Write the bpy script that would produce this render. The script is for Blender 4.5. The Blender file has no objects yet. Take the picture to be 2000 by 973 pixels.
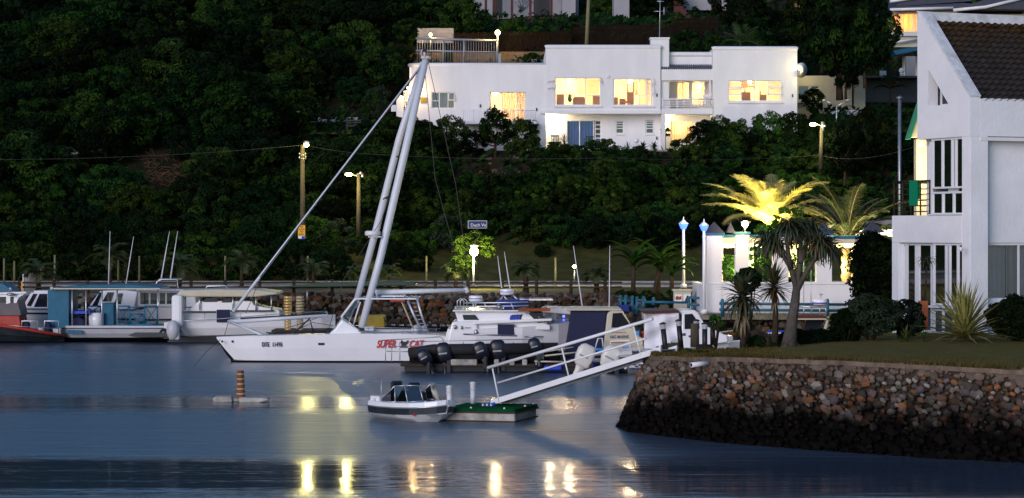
import bpy, math, random
from mathutils import Vector, Matrix, noise as mnoise
R = math.radians
# ------------------------------------------------------------ camera
SC = bpy.context.scene
F = 4500.0; H = 5.0                      # focal length in photo pixels, eye height above the water
cam_data = bpy.data.cameras.new("camera")
cam = bpy.data.objects.new("camera", cam_data); SC.collection.objects.link(cam)
cam.location = (0, 0, H); cam.rotation_euler = (R(90), 0, 0)
cam_data.sensor_width = 36.0; cam_data.lens = 36.0 * F / 2000.0
cam_data.shift_y = -36.5 / 2000.0
cam_data.clip_start = 1.0; cam_data.clip_end = 2000.0
SC.camera = cam
# ------------------------------------------------------------ world, sun, exposure
SUN_EL, SUN_AZ = 14.0, 210.0              # dusk: low glow behind the camera
world = bpy.data.worlds.new("World"); SC.world = world; world.use_nodes = True
wn = world.node_tree
bgn = wn.nodes["Background"]
skyn = wn.nodes.new("ShaderNodeTexSky"); skyn.sky_type = 'NISHITA'; skyn.sun_disc = False
skyn.sun_elevation = R(SUN_EL); skyn.sun_rotation = R(SUN_AZ)
skyn.air_density = 1.0; skyn.dust_density = 0.1; skyn.ozone_density = 4.0
wn.links.new(skyn.outputs[0], bgn.inputs[0]); bgn.inputs[1].default_value = 0.08
sun_data = bpy.data.lights.new("sun", 'SUN'); sun_data.energy = 1.08; sun_data.angle = R(35)
sun_data.color = (1.0, 0.86, 0.88)
sun = bpy.data.objects.new("sun", sun_data); SC.collection.objects.link(sun)
_d = Vector((math.sin(R(SUN_AZ)) * math.cos(R(SUN_EL)), math.cos(R(SUN_AZ)) * math.cos(R(SUN_EL)), math.sin(R(SUN_EL))))
sun.rotation_euler = _d.to_track_quat('Z', 'Y').to_euler()
SC.view_settings.view_transform = 'Standard'; SC.view_settings.look = 'None'
SC.view_settings.gamma = 1.0; SC.view_settings.use_curve_mapping = False
SC.view_settings.exposure = 0.85
# ------------------------------------------------------------ helpers
COL = SC.collection
OFF = {}
def P(px, py, D):
    return Vector(((px - 1000) * D / F, D, H + (450 - py) * D / F))
def PX(px, D): return (px - 1000) * D / F
def PZ(py, D): return H + (450 - py) * D / F

class MB:
    def __init__(s): s.v = []; s.f = []; s.m = []; s.s = []
    def add(s, vs, fs, m=0, smooth=False):
        b = len(s.v); s.v += [Vector(v) for v in vs]
        for f in fs: s.f.append([i + b for i in f]); s.m.append(m); s.s.append(smooth)
        return s
    def xf(s, M, start=0):
        for i in range(start, len(s.v)): s.v[i] = M @ s.v[i]
        return s
    def box(s, x0, x1, y0, y1, z0, z1, m=0):
        return s.add([(x0,y0,z0),(x1,y0,z0),(x1,y1,z0),(x0,y1,z0),(x0,y0,z1),(x1,y0,z1),(x1,y1,z1),(x0,y1,z1)],
                     [(0,3,2,1),(4,5,6,7),(0,1,5,4),(1,2,6,5),(2,3,7,6),(3,0,4,7)], m)
    def fbox(s, O, U, V, W, m=0):      # parallelepiped from corner O along U, V, W
        O = Vector(O); U = Vector(U); V = Vector(V); W = Vector(W)
        return s.add([O,O+U,O+U+V,O+V,O+W,O+U+W,O+U+V+W,O+V+W],
                     [(0,3,2,1),(4,5,6,7),(0,1,5,4),(1,2,6,5),(2,3,7,6),(3,0,4,7)], m)
    def pbox(s, a, b, c, d, D, dep, m=0):   # photo-pixel rectangle at distance D, dep metres deep
        return s.box(PX(min(a,c),D), PX(max(a,c),D), D, D+dep, PZ(max(b,d),D), PZ(min(b,d),D), m)
    def prism(s, pts, off, m=0):
        n = len(pts); off = Vector(off); a = [Vector(p) for p in pts]
        fs = [tuple(range(n))[::-1], tuple(range(n, 2*n))]
        fs += [(i, (i+1) % n, n+(i+1) % n, n+i) for i in range(n)]
        return s.add(a + [p+off for p in a], fs, m)
    def pprism(s, pts, D, dep, m=0):
        return s.prism([P(x, y, D) for x, y in pts], (0, dep, 0), m)
    def tube(s, pts, rad, n=8, m=0, smooth=True, caps=True):
        pts = [Vector(p) for p in pts]
        if not hasattr(rad, '__len__'): rad = [rad]*len(pts)
        vs = []; fs = []; k = len(pts)
        t0 = (pts[1]-pts[0]).normalized()
        up = Vector((0,0,1)) if abs(t0.z) < .9 else Vector((1,0,0))
        a = t0.cross(up).normalized()
        for i, p in enumerate(pts):
            t = (pts[min(i+1,k-1)]-pts[max(i-1,0)])
            t = t.normalized() if t.length > 1e-9 else t0
            a = (a - t*a.dot(t))
            a = a.normalized() if a.length > 1e-6 else t.orthogonal().normalized()
            b = t.cross(a)
            for j in range(n):
                w = 2*math.pi*j/n
                vs.append(p + (a*math.cos(w)+b*math.sin(w))*rad[i])
        for i in range(k-1):
            for j in range(n):
                fs.append((i*n+j, i*n+(j+1) % n, (i+1)*n+(j+1) % n, (i+1)*n+j))
        s.add(vs, fs, m, smooth)
        if caps:
            b = len(s.v)-len(vs)
            s.f.append([b+j for j in range(n)][::-1]); s.m.append(m); s.s.append(False)
            s.f.append([b+(k-1)*n+j for j in range(n)]); s.m.append(m); s.s.append(False)
        return s
    def cyl(s, p0, p1, r0, r1=None, n=10, m=0): return s.tube([p0, p1], [r0, r0 if r1 is None else r1], n, m)
    def ptube(s, pts, D, r, n=6, m=0): return s.tube([P(x, y, D) for x, y in pts], r, n, m)
    def lathe(s, prof, c, n=14, m=0, smooth=True):
        c = Vector(c); vs = []; fs = []; k = len(prof)
        for r, z in prof:
            for j in range(n):
                w = 2*math.pi*j/n; vs.append(c+Vector((max(r,1e-4)*math.cos(w), max(r,1e-4)*math.sin(w), z)))
        for i in range(k-1):
            for j in range(n): fs.append((i*n+j, i*n+(j+1) % n, (i+1)*n+(j+1) % n, (i+1)*n+j))
        fs.append(tuple(range(n))[::-1]); fs.append(tuple((k-1)*n+j for j in range(n)))
        return s.add(vs, fs, m, smooth)
    def ball(s, c, r, n=12, m=0):
        if not hasattr(r, '__len__'): r = (r, r, r)
        c = Vector(c); k = n//2+1; vs = []; fs = []
        for i in range(k+1):
            t = math.pi*i/k
            for j in range(n):
                w = 2*math.pi*j/n
                vs.append(c+Vector((r[0]*math.sin(t)*math.cos(w), r[1]*math.sin(t)*math.sin(w), -r[2]*math.cos(t))))
        for i in range(k):
            for j in range(n): fs.append((i*n+j, i*n+(j+1) % n, (i+1)*n+(j+1) % n, (i+1)*n+j))
        return s.add(vs, fs, m, True)
    def loft(s, rings, m=0, smooth=False, close=True, caps=True):
        n = len(rings[0]); vs = [p for r in rings for p in r]; fs = []
        e = n if close else n-1
        for i in range(len(rings)-1):
            for j in range(e): fs.append((i*n+j, i*n+(j+1) % n, (i+1)*n+(j+1) % n, (i+1)*n+j))
        if caps: fs.append(tuple(range(n))[::-1]); fs.append(tuple((len(rings)-1)*n+j for j in range(n)))
        return s.add(vs, fs, m, smooth)
    def wall(s, O, U, N, W, Z, holes=(), m=0):
        """wall of width W and height Z from corner O, along unit U, thickness vector N, with rectangular holes (u0,z0,u1,z1)"""
        O = Vector(O); U = Vector(U); N = Vector(N)
        us = sorted({0., W} | {max(0, min(W, h[i])) for h in holes for i in (0, 2)})
        zs = sorted({0., Z} | {max(0, min(Z, h[i])) for h in holes for i in (1, 3)})
        solid = {}
        for i in range(len(us)-1):
            for j in range(len(zs)-1):
                cu = (us[i]+us[i+1])/2; cz = (zs[j]+zs[j+1])/2
                solid[i, j] = not any(h[0] < cu < h[2] and h[1] < cz < h[3] for h in holes)
        pt = lambda u, z, n: O+U*u+Vector((0, 0, z))+N*n
        for (i, j), ok in solid.items():
            if not ok: continue
            u0, u1, z0, z1 = us[i], us[i+1], zs[j], zs[j+1]
            s.add([pt(u0,z0,0),pt(u1,z0,0),pt(u1,z1,0),pt(u0,z1,0)], [(0,1,2,3)], m)
            s.add([pt(u0,z0,1),pt(u1,z0,1),pt(u1,z1,1),pt(u0,z1,1)], [(3,2,1,0)], m)
            for di, dj, a, b in ((-1,0,(u0,z0),(u0,z1)), (1,0,(u1,z0),(u1,z1)), (0,-1,(u0,z0),(u1,z0)), (0,1,(u0,z1),(u1,z1))):
                if not solid.get((i+di, j+dj), False):
                    s.add([pt(*a,0),pt(*b,0),pt(*b,1),pt(*a,1)], [(0,1,2,3)], m)
        return s
    def curtain(s, O, U, W, Z, amp=.05, folds=8, m=0):
        O = Vector(O); U = Vector(U); Nn = Vector((U.y, -U.x, 0)); k = folds*6
        vs = []
        for i in range(k+1):
            a = i/k; d = amp*math.sin(a*folds*2*math.pi)+amp*.4*math.sin(a*folds*5.3)
            vs += [O+U*(W*a)+Nn*d, O+U*(W*a)+Nn*d*.8+Vector((0, 0, Z))]
        return s.add(vs, [(2*i, 2*i+2, 2*i+3, 2*i+1) for i in range(k)], m, True)
    def blade(s, base, az, el, L, w, droop=.5, seg=5, m=0, fold=.25, twist=0):
        """tapered curved leaf"""
        base = Vector(base); h = Vector((math.cos(az), math.sin(az), 0)); side = Vector((-math.sin(az), math.cos(az), 0))
        p = base.copy(); vs = []; e = el
        for i in range(seg+1):
            t = i/seg; ww = w*(1-t**2.2)*(.55+.45*min(1, t*4+.3))+.002
            d = h*math.cos(e)+Vector((0, 0, 1))*math.sin(e)
            nn = side.cross(d)
            vs += [p-side*ww/2-nn*(ww*fold), p, p+side*ww/2-nn*(ww*fold)]
            p = p+d*(L/seg); e -= droop/seg*(1+t)
        fs = []
        for i in range(seg):
            a = i*3; fs += [(a, a+1, a+4, a+3), (a+1, a+2, a+5, a+4)]
        return s.add(vs, fs, m, True)
    def hull(s, st, Dc, m=(0, 0, 1), smooth=True):
        """st: (px, y_sheer, y_chine, y_keel, half beam deck, half beam chine); hull lies across the view at distance Dc"""
        rings = []
        for x, ys, yc, yk, hb, hc in st:
            X = PX(x, Dc); zs, zc, zk = PZ(ys, Dc), PZ(yc, Dc), PZ(yk, Dc)
            mz = (zs+zc)/2
            rings.append([Vector((X, Dc-hb, zs)), Vector((X, Dc-hb*.6-hc*.42, mz)), Vector((X, Dc-hc, zc)), Vector((X, Dc, zk)),
                          Vector((X, Dc+hc, zc)), Vector((X, Dc+hb*.6+hc*.42, mz)), Vector((X, Dc+hb, zs)), Vector((X, Dc, zs+.02))])
        n = 8
        for i in range(len(rings)-1):
            a, b = rings[i], rings[i+1]
            for j in range(n):
                k = (j+1) % n
                s.add([a[j], a[k], b[k], b[j]], [(0, 1, 2, 3)], m[2] if j >= 6 else (m[1] if j in (2, 3) else m[0]), False)
        s.add(rings[0], [tuple(range(n))[::-1]], m[0]); s.add(rings[-1], [tuple(range(n))], m[0])
        return s

SPLIT = {'roof_post', 'hardtop_post', 'teal_beam', 'lintel', 'cross_railing', 'ceiling_lamp', 'wall_lamp', 'soffit_lamp', 'pyramid_cap', 'dark_wall_light', 'vent_hood', 'window_sill', 'window', 'fender',
         'deck_box', 'cleat', 'porthole', 'column', 'bow_fitting', 'seats', 'fender_block', 'blind', 'furniture', 'shelves', 'dark_doorway', 'picture', 'post', 'cream_curtain', 'side_curtain', 'label', 'parapet_coping', 'mast_fitting', 'guard_rail', 'rigging', 'bowsprit_strut', 'stern_arch', 'radar_mast', 'stern_rail', 'tyre_fender', 'rubbing_strip', 'stringer', 'float', 'sky_blue_band', 'fascia', 'cross_arm'}
def clusters(mb, tol=.03):
    n = len(mb.v); par = list(range(n))
    def fd(a):
        while par[a] != a: par[a] = par[par[a]]; a = par[a]
        return a
    for f in mb.f:
        r = fd(f[0])
        for q in f[1:]: par[fd(q)] = r
    comp = {}
    for i, v in enumerate(mb.v):
        r = fd(i); b = comp.get(r)
        if b is None: comp[r] = [v.x, v.y, v.z, v.x, v.y, v.z]
        else:
            for k in range(3): b[k] = min(b[k], v[k]); b[k+3] = max(b[k+3], v[k])
    keys = list(comp); g = {k: k for k in keys}
    def gf(a):
        while g[a] != a: a = g[a]
        return a
    for i, a in enumerate(keys):
        for b in keys[i+1:]:
            A, B = comp[a], comp[b]
            if all(A[k]-tol <= B[k+3] and B[k]-tol <= A[k+3] for k in range(3)):
                ra, rb = gf(a), gf(b)
                if ra != rb: g[rb] = ra
    out = {}
    for f, m, s in zip(mb.f, mb.m, mb.s):
        r = gf(fd(f[0])); o = out.get(r)
        if o is None: o = out[r] = (MB(), {})
        c, mp = o; ff = []
        for i in f:
            if i not in mp: mp[i] = len(c.v); c.v.append(mb.v[i])
            ff.append(mp[i])
        c.f.append(ff); c.m.append(m); c.s.append(s)
    return [c for c, _ in out.values()]
def part(mb, name, mats, parent=None, origin=None, bevel=0, kind=None, label=None, vcol=None):
    if parent is not None and name in SPLIT and not vcol:
        cs = clusters(mb)
        if 1 < len(cs) < 60: return [part1(c, name, mats, parent, origin, bevel, kind, label) for c in cs][-1]
    return part1(mb, name, mats, parent, origin, bevel, kind, label, vcol)
def part1(mb, name, mats, parent=None, origin=None, bevel=0, kind=None, label=None, vcol=None):
    me = bpy.data.meshes.new(name)
    o = OFF.get(parent.name, Vector((0, 0, 0))) if parent is not None else (Vector(origin) if origin is not None else Vector((0, 0, 0)))
    me.from_pydata([tuple(v-o) for v in mb.v], [], mb.f)
    if not isinstance(mats, (list, tuple)): mats = [mats]
    for m in mats: me.materials.append(M[m] if isinstance(m, str) else m)
    me.polygons.foreach_set('material_index', mb.m)
    me.polygons.foreach_set('use_smooth', mb.s)
    if vcol:
        at = me.attributes.new('tint', 'FLOAT_COLOR', 'FACE')
        at.data.foreach_set('color', [c for q in vcol for c in q])
    me.update()
    ob = bpy.data.objects.new(name, me); COL.objects.link(ob)
    if parent is not None: ob.parent = parent; OFF[ob.name] = o
    else: ob.location = o; OFF[ob.name] = o
    if bevel:
        b = ob.modifiers.new('bevel', 'BEVEL'); b.width = bevel; b.segments = 2; b.limit_method = 'ANGLE'; b.angle_limit = R(40)
    if kind: ob['kind'] = kind
    if label: ob['label'] = label
    return ob
def tag(o, label, cat, group=None):
    o['label'] = label; o['category'] = cat
    if group: o['group'] = group
    return o
def thing(name, label, cat, loc=(0, 0, 0), group=None):
    o = bpy.data.objects.new(name, None); COL.objects.link(o); o.location = loc; OFF[o.name] = Vector(loc)
    o.empty_display_size = .3
    return tag(o, label, cat, group)
def copy_tree(o, parent=None):
    c = o.copy(); COL.objects.link(c)
    if parent is not None: c.parent = parent
    for ch in list(o.children): copy_tree(ch, c)
    return c
def lamp(name, loc, watts, color, parent=None, r=.1, kind='POINT', rot=None, size=45, blend=.5):
    l = bpy.data.lights.new(name, kind); l.energy = watts; l.color = color
    l.shadow_soft_size = r
    if kind == 'SPOT': l.spot_size = R(size); l.spot_blend = blend
    o = bpy.data.objects.new(name, l); COL.objects.link(o)
    off = OFF.get(parent.name, Vector((0, 0, 0))) if parent is not None else Vector((0, 0, 0))
    o.location = Vector(loc)-off
    if parent is not None: o.parent = parent
    if rot: o.rotation_euler = rot
    return o
def text(s, name, px, py, D, h, mat, parent, shear=0, wscale=1.0, rotz=0, align='LEFT', ext=.006, bold=.005):
    cu = bpy.data.curves.new(name, 'FONT'); cu.body = s; cu.size = h; cu.shear = shear; cu.extrude = ext; cu.align_x = align
    cu.offset = h*bold
    t = bpy.data.objects.new(name, cu); COL.objects.link(t)
    dg = bpy.context.evaluated_depsgraph_get(); me = bpy.data.meshes.new_from_object(t.evaluated_get(dg))
    bpy.data.objects.remove(t)
    Mx = Matrix.Translation(P(px, py, D)-OFF[parent.name]) @ Matrix.Rotation(rotz, 4, 'Z') @ Matrix.Rotation(R(90), 4, 'X') @ Matrix.Diagonal((wscale, 1, 1, 1))
    me.transform(Mx); me.materials.clear(); me.materials.append(M[mat])
    o = bpy.data.objects.new(name, me); COL.objects.link(o); o.parent = parent; OFF[o.name] = OFF[parent.name]
    return o
# ------------------------------------------------------------ materials
M = {}
def mat(name, col, rough=.6, metal=0, var=.18, scale=2.0, bump=0, bscale=20, col2=None, emit=None, estr=0, spec=None, coat=0, trans=0, stretch=(1, 1, 1), objvar=0):
    m = bpy.data.materials.new(name); m.use_nodes = True; nt = m.node_tree; N = nt.nodes; L = nt.links
    b = N["Principled BSDF"]; b.inputs['Roughness'].default_value = rough; b.inputs['Metallic'].default_value = metal
    if spec is None: spec = .05 if rough > .8 or name.startswith('leaf') else .5
    b.inputs['Specular IOR Level'].default_value = spec
    if coat: b.inputs['Coat Weight'].default_value = coat
    g = N.new('ShaderNodeTexCoord'); mp = N.new('ShaderNodeMapping'); mp.inputs['Scale'].default_value = stretch
    L.new(g.outputs['Object'], mp.inputs[0])
    nz = N.new('ShaderNodeTexNoise'); nz.inputs['Scale'].default_value = scale; nz.inputs['Detail'].default_value = 6; nz.inputs['Roughness'].default_value = .65
    L.new(mp.outputs[0], nz.inputs['Vector'])
    rp = N.new('ShaderNodeValToRGB'); rp.color_ramp.elements[0].position = .3; rp.color_ramp.elements[1].position = .7
    c2 = col2 if col2 else tuple(min(1, c*(1+var)) for c in col)
    c1 = col if col2 else tuple(c*(1-var) for c in col)
    rp.color_ramp.elements[0].color = (*c1, 1); rp.color_ramp.elements[1].color = (*c2, 1)
    L.new(nz.outputs[0], rp.inputs[0])
    out = rp.outputs[0]
    if objvar:
        oi = N.new('ShaderNodeObjectInfo'); mr = N.new('ShaderNodeMapRange'); mr.inputs[3].default_value = 1-objvar; mr.inputs[4].default_value = 1+objvar
        L.new(oi.outputs['Random'], mr.inputs[0]); hv = N.new('ShaderNodeHueSaturation'); L.new(mr.outputs[0], hv.inputs['Value'])
        mr2 = N.new('ShaderNodeMapRange'); mr2.inputs[3].default_value = .47; mr2.inputs[4].default_value = .53
        ma = N.new('ShaderNodeMath'); ma.operation = 'FRACT'; mm = N.new('ShaderNodeMath'); mm.operation = 'MULTIPLY'; mm.inputs[1].default_value = 7.31
        L.new(oi.outputs['Random'], mm.inputs[0]); L.new(mm.outputs[0], ma.inputs[0]); L.new(ma.outputs[0], mr2.inputs[0]); L.new(mr2.outputs[0], hv.inputs['Hue'])
        L.new(out, hv.inputs['Color']); out = hv.outputs[0]
    L.new(out, b.inputs['Base Color'])
    if bump:
        n2 = N.new('ShaderNodeTexNoise'); n2.inputs['Scale'].default_value = bscale; n2.inputs['Detail'].default_value = 5
        L.new(mp.outputs[0], n2.inputs['Vector'])
        bp = N.new('ShaderNodeBump'); bp.inputs['Strength'].default_value = bump; bp.inputs['Distance'].default_value = .03
        L.new(n2.outputs[0], bp.inputs['Height']); L.new(bp.outputs[0], b.inputs['Normal'])
    if emit: b.inputs['Emission Color'].default_value = (*emit, 1); b.inputs['Emission Strength'].default_value = estr
    if trans:
        tr = N.new('ShaderNodeBsdfTranslucent'); L.new(out, tr.inputs[0]); mx = N.new('ShaderNodeMixShader'); mx.inputs[0].default_value = trans
        L.new(b.outputs[0], mx.inputs[1]); L.new(tr.outputs[0], mx.inputs[2]); L.new(mx.outputs[0], N['Material Output'].inputs[0])
    M[name] = m
    return m
def glass(name, tint=(.9, .95, 1), mixin=.12, rough=.02, dark=0):
    m = bpy.data.materials.new(name); m.use_nodes = True; N = m.node_tree.nodes; L = m.node_tree.links
    N.remove(N['Principled BSDF'])
    t = N.new('ShaderNodeBsdfTransparent'); t.inputs[0].default_value = (*tint, 1)
    g = N.new('ShaderNodeBsdfGlossy'); g.inputs['Roughness'].default_value = rough
    nz = N.new('ShaderNodeTexNoise'); nz.inputs['Scale'].default_value = .7; bp = N.new('ShaderNodeBump'); bp.inputs['Strength'].default_value = .03
    L.new(nz.outputs[0], bp.inputs['Height']); L.new(bp.outputs[0], g.inputs['Normal'])
    fr = N.new('ShaderNodeFresnel'); fr.inputs[0].default_value = 1.5
    ad = N.new('ShaderNodeMath'); ad.operation = 'ADD'; ad.inputs[1].default_value = mixin; ad.use_clamp = True
    L.new(fr.outputs[0], ad.inputs[0])
    x = N.new('ShaderNodeMixShader'); L.new(ad.outputs[0], x.inputs[0]); L.new(t.outputs[0], x.inputs[1]); L.new(g.outputs[0], x.inputs[2])
    L.new(x.outputs[0], N['Material Output'].inputs[0]); M[name] = m
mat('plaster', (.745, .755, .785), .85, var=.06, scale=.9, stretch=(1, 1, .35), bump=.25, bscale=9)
mat('plaster_rough', (.79, .80, .83), .9, var=.07, scale=.9, bump=.35, bscale=14)
mat('coping', (.62, .64, .66), .9, var=.28, scale=3, bump=.6, bscale=12)
mat('cream_wall', (.62, .57, .42), .85, var=.1, scale=1)
mat('pale_wall', (.34, .34, .36), .85, var=.12, scale=.8)  # pale walls darkened in colour, standing in for the verandah roof's shade
mat('white_paint', (.8, .8, .82), .4, var=.06, scale=2)
mat('frame_white', (.72, .74, .78), .45, var=.05)
mat('gelcoat', (.86, .86, .88), .25, var=.04, scale=.8, coat=.4)
mat('gelcoat_dull', (.52, .53, .58), .4, var=.1, scale=1.2)
mat('hull_black', (.008, .008, .01), .35, var=.3)
mat('hull_dark', (.018, .026, .032), .55, var=.4, scale=2)
mat('navy', (.006, .01, .05), .75, var=.25, scale=3, bump=.4, bscale=5)
mat('blue_canvas', (.01, .03, .22), .8, var=.2)
mat('bright_blue', (.01, .05, .5), .5, var=.2)
mat('sky_blue', (.05, .3, .75), .5, var=.1)
mat('teal', (.0, .11, .2), .6, var=.2, scale=3)
mat('teal_paint', (.008, .11, .19), .5, var=.2, scale=3)
mat('red_paint', (.42, .03, .015), .5, var=.25)
mat('rust_orange', (.3, .06, .01), .7, var=.3)
mat('brown_roof', (.07, .012, .008), .7, var=.3)
mat('cream_gel', (.52, .48, .36), .4, var=.08)
mat('grey_cabin', (.12, .10, .11), .6, var=.2)
mat('alu', (.55, .57, .6), .35, metal=.7, var=.1)
mat('mast_paint', (.62, .66, .72), .35, var=.05)
mat('steel', (.35, .36, .38), .4, metal=.8, var=.15)
mat('black', (.012, .012, .014), .5, var=.3)
mat('rubber', (.015, .015, .016), .8, var=.3)
mat('outboard', (.008, .009, .02), .4, var=.3, coat=.2)
mat('outboard_white', (.72, .7, .64), .35, var=.08)
mat('red_letter', (.55, .02, .03), .5, var=.05)
mat('black_letter', (.01, .01, .012), .5, var=.05)
mat('blue_letter', (.02, .03, .12), .5, var=.05)
mat('white_letter', (.8, .8, .8), .5, var=.02)
mat('faded_red', (.4, .1, .07), .6, var=.1)
mat('tarp', (.78, .78, .83), .6, var=.06, bump=.6, bscale=1.5)
mat('wood_dark', (.035, .022, .015), .8, var=.35, scale=4, stretch=(1, 1, 6), bump=.4)
mat('pole_wood', (.085, .07, .05), .85, var=.3, scale=3, stretch=(6, 6, .6), bump=.5, bscale=20)
mat('pale_pole', (.2, .18, .11), .85, var=.2, scale=3)
mat('asphalt', (.19, .19, .2), .9, var=.15, scale=.8, bump=.2)
mat('path', (.13, .115, .1), .95, var=.25, scale=1.4, bump=.3)
mat('verge_grass', (.035, .045, .012), .95, col2=(.075, .07, .022), scale=.9, bump=.6, bscale=14)
mat('soil', (.012, .014, .008), 1, col2=(.05, .03, .018), scale=.35, bump=.8, bscale=3)
mat('lawn', (.08, .085, .02), 1, col2=(.19, .135, .045), scale=2.2, bump=.9, bscale=22, stretch=(1, 2.2, 1))
mat('blade_grass', (.05, .045, .012), .9, col2=(.13, .095, .03), scale=.9)
mat('mortar', (.15, .11, .082), .95, var=.45, scale=3.5, bump=.9, bscale=10, stretch=(1, 1, .5))
mat('concrete', (.3, .29, .27), .9, var=.25, scale=3, bump=.4)
mat('green_carpet', (.0, .075, .02), .95, var=.25, scale=6, bump=.5, bscale=40)
mat('float_side', (.36, .34, .3), .75, var=.55, scale=2.5)
mat('roof_tile', (.007, .006, .006), .8, col2=(.036, .026, .02), scale=4, bump=.4)
mat('roof_tile_moss', (.012, .008, .006), .85, col2=(.09, .052, .014), scale=5, bump=.4)
mat('slate', (.04, .045, .07), .6, var=.25)
mat('corrugated', (.1, .12, .16), .5, metal=.3, var=.15)
mat('green_roof', (.0, .22, .1), .5, var=.1)
mat('brick', (.16, .075, .045), .9, col2=(.28, .17, .1), scale=6, bump=.5)
mat('rock_wall', (.09, .07, .05), .9, col2=(.22, .15, .1), scale=3.5, bump=.8, bscale=6)
mat('curtain_grey', (.6, .62, .66), .9, var=.06, trans=.3)
mat('curtain_blue', (.05, .14, .4), .9, var=.1)
mat('curtain_cream', (.75, .62, .45), .9, var=.06, trans=.5)
mat('room', (.72, .60, .45), .9, var=.1)
mat('room_dark', (.16, .16, .17), .9, var=.2)
mat('room_grey', (.32, .32, .34), .9, var=.15)
mat('furniture', (.2, .09, .04), .7, var=.3)
mat('sofa', (.32, .25, .18), .9, var=.15)
mat('terracotta', (.4, .1, .03), .7, var=.2)
mat('skin', (.25, .13, .08), .6, var=.05)
mat('shirt', (.04, .045, .07), .8, var=.1)
mat('plastic_white', (.75, .75, .78), .4, var=.04)
mat('plastic_green', (.02, .05, .03), .5, var=.1)
mat('gate_steel', (.28, .3, .32), .5, metal=.3, var=.15)
mat('fence_slat', (.016, .009, .006), .9, var=.5, scale=5, stretch=(6, 6, .4))
mat('yellow_sign', (.75, .36, .01), .5, var=.08)
mat('blue_sign', (.01, .03, .14), .5, var=.1)
mat('yellow_paint', (.28, .2, .01), .6, var=.25)
mat('gold_glow_metal', (.5, .36, .14), .35, metal=.6, var=.2, emit=(1, .62, .2), estr=.06)  # faint emission added so the metal seems to shine without a lamp
mat('gold_dull', (.4, .33, .2), .5, var=.2)
mat('wire', (.05, .05, .05), .7, var=.2)
# foliage
mat('leaf_dark', (.003, .009, .003), .7, col2=(.009, .025, .007), scale=.5, trans=.15, objvar=.75)
mat('leaf_mid', (.010, .029, .005), .65, col2=(.034, .070, .011), scale=.6, trans=.2, objvar=.6)
mat('leaf_grey', (.014, .028, .016), .65, col2=(.034, .052, .03), scale=.8, trans=.15, objvar=.3)
mat('leaf_lush', (.018, .058, .008), .55, col2=(.07, .14, .02), scale=.8, trans=.25, objvar=.25)
mat('palm_leaf', (.03, .055, .015), .55, col2=(.07, .1, .03), scale=1.2, trans=.2, objvar=.25)
mat('palm_uplit_gold', (.30, .30, .10), .6, col2=(.48, .45, .20), scale=1.2, trans=.35)  # gold of the uplight is put into this palm's leaf colour
mat('aloe', (.022, .04, .018), .5, col2=(.06, .075, .03), scale=2, objvar=.2)
mat('aloe_red', (.05, .04, .015), .5, col2=(.13, .06, .02), scale=2)
mat('dry_leaf', (.16, .13, .08), .9, col2=(.3, .25, .16), scale=4)
mat('agave', (.07, .10, .03), .55, col2=(.38, .33, .09), scale=9, stretch=(1, 1, 1))
mat('bark', (.05, .035, .025), .95, var=.4, scale=6, bump=.8, bscale=14)
mat('bark_grey', (.085, .075, .065), .95, var=.35, scale=5, bump=.8, bscale=16)
mat('flower_red', (.4, .01, .03), .6, var=.2)
mat('flower_pink', (.13, .01, .03), .6, var=.2)
mat('twig', (.16, .09, .05), .9, var=.35)
# light givers
def emat(name, col, st, base=(.8, .8, .8)): mat(name, base, .5, var=.02, emit=col, estr=st)
emat('glow_yellow', (1, .84, .20), 34); emat('glow_white', (1, .80, .30), 55); emat('glow_orange', (1, .55, .14), 16)
emat('glow_blue', (.035, .09, 1), 3.0, (.02, .05, .4)); emat('glow_warm', (1, .72, .36), 8); emat('glow_small', (.05, .1, 1), 4)
glass('glass'); glass('glass_dim', (.55, .6, .68), .10); glass('glass_boat', (.35, .38, .42), .15); glass('glass_clear', (.92, .95, .97), .03)
glass('plastic_screen', (.75, .76, .8), .08, .2)
rnd = random.Random(7)
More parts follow.
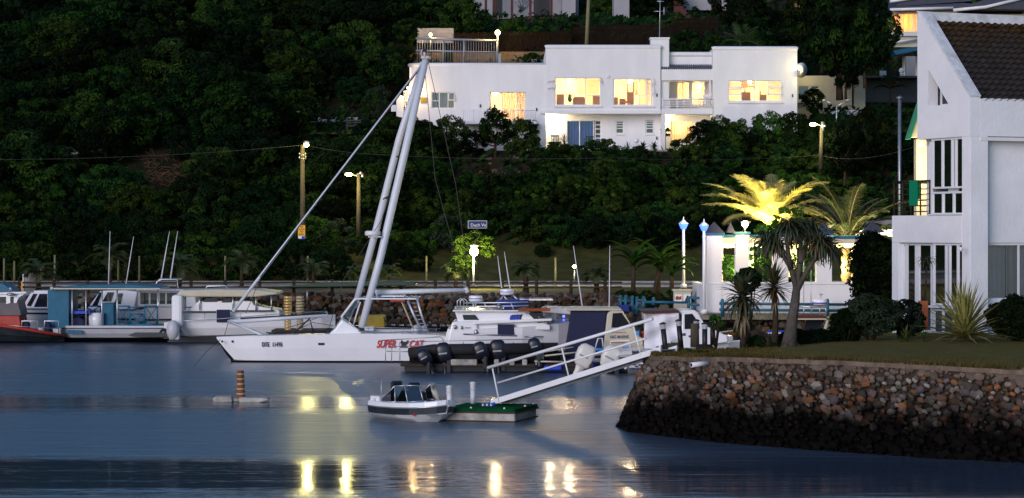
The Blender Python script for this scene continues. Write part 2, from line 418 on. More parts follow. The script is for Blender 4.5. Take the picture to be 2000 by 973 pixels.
# ============================================================ WATER
def water_material():
    m = bpy.data.materials.new('water'); m.use_nodes = True; nt = m.node_tree; N = nt.nodes; L = nt.links
    b = N['Principled BSDF']; b.inputs['IOR'].default_value = 1.33
    b.inputs['Base Color'].default_value = (.05, .08, .115, 1)
    b.inputs['Specular IOR Level'].default_value = .75
    g = N.new('ShaderNodeNewGeometry'); sp = N.new('ShaderNodeSeparateXYZ'); L.new(g.outputs['Position'], sp.inputs[0])
    def nzz(sx, sy, scale, det=4):
        mp = N.new('ShaderNodeMapping'); mp.inputs['Scale'].default_value = (sx, sy, 1); L.new(g.outputs['Position'], mp.inputs[0])
        n = N.new('ShaderNodeTexNoise'); n.inputs['Scale'].default_value = scale; n.inputs['Detail'].default_value = det; L.new(mp.outputs[0], n.inputs[0]); return n
    warp = nzz(.06, .22, 1.0, 4)
    def math_(op, a, b_, clamp=False):
        n = N.new('ShaderNodeMath'); n.operation = op; n.use_clamp = clamp
        for i, q in enumerate((a, b_)):
            if hasattr(q, 'name'): L.new(q, n.inputs[i])
            else: n.inputs[i].default_value = q
        return n.outputs[0]
    yw = math_('ADD', sp.outputs[1], math_('MULTIPLY', math_('SUBTRACT', warp.outputs[0], .5), 4.5))
    # calm lanes where no breeze ruffles the surface
    def lane(c, w, soft=1.2):
        d = math_('ABSOLUTE', math_('SUBTRACT', yw, c), 0)
        return math_('SUBTRACT', 1.0, math_('DIVIDE', math_('SUBTRACT', d, w), soft, True), True)
    lanes = math_('MAXIMUM', lane(46.8, 2.3, 2.4), math_('MULTIPLY', lane(66.5, 1.7, 2.5), .7))
    streak = nzz(.035, 1.1, 1.0, 5)
    st = math_('MULTIPLY', math_('SUBTRACT', streak.outputs[0], .5), .9)
    calm = math_('ADD', lanes, st, True)
    mr = N.new('ShaderNodeMapRange'); L.new(calm, mr.inputs[0]); mr.inputs[3].default_value = .30; mr.inputs[4].default_value = .075
    L.new(mr.outputs[0], b.inputs['Roughness'])
    w1 = nzz(.35, 1.6, 1.0, 4); w2 = nzz(.9, 5, 1.0, 3)
    h = math_('ADD', math_('MULTIPLY', w1.outputs[0], .7), math_('MULTIPLY', w2.outputs[0], .3))
    bp = N.new('ShaderNodeBump'); L.new(h, bp.inputs['Height'])
    ms = N.new('ShaderNodeMapRange'); L.new(calm, ms.inputs[0]); ms.inputs[3].default_value = .20; ms.inputs[4].default_value = .035
    L.new(ms.outputs[0], bp.inputs['Distance']); bp.inputs['Strength'].default_value = .5
    L.new(bp.outputs[0], b.inputs['Normal']); M['water'] = m
water_material()
w = MB(); w.add([(-120, 8, 0), (120, 8, 0), (120, 125, 0), (-120, 125, 0)], [(0, 1, 2, 3)])
part(w, 'water', 'water', kind='structure')
# ============================================================ TERRAIN
SH = [(-200, 113.1), (4.9, 113.1), (5.7, 88.1), (200, 88.1)]
def shoreY(X):
    for (a, ya), (b, yb) in zip(SH, SH[1:]):
        if X <= b: return ya+(yb-ya)*(X-a)/(b-a)
    return SH[-1][1]
def interp(t, x):
    if x <= t[0][0]: return t[0][1]
    for (a, za), (b, zb) in zip(t, t[1:]):
        if x <= b: return za+(zb-za)*(x-a)/(b-a)
    return t[-1][1]
T_L = [(136.5, 1.9), (145, 3.3), (158, 10.2), (168, 14), (176, 17.6), (190, 22), (230, 36), (260, 40)]
T_M = [(136.5, 1.9), (145, 3.3), (157, 10.3), (159, 10.5), (172.8, 10.6), (174.5, 17.45), (176.6, 17.6), (177.4, 18.8), (184, 20.8), (192, 22.3), (198, 22.8), (230, 36), (260, 40)]
T_R = [(136.5, 1.9), (145, 3.3), (158, 10.2), (168, 13.2), (186, 14.6), (196, 20), (230, 35), (260, 40)]
def sst(a, b, x):
    t = max(0, min(1, (x-a)/(b-a))); return t*t*(3-2*t)
def terr(X, Y):
    px = 1000+X*F/max(Y, 1)
    s = Y-shoreY(X)
    if s < 0: return max(-2.0, 1.9+s*2.2)
    l = interp(T_L, Y); m_ = interp(T_M, Y); r = interp(T_R, Y)
    a = sst(740, 800, px); b = sst(1555, 1600, px)
    z = (l*(1-a)+m_*a)*(1-b)+r*b
    if Y > 146 and not (795 < px < 1560 and 157 < Y < 174):
        z += (mnoise.noise(Vector((X*.12, Y*.12, 0)))*.9)*min(1, (Y-146)/8)
    return z
xs = [-80+i*1.0 for i in range(161)]
ys = [84+i*.5 for i in range(16)] + [92+i*1.0 for i in range(19)] + [111+i*.5 for i in range(6)] + [114+i*1.0 for i in range(58)] + [172+i*.5 for i in range(14)] + [179+i*2.0 for i in range(40)]
g = MB(); W_ = len(xs)
g.add([(x, y, terr(x, y)) for y in ys for x in xs],
      [(j*W_+i, j*W_+i+1, (j+1)*W_+i+1, (j+1)*W_+i) for j in range(len(ys)-1) for i in range(W_-1)], 0, True)
# ground colours: quay grass below, soil above
gm = bpy.data.materials.new('ground'); gm.use_nodes = True; nt = gm.node_tree; N = nt.nodes; L = nt.links
gb = N['Principled BSDF']; gb.inputs['Roughness'].default_value = .98; gb.inputs['Specular IOR Level'].default_value = .1
gg = N.new('ShaderNodeNewGeometry'); gs = N.new('ShaderNodeSeparateXYZ'); L.new(gg.outputs['Position'], gs.inputs[0])
gn = N.new('ShaderNodeTexNoise'); gn.inputs['Scale'].default_value = .9; gn.inputs['Detail'].default_value = 8; L.new(gg.outputs['Position'], gn.inputs[0])
def ramp(a, b, p0=.3, p1=.7):
    r = N.new('ShaderNodeValToRGB'); r.color_ramp.elements[0].color = (*a, 1); r.color_ramp.elements[1].color = (*b, 1)
    r.color_ramp.elements[0].position = p0; r.color_ramp.elements[1].position = p1; L.new(gn.outputs[0], r.inputs[0]); return r.outputs[0]
ra = ramp((.035, .042, .012), (.085, .08, .024)); rb_ = ramp((.008, .012, .005), (.045, .03, .016), .35, .75)
gmr = N.new('ShaderNodeMapRange'); gmr.inputs[1].default_value = 145; gmr.inputs[2].default_value = 149; L.new(gs.outputs[1], gmr.inputs[0])
gx = N.new('ShaderNodeMix'); gx.data_type = 'RGBA'; L.new(gmr.outputs[0], gx.inputs[0]); L.new(ra, gx.inputs[6]); L.new(rb_, gx.inputs[7])
L.new(gx.outputs[2], gb.inputs['Base Color'])
gbp = N.new('ShaderNodeBump'); gbp.inputs['Strength'].default_value = .8; gbp.inputs['Distance'].default_value = .1; L.new(gn.outputs[0], gbp.inputs['Height']); L.new(gbp.outputs[0], gb.inputs['Normal'])
M['ground'] = gm
part(g, 'ground', 'ground', kind='structure')
w = MB()
for sx in (-1, 1):
    hx = [78, 83, 115, 140, 175, 220, 280]; hy = [30, 60, 90, 115, 140, 170, 210, 260]
    w.add([(sx*x, y, (-3 if x < 80 else 1.5+(x-80)*.6)+ (min(y, 200)-30)*.05*(x > 80)+4*mnoise.noise(Vector((x*.03, y*.03, sx)))*(x > 80)) for y in hy for x in hx], [(j*7+i, j*7+i+1, (j+1)*7+i+1, (j+1)*7+i) for j in range(len(hy)-1) for i in range(6)], 0, True)
part(w, 'unseen_hills', 'ground', kind='structure')  # unseen slopes added so window panes reflect dark ground instead of sky
w = MB(); w.box(-80, 4.6, 112.55, 120.5, 1.6, 1.912)
part(w, 'path', 'path', kind='structure')
w = MB(); w.box(-80, 80, 126, 135.5, 1.85, 1.916)
part(w, 'road', 'asphalt', kind='structure')
w = MB(); w.box(-80, 80, 125.8, 125.997, 1.8, 2.02); w.box(-80, 80, 135.503, 135.7, 1.8, 2.02)
part(w, 'kerb', 'concrete', kind='structure')
w = MB(); w.box(5.6, 80, 88.3, 96, 1.85, 1.912)
part(w, 'paving', 'path', kind='structure')
# ============================================================ STONES
def stone_mat(name, wet=0.0):
    m = bpy.data.materials.new(name); m.use_nodes = True; N = m.node_tree.nodes; L = m.node_tree.links
    b = N['Principled BSDF']; b.inputs['Roughness'].default_value = .88; b.inputs['Specular IOR Level'].default_value = .1
    a = N.new('ShaderNodeAttribute'); a.attribute_name = 'tint'
    n = N.new('ShaderNodeTexNoise'); n.inputs['Scale'].default_value = 9; n.inputs['Detail'].default_value = 7
    tc = N.new('ShaderNodeNewGeometry'); L.new(tc.outputs['Position'], n.inputs[0])
    mr = N.new('ShaderNodeMapRange'); mr.inputs[3].default_value = .55; mr.inputs[4].default_value = 1.4; L.new(n.outputs[0], mr.inputs[0])
    mx = N.new('ShaderNodeVectorMath'); mx.operation = 'SCALE'; L.new(a.outputs['Color'], mx.inputs[0]); L.new(mr.outputs[0], mx.inputs['Scale'])
    out = mx.outputs[0]
    if wet:   # tide stain: weed and wet stone below the high-water mark
        sp = N.new('ShaderNodeSeparateXYZ'); L.new(tc.outputs['Position'], sp.inputs[0])
        n2 = N.new('ShaderNodeTexNoise'); n2.inputs['Scale'].default_value = 1.6; L.new(tc.outputs['Position'], n2.inputs[0])
        ad = N.new('ShaderNodeMath'); ad.operation = 'MULTIPLY_ADD'; L.new(n2.outputs[0], ad.inputs[0]); ad.inputs[1].default_value = 1.1; L.new(sp.outputs[2], ad.inputs[2])
        m2 = N.new('ShaderNodeMapRange'); m2.inputs[1].default_value = wet+.1; m2.inputs[2].default_value = wet+.85; m2.inputs[3].default_value = .02; m2.inputs[4].default_value = 1; L.new(ad.outputs[0], m2.inputs[0])
        s2 = N.new('ShaderNodeVectorMath'); s2.operation = 'SCALE'; L.new(out, s2.inputs[0]); L.new(m2.outputs[0], s2.inputs['Scale']); out = s2.outputs[0]
    L.new(out, b.inputs['Base Color'])
    bp = N.new('ShaderNodeBump'); bp.inputs['Strength'].default_value = .5; bp.inputs['Distance'].default_value = .02; L.new(n.outputs[0], bp.inputs['Height']); L.new(bp.outputs[0], b.inputs['Normal'])
    M[name] = m
stone_mat('stones_wet', 1.12); stone_mat('stones_far', .25)
_t = (1+5**.5)/2
ICV = [Vector(v).normalized() for v in [(-1,_t,0),(1,_t,0),(-1,-_t,0),(1,-_t,0),(0,-1,_t),(0,1,_t),(0,-1,-_t),(0,1,-_t),(_t,0,-1),(_t,0,1),(-_t,0,-1),(-_t,0,1)]]
ICF = [(0,11,5),(0,5,1),(0,1,7),(0,7,10),(0,10,11),(1,5,9),(5,11,4),(11,10,2),(10,7,6),(7,1,8),(3,9,4),(3,4,2),(3,2,6),(3,6,8),(3,8,9),(4,9,5),(2,4,11),(6,2,10),(8,6,7),(9,8,1)]
def stone(mb, tints, c, U, V, Nn, a, b, d, col, jit=.22):
    vs = []
    for v in ICV:
        q = v*(1+rnd.uniform(-jit, jit)); q = Vector([max(-.82, min(.82, k)) for k in q])
        vs.append(Vector(c)+U*q.x*a+V*q.y*b+Nn*q.z*d)
    mb.add(vs, ICF, 0, False); tints += [(*col, 1)]*20
PAL = [(.13,.085,.06),(.10,.085,.07),(.17,.16,.15),(.20,.12,.085),(.085,.055,.04),(.15,.12,.09),(.24,.23,.22),(.12,.10,.11),(.22,.10,.045),(.07,.06,.055),(.25,.15,.12),(.11,.11,.09)]
def stone_face(mb, tints, path, cell, rough=.3, col_f=1.0, mortar_top=0):
    """path: list of (base point, top point); stones laid over the ruled face"""
    for (b0, t0), (b1, t1) in zip(path, path[1:]):
        b0, t0, b1, t1 = map(Vector, (b0, t0, b1, t1))
        Lh = ((b1-b0).length+(t1-t0).length)/2; Lv = ((t0-b0).length+(t1-b1).length)/2
        nu = max(1, round(Lh/cell)); nv = max(1, round(Lv/(cell*.82)))
        U = (b1-b0).normalized(); V = ((t0-b0)+(t1-b1)).normalized(); Nn = U.cross(V).normalized()
        if Nn.y > 0: Nn = -Nn
        for j in range(nv):
            for i in range(nu):
                u = (i+.5*(j % 2)+rnd.uniform(-rough, rough))/nu; v = (j+.5+rnd.uniform(-rough, rough))/nv
                c = (b0.lerp(b1, u)).lerp(t0.lerp(t1, u), v)
                top = (1-v)*Lv < mortar_top
                k = rnd.random()
                col = Vector(rnd.choice(PAL)); col = Vector((col.x*1.04, col.y*.98, col.z*.9))*rnd.uniform(.55, 1.5)*col_f
                if top: col = Vector((.12, .09, .068))*rnd.uniform(.7, 1.25)
                rs = rnd.choice([.5, .65, .85, 1, 1.1, 1.5])
                an = rnd.uniform(-.7, .7); U2 = U*math.cos(an)+V*math.sin(an); V2 = -U*math.sin(an)+V*math.cos(an)
                stone(mb, tints, c-Nn*(.06 if top else 0)*cell/.25, U2, V2, Nn, cell*.62*rs*rnd.uniform(.8, 1.25), cell*.5*rs, cell*(.28 if top else .42)*rnd.uniform(.7, 1.4), col)
# near island ------------------------------------------------
TOP = [(4.6, 64.5, 1.86), (3.95, 61.5, 1.85), (3.45, 58.6, 1.84), (3.55, 57.3, 1.85), (4.89, 55.0, 1.95), (6.95, 53.0, 2.0), (9.12, 51.3, 1.98), (11.14, 50.15, 1.94), (16.5, 47.6, 1.95)]
BASE = [(4.0, 65.0, -.4), (3.2, 61.9, -.4), (2.52, 58.6, -.4), (2.75, 57.1, -.4), (4.85, 54.1, -.4), (6.9, 52.2, -.4), (9.05, 50.5, -.4), (11.1, 49.3, -.4), (16.4, 46.8, -.4)]
isl = thing('stone_quay_wall', 'rubble stone retaining wall round the near lawn with a dark wet foot', 'wall', (8, 52, 0))
w = MB(); tn = []; stone_face(w, tn, list(zip(BASE, TOP)), .155, .4, .82, .28)
part(w, 'stone_facing', 'stones_wet', isl, vcol=tn)
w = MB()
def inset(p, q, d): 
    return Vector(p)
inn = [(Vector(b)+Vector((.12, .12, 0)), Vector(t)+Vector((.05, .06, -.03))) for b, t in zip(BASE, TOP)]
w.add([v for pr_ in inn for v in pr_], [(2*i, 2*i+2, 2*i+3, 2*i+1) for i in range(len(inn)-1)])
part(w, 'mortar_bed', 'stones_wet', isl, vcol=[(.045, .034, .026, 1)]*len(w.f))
BACK = [(4.7, 64.4, 1.86), (4.4, 61.0, 1.87), (4.6, 59.9, 1.88), (5.0, 60.2, 1.88), (6.2, 60.7, 1.9), (7.6, 61.6, 1.93), (10.5, 71, 1.96), (15, 73, 2.02), (30, 76, 2.05)]
w = MB(); tn = []
bb = [((x+.1, y+.9, -.4), (x, y, z)) for x, y, z in BACK[1:7]]
stone_face(w, tn, bb, .3, .3, .8); part(w, 'rear_facing', 'stones_wet', isl, vcol=tn)
# cast concrete lip on the wall head
w = MB()
lip = []
for (x, y, z), (bx_, by_, bz_) in zip(TOP[2:], BACK[2:]):
    d = (Vector((bx_, by_, 0))-Vector((x, y, 0))).normalized()
    lip.append([Vector((x, y, z-.08))-d*.03, Vector((x, y, z+.02))-d*.02, Vector((x, y, z+.03))+d*.25, Vector((x, y, z-.2))+d*.25])
rings = []
for a, b in zip(lip, lip[1:]):
    for k in range(6):
        j = rnd.uniform(-.02, .02)
        rings.append([p.lerp(q, k/6)+Vector((0, j, j*.6)) for p, q in zip(a, b)])
rings.append(lip[-1]); w.loft(rings, 0, False)
part(w, 'coping', 'mortar', isl)
w = MB(); nn = 14; rows = []
for k in range(len(TOP)-1):
    for s_ in range(6):
        t = s_/6; a = Vector(TOP[k]).lerp(Vector(TOP[k+1]), t); b = Vector(BACK[k]).lerp(Vector(BACK[k+1]), t); rows.append((a, b))
rows.append((Vector(TOP[-1]), Vector(BACK[-1])))
vs = []
for a, b in rows:
    for j in range(nn+1):
        q = a.lerp(b, j/nn); q.z += .03*mnoise.noise(Vector((q.x*.8, q.y*.8, 3)))+.008+(.10*math.sin(math.pi*min(1, j/nn*1.2)) if q.x > 6.5 else 0); vs.append(q)
w.add(vs, [(i*(nn+1)+j, (i+1)*(nn+1)+j, (i+1)*(nn+1)+j+1, i*(nn+1)+j+1) for i in range(len(rows)-1) for j in range(nn)], 0, True)
part(w, 'lawn', 'lawn', kind='structure')
w = MB()
for i in range(16000):
    a, b = rows[0], rows[0]
    k = rnd.randrange(12, len(rows)-1); t = rnd.random(); q = (rows[k][0].lerp(rows[k+1][0], t)).lerp(rows[k][1].lerp(rows[k+1][1], t), rnd.random()**1.5*.75+.01)
    q.z += .10*math.sin(math.pi*.5) * (1 if q.x > 6.5 else 0)*0+.0
    hh = rnd.uniform(.03, .085); an = rnd.uniform(0, 6.28); dx = Vector((math.cos(an), math.sin(an), 0))*.012
    q.z += .03*mnoise.noise(Vector((q.x*.8, q.y*.8, 3)))
    ln = Vector((rnd.uniform(-.03, .03), rnd.uniform(-.03, .03), hh+.04))
    w.add([q-dx, q+dx, q+ln], [(0, 1, 2)])
for i in range(5200):
    t = rnd.random()*(len(lip)-1); k = min(len(lip)-2, int(t)); a = lip[k][1].lerp(lip[k+1][1], t-k); b = lip[k][2].lerp(lip[k+1][2], t-k)
    if mnoise.noise(Vector((a.x*1.7, 2, 0))) < -.12: continue
    q = a.lerp(b, rnd.random()**.6); an = rnd.uniform(0, 6.28); dx = Vector((math.cos(an), math.sin(an), 0))*.012; ln = Vector((rnd.uniform(-.05, .05), rnd.uniform(-.07, .03), rnd.uniform(.03, .13)))
    w.add([q-dx, q+dx, q+ln], [(0, 1, 2)])
part_ = part(w, 'grass', 'blade_grass', kind='stuff'); tag(part_, 'short dry grass growing on the near lawn', 'grass')
# pipe in wall
w = MB(); a = P(1350, 713, 54.95); w.cyl(a, a+Vector((.42, .25, .03)), .06, .06, 12); w.cyl(a+Vector((-.003, -.003, 0)), a+Vector((.02, .01, 0)), .045, .045, 12, 1)
tag(part(w, 'drain_pipe', ['white_paint', 'black'], origin=a), 'short white drain pipe sticking out of the top of the stone wall', 'pipe')
# far rubble banks ------------------------------------------
w = MB(); tn = []
stone_face(w, tn, [((-52, 109.9, -.5), (-52, 112.6, 1.9)), ((-20, 109.9, -.5), (-20, 112.6, 1.9)), ((3.4, 109.9, -.5), (4.0, 112.6, 1.9))], .27, .4, .45)
stone_face(w, tn, [((3.3, 110, -.5), (4.4, 112.4, 2.0)), ((4.1, 85.2, -.5), (5.1, 87.4, 2.0))], .5, .38, .5)
far = thing('rock_revetment', 'bank of loose brown boulders below the quay path behind the boats', 'rock bank', (-20, 111, 0))
part(w, 'boulders', 'stones_far', far, vcol=tn)
w = MB(); tn = []
stone_face(w, tn, [((4.6, 85.0, -.5), (5.1, 87.5, 1.75)), ((30, 85.0, -.5), (30, 87.5, 1.75))], .36, .36, .5)
far2 = thing('rock_revetment', 'bank of loose boulders under the white pavilion terrace', 'rock bank', (14, 86, 0))
part(w, 'boulders', 'stones_far', far2, vcol=tn)
w = MB(); w.box(4.9, 30, 86.9, 88.2, 1.62, 1.93); part(w, 'ledge', 'concrete', far2, bevel=.03)
# ============================================================ PLANTS
def leafcloud(mb, c, rx, ry, rz, clumps, per, size, rg, spread=.34, m=0, m2=None, up=.5):
    c = Vector(c)
    for i in range(clumps):
        # clump centres fill the shell and part of the inside, more on top
        while True:
            d = Vector((rg.uniform(-1, 1), rg.uniform(-1, 1), rg.uniform(-1, 1)))
            if .15 < d.length < 1: break
        rr = d.length**.4; d.normalize()
        cc = c+Vector((d.x*rx*rr, d.y*ry*rr, d.z*rz*rr)); cr = spread*rg.uniform(.6, 1.25)*(rx+rz)/2
        mm = m if (m2 is None or rg.random() < .6) else m2
        for k in range(per):
            e = Vector((rg.gauss(0, 1), rg.gauss(0, 1), rg.gauss(0, 1))).normalized()
            if e.z < -.3 and rg.random() < .6: e.z = -e.z
            p = cc+Vector((e.x*cr, e.y*cr, e.z*cr*.75))*rg.uniform(.75, 1.05)
            n = (e+Vector((rg.uniform(-.6, .6), rg.uniform(-.6, .6), rg.uniform(0, 1)*up))).normalized()
            a = n.orthogonal().normalized(); a = (Matrix.Rotation(rg.uniform(0, 6.28), 3, n) @ a); b = n.cross(a)
            s = size*rg.uniform(.6, 1.4)
            mb.add([p-a*s*.9-n*s*.12, p-b*s*.38, p+a*s*.9-n*s*.2, p+b*s*.38], [(0, 1, 2, 3)], mm)
def tree_proto(name, seed, rx, rz, trunk_h, clumps, per, size, mats, bark='bark', spread=.34, cname='crown'):
    rg = random.Random(seed); r = thing(name, 'x', 'tree')
    t = MB(); base = Vector((0, 0, -1.0)); top = Vector((rg.uniform(-.3, .3), rg.uniform(-.3, .3), trunk_h+rz*.5))
    t.tube([base, base.lerp(top, .4)+Vector((.12, 0, 0)), top], [.2+.03*rx, .15+.02*rx, .06], 7, 0)
    for i in range(7):
        an = i*.9+rg.random(); s0 = base.lerp(top, rg.uniform(.4, .9)); e = s0+Vector((math.cos(an)*rx*.75, math.sin(an)*rx*.75, rz*rg.uniform(.3, .9)))
        t.tube([s0, s0.lerp(e, .5)+Vector((0, 0, -.15)), e], [.09, .06, .02], 5, 0)
    part(t, 'trunk', bark, r)
    c = MB()
    leafcloud(c, (0, 0, trunk_h+rz*.75), rx, rx, rz, clumps, per, size, rg, spread, 0, 1 if len(mats) > 1 else None)
    part(c, cname, mats, r)
    return r
BIG = [tree_proto('broadleaf_tree', 10+i, 2.9, 2.3, 1.0, 78, 85, .20, ['leaf_dark', 'leaf_mid'] if i % 2 else ['leaf_dark'], spread=.24+.03*(i % 3)) for i in range(5)]
MIDT = [tree_proto('broadleaf_tree', 30+i, 2.2, 1.8, .7, 90, 80, .15, ['leaf_mid', 'leaf_dark'], spread=.27) for i in range(3)]
GREYT = [tree_proto('silver_leaved_tree', 40+i, 2.0, 1.7, .8, 46, 80, .14, ['leaf_grey', 'leaf_mid'], spread=.25) for i in range(2)]
BUSH = [tree_proto('shrub', 50+i, 1.25, 1.0, .1, 52, 80, .11, ['leaf_mid', 'leaf_dark'] if i else ['leaf_lush', 'leaf_mid'], spread=.3, cname='foliage') for i in range(3)]
USED = set()
def plant(protos, idx, loc, s, label, cat='tree', group=None, rz=None, sz=1.0):
    p = protos[idx % len(protos)]
    if p.name in USED: o = copy_tree(p)
    else: o = p; USED.add(p.name)
    o.location = loc; o.scale = (s, s, s*sz); o.rotation_euler = (0, 0, rz if rz is not None else rnd.uniform(0, 6.28))
    o['label'] = label; o['category'] = cat
    if group: o['group'] = group
    elif 'group' in o: del o['group']
    return o
def on_hill(px, py, h, D0=137, D1=235):
    """point on the hillside under a crown centre seen at (px, py); h = crown-centre height above ground"""
    D = D0
    while D < D1:
        q = P(px, py, D)
        if terr(q.x, q.y)+h >= q.z: break
        D += .5
    q = P(px, py, D); return Vector((q.x, q.y, q.z-h))
def hill_tree(px, py, rpx, protos, label, cat='tree', group=None, D0=137, idx=None, sz=1.0, D1=235):
    base_r, base_h = {id(BIG): (2.9, 2.7), id(MIDT): (2.2, 2.05), id(GREYT): (2.0, 2.1), id(BUSH): (1.25, .85)}[id(protos)]
    q = on_hill(px, py, base_h, D0, D1)
    for _ in range(3):
        s = rpx*q.y/F/(base_r*1.12); q = on_hill(px, py, base_h*s*sz, D0, D1)
    return plant(protos, rnd.randrange(9) if idx is None else idx, q, s, label, cat, group, sz=sz)
def tree_at(px, py, D, rpx, protos, label, cat='bush', group=None):
    base_r, base_h = {id(BIG): (2.9, 2.7), id(MIDT): (2.2, 2.05), id(GREYT): (2.0, 2.1), id(BUSH): (1.25, .85)}[id(protos)]
    s = rpx*D/F/(base_r*1.12); q = P(px, py, D); zt = terr(q.x, D); h = q.z-zt
    sz = max(.75, min(1.4, h/(base_h*s))); return plant(protos, rnd.randrange(9), (q.x, D, q.z-base_h*s*sz), s, label, cat, group, sz=sz)
# forest on the left hillside: one tree after another, right out of the frame at the top
def zone(x, y):
    h_ = 'far left' if x < 190 else ('left' if x < 400 else ('middle' if x < 600 else 'right'))
    v_ = 'top' if y < 90 else ('upper part' if y < 210 else ('lower part' if y < 350 else 'foot'))
    return ('dark tree in the %s of the wooded hillside, %s' % (v_, {'far left': 'near the left edge', 'left': 'around the red earth slip' if y > 200 else 'left of centre', 'middle': 'left of the tall lamp pole', 'right': 'beside the leaning mast' if y > 250 else 'left of the garden gate'}[h_]),
            'wood trees, %s, %s' % (v_, h_))
k = 0
for row, py in enumerate(range(-40, 530, 46)):
    for px in range(-70, 800, 80):
        x = px+(40 if row % 2 else 0)+rnd.uniform(-16, 16); y = py+rnd.uniform(-14, 14)
        if 560 < x < 770 and 165 < y < 300: continue        # garden clearing
        if 270 < x < 370 and 225 < y < 400: continue        # bare earth slip
        if 100 < x < 240 and 285 < y < 330: continue
        if y > 455 and x > 700: continue
        if y < 125 and x > 775: continue
        hill_tree(x, y, rnd.uniform(50, 74) if y < 420 else rnd.uniform(42, 60), BIG if rnd.random() < .72 else MIDT, zone(x, y)[0], group=zone(x, y)[1]); k += 1
for (x, y, r, l) in [(270, 75, 52, 'large silver-leaved tree near the top of the left hillside'), (420, 172, 50, 'silver-leaved tree leaning over the middle of the left wood'), (500, 378, 36, 'small grey-green tree low on the left hillside'), (655, 470, 52, 'grey-green tree right of the yellow notice pole'), (882, 455, 46, 'grey-green tree left of the blue street sign above the floodlight'), (740, 200, 40, 'pale grey-leaved tree left of the white gate pillar')]:
    hill_tree(x, y, r, GREYT, l)
for (x, y, r, l) in [(150, 165, 75, 'wide tree with drooping yellow-tipped clumps on the left hillside'), (280, 235, 62, 'round green tree with soft clumps above the red earth slip'), (455, 240, 92, 'huge rounded tree in the middle of the left wood'), (60, 330, 90, 'great dark tree at the left edge above the moored boats'), (840, 25, 40, 'tree overhanging the left end of the steel gate')]:
    hill_tree(x, y, r, MIDT, l)
# slope under the white hill house
G2 = 'bushes covering the slope below the white hill house'; lab2 = 'bushy dark green shrub covering the slope below the white hill house'
for row, py in enumerate(range(258, 505, 27)):
    for px in range(790, 1700, 46):
        x = px+(23 if row % 2 else 0)+rnd.uniform(-10, 10); y = py+rnd.uniform(-8, 8)
        top = 305 if 1055 < x < 1320 else (268 if x > 1320 else 258)
        if y < top or (880 < x < 1060 and y < 352) or (y > 440 and x > 960) : continue
        if 850 < x < 1000 and y > 455: continue
        zz = ('below the pink flowers' if x < 1060 else 'below the terrace and blue curtains' if x < 1320 else 'below the right window block' if x < 1560 else 'around the hillside street lamp'); vv = 'high on' if y < 360 else 'low on'; hill_tree(x, y, rnd.uniform(26, 40), BUSH if rnd.random() < .6 else MIDT, 'bushy dark green shrub %s the slope %s' % (vv, zz), 'shrub', 'slope shrubs, %s, %s' % (vv, zz), idx=rnd.choice([1, 2, 1, 2, 0, 0]))
G3 = 'low trees at the foot of the slope above the road verge'; lab3 = 'low dark tree at the foot of the slope above the road verge'
for x, y, r in [(985, 425, 42), (1040, 440, 46), (1100, 452, 44), (1160, 455, 42), (1215, 450, 40), (1275, 455, 42), (1330, 458, 40), (1395, 450, 42), (1450, 455, 40), (1520, 430, 45), (1600, 420, 46), (1690, 400, 50), (1760, 420, 50), (1830, 420, 50),(1060,490,18),(1300,490,20), (770, 500, 36), (735, 468, 40)]:
    hill_tree(x, y, r, BIG, lab3, group=G3)
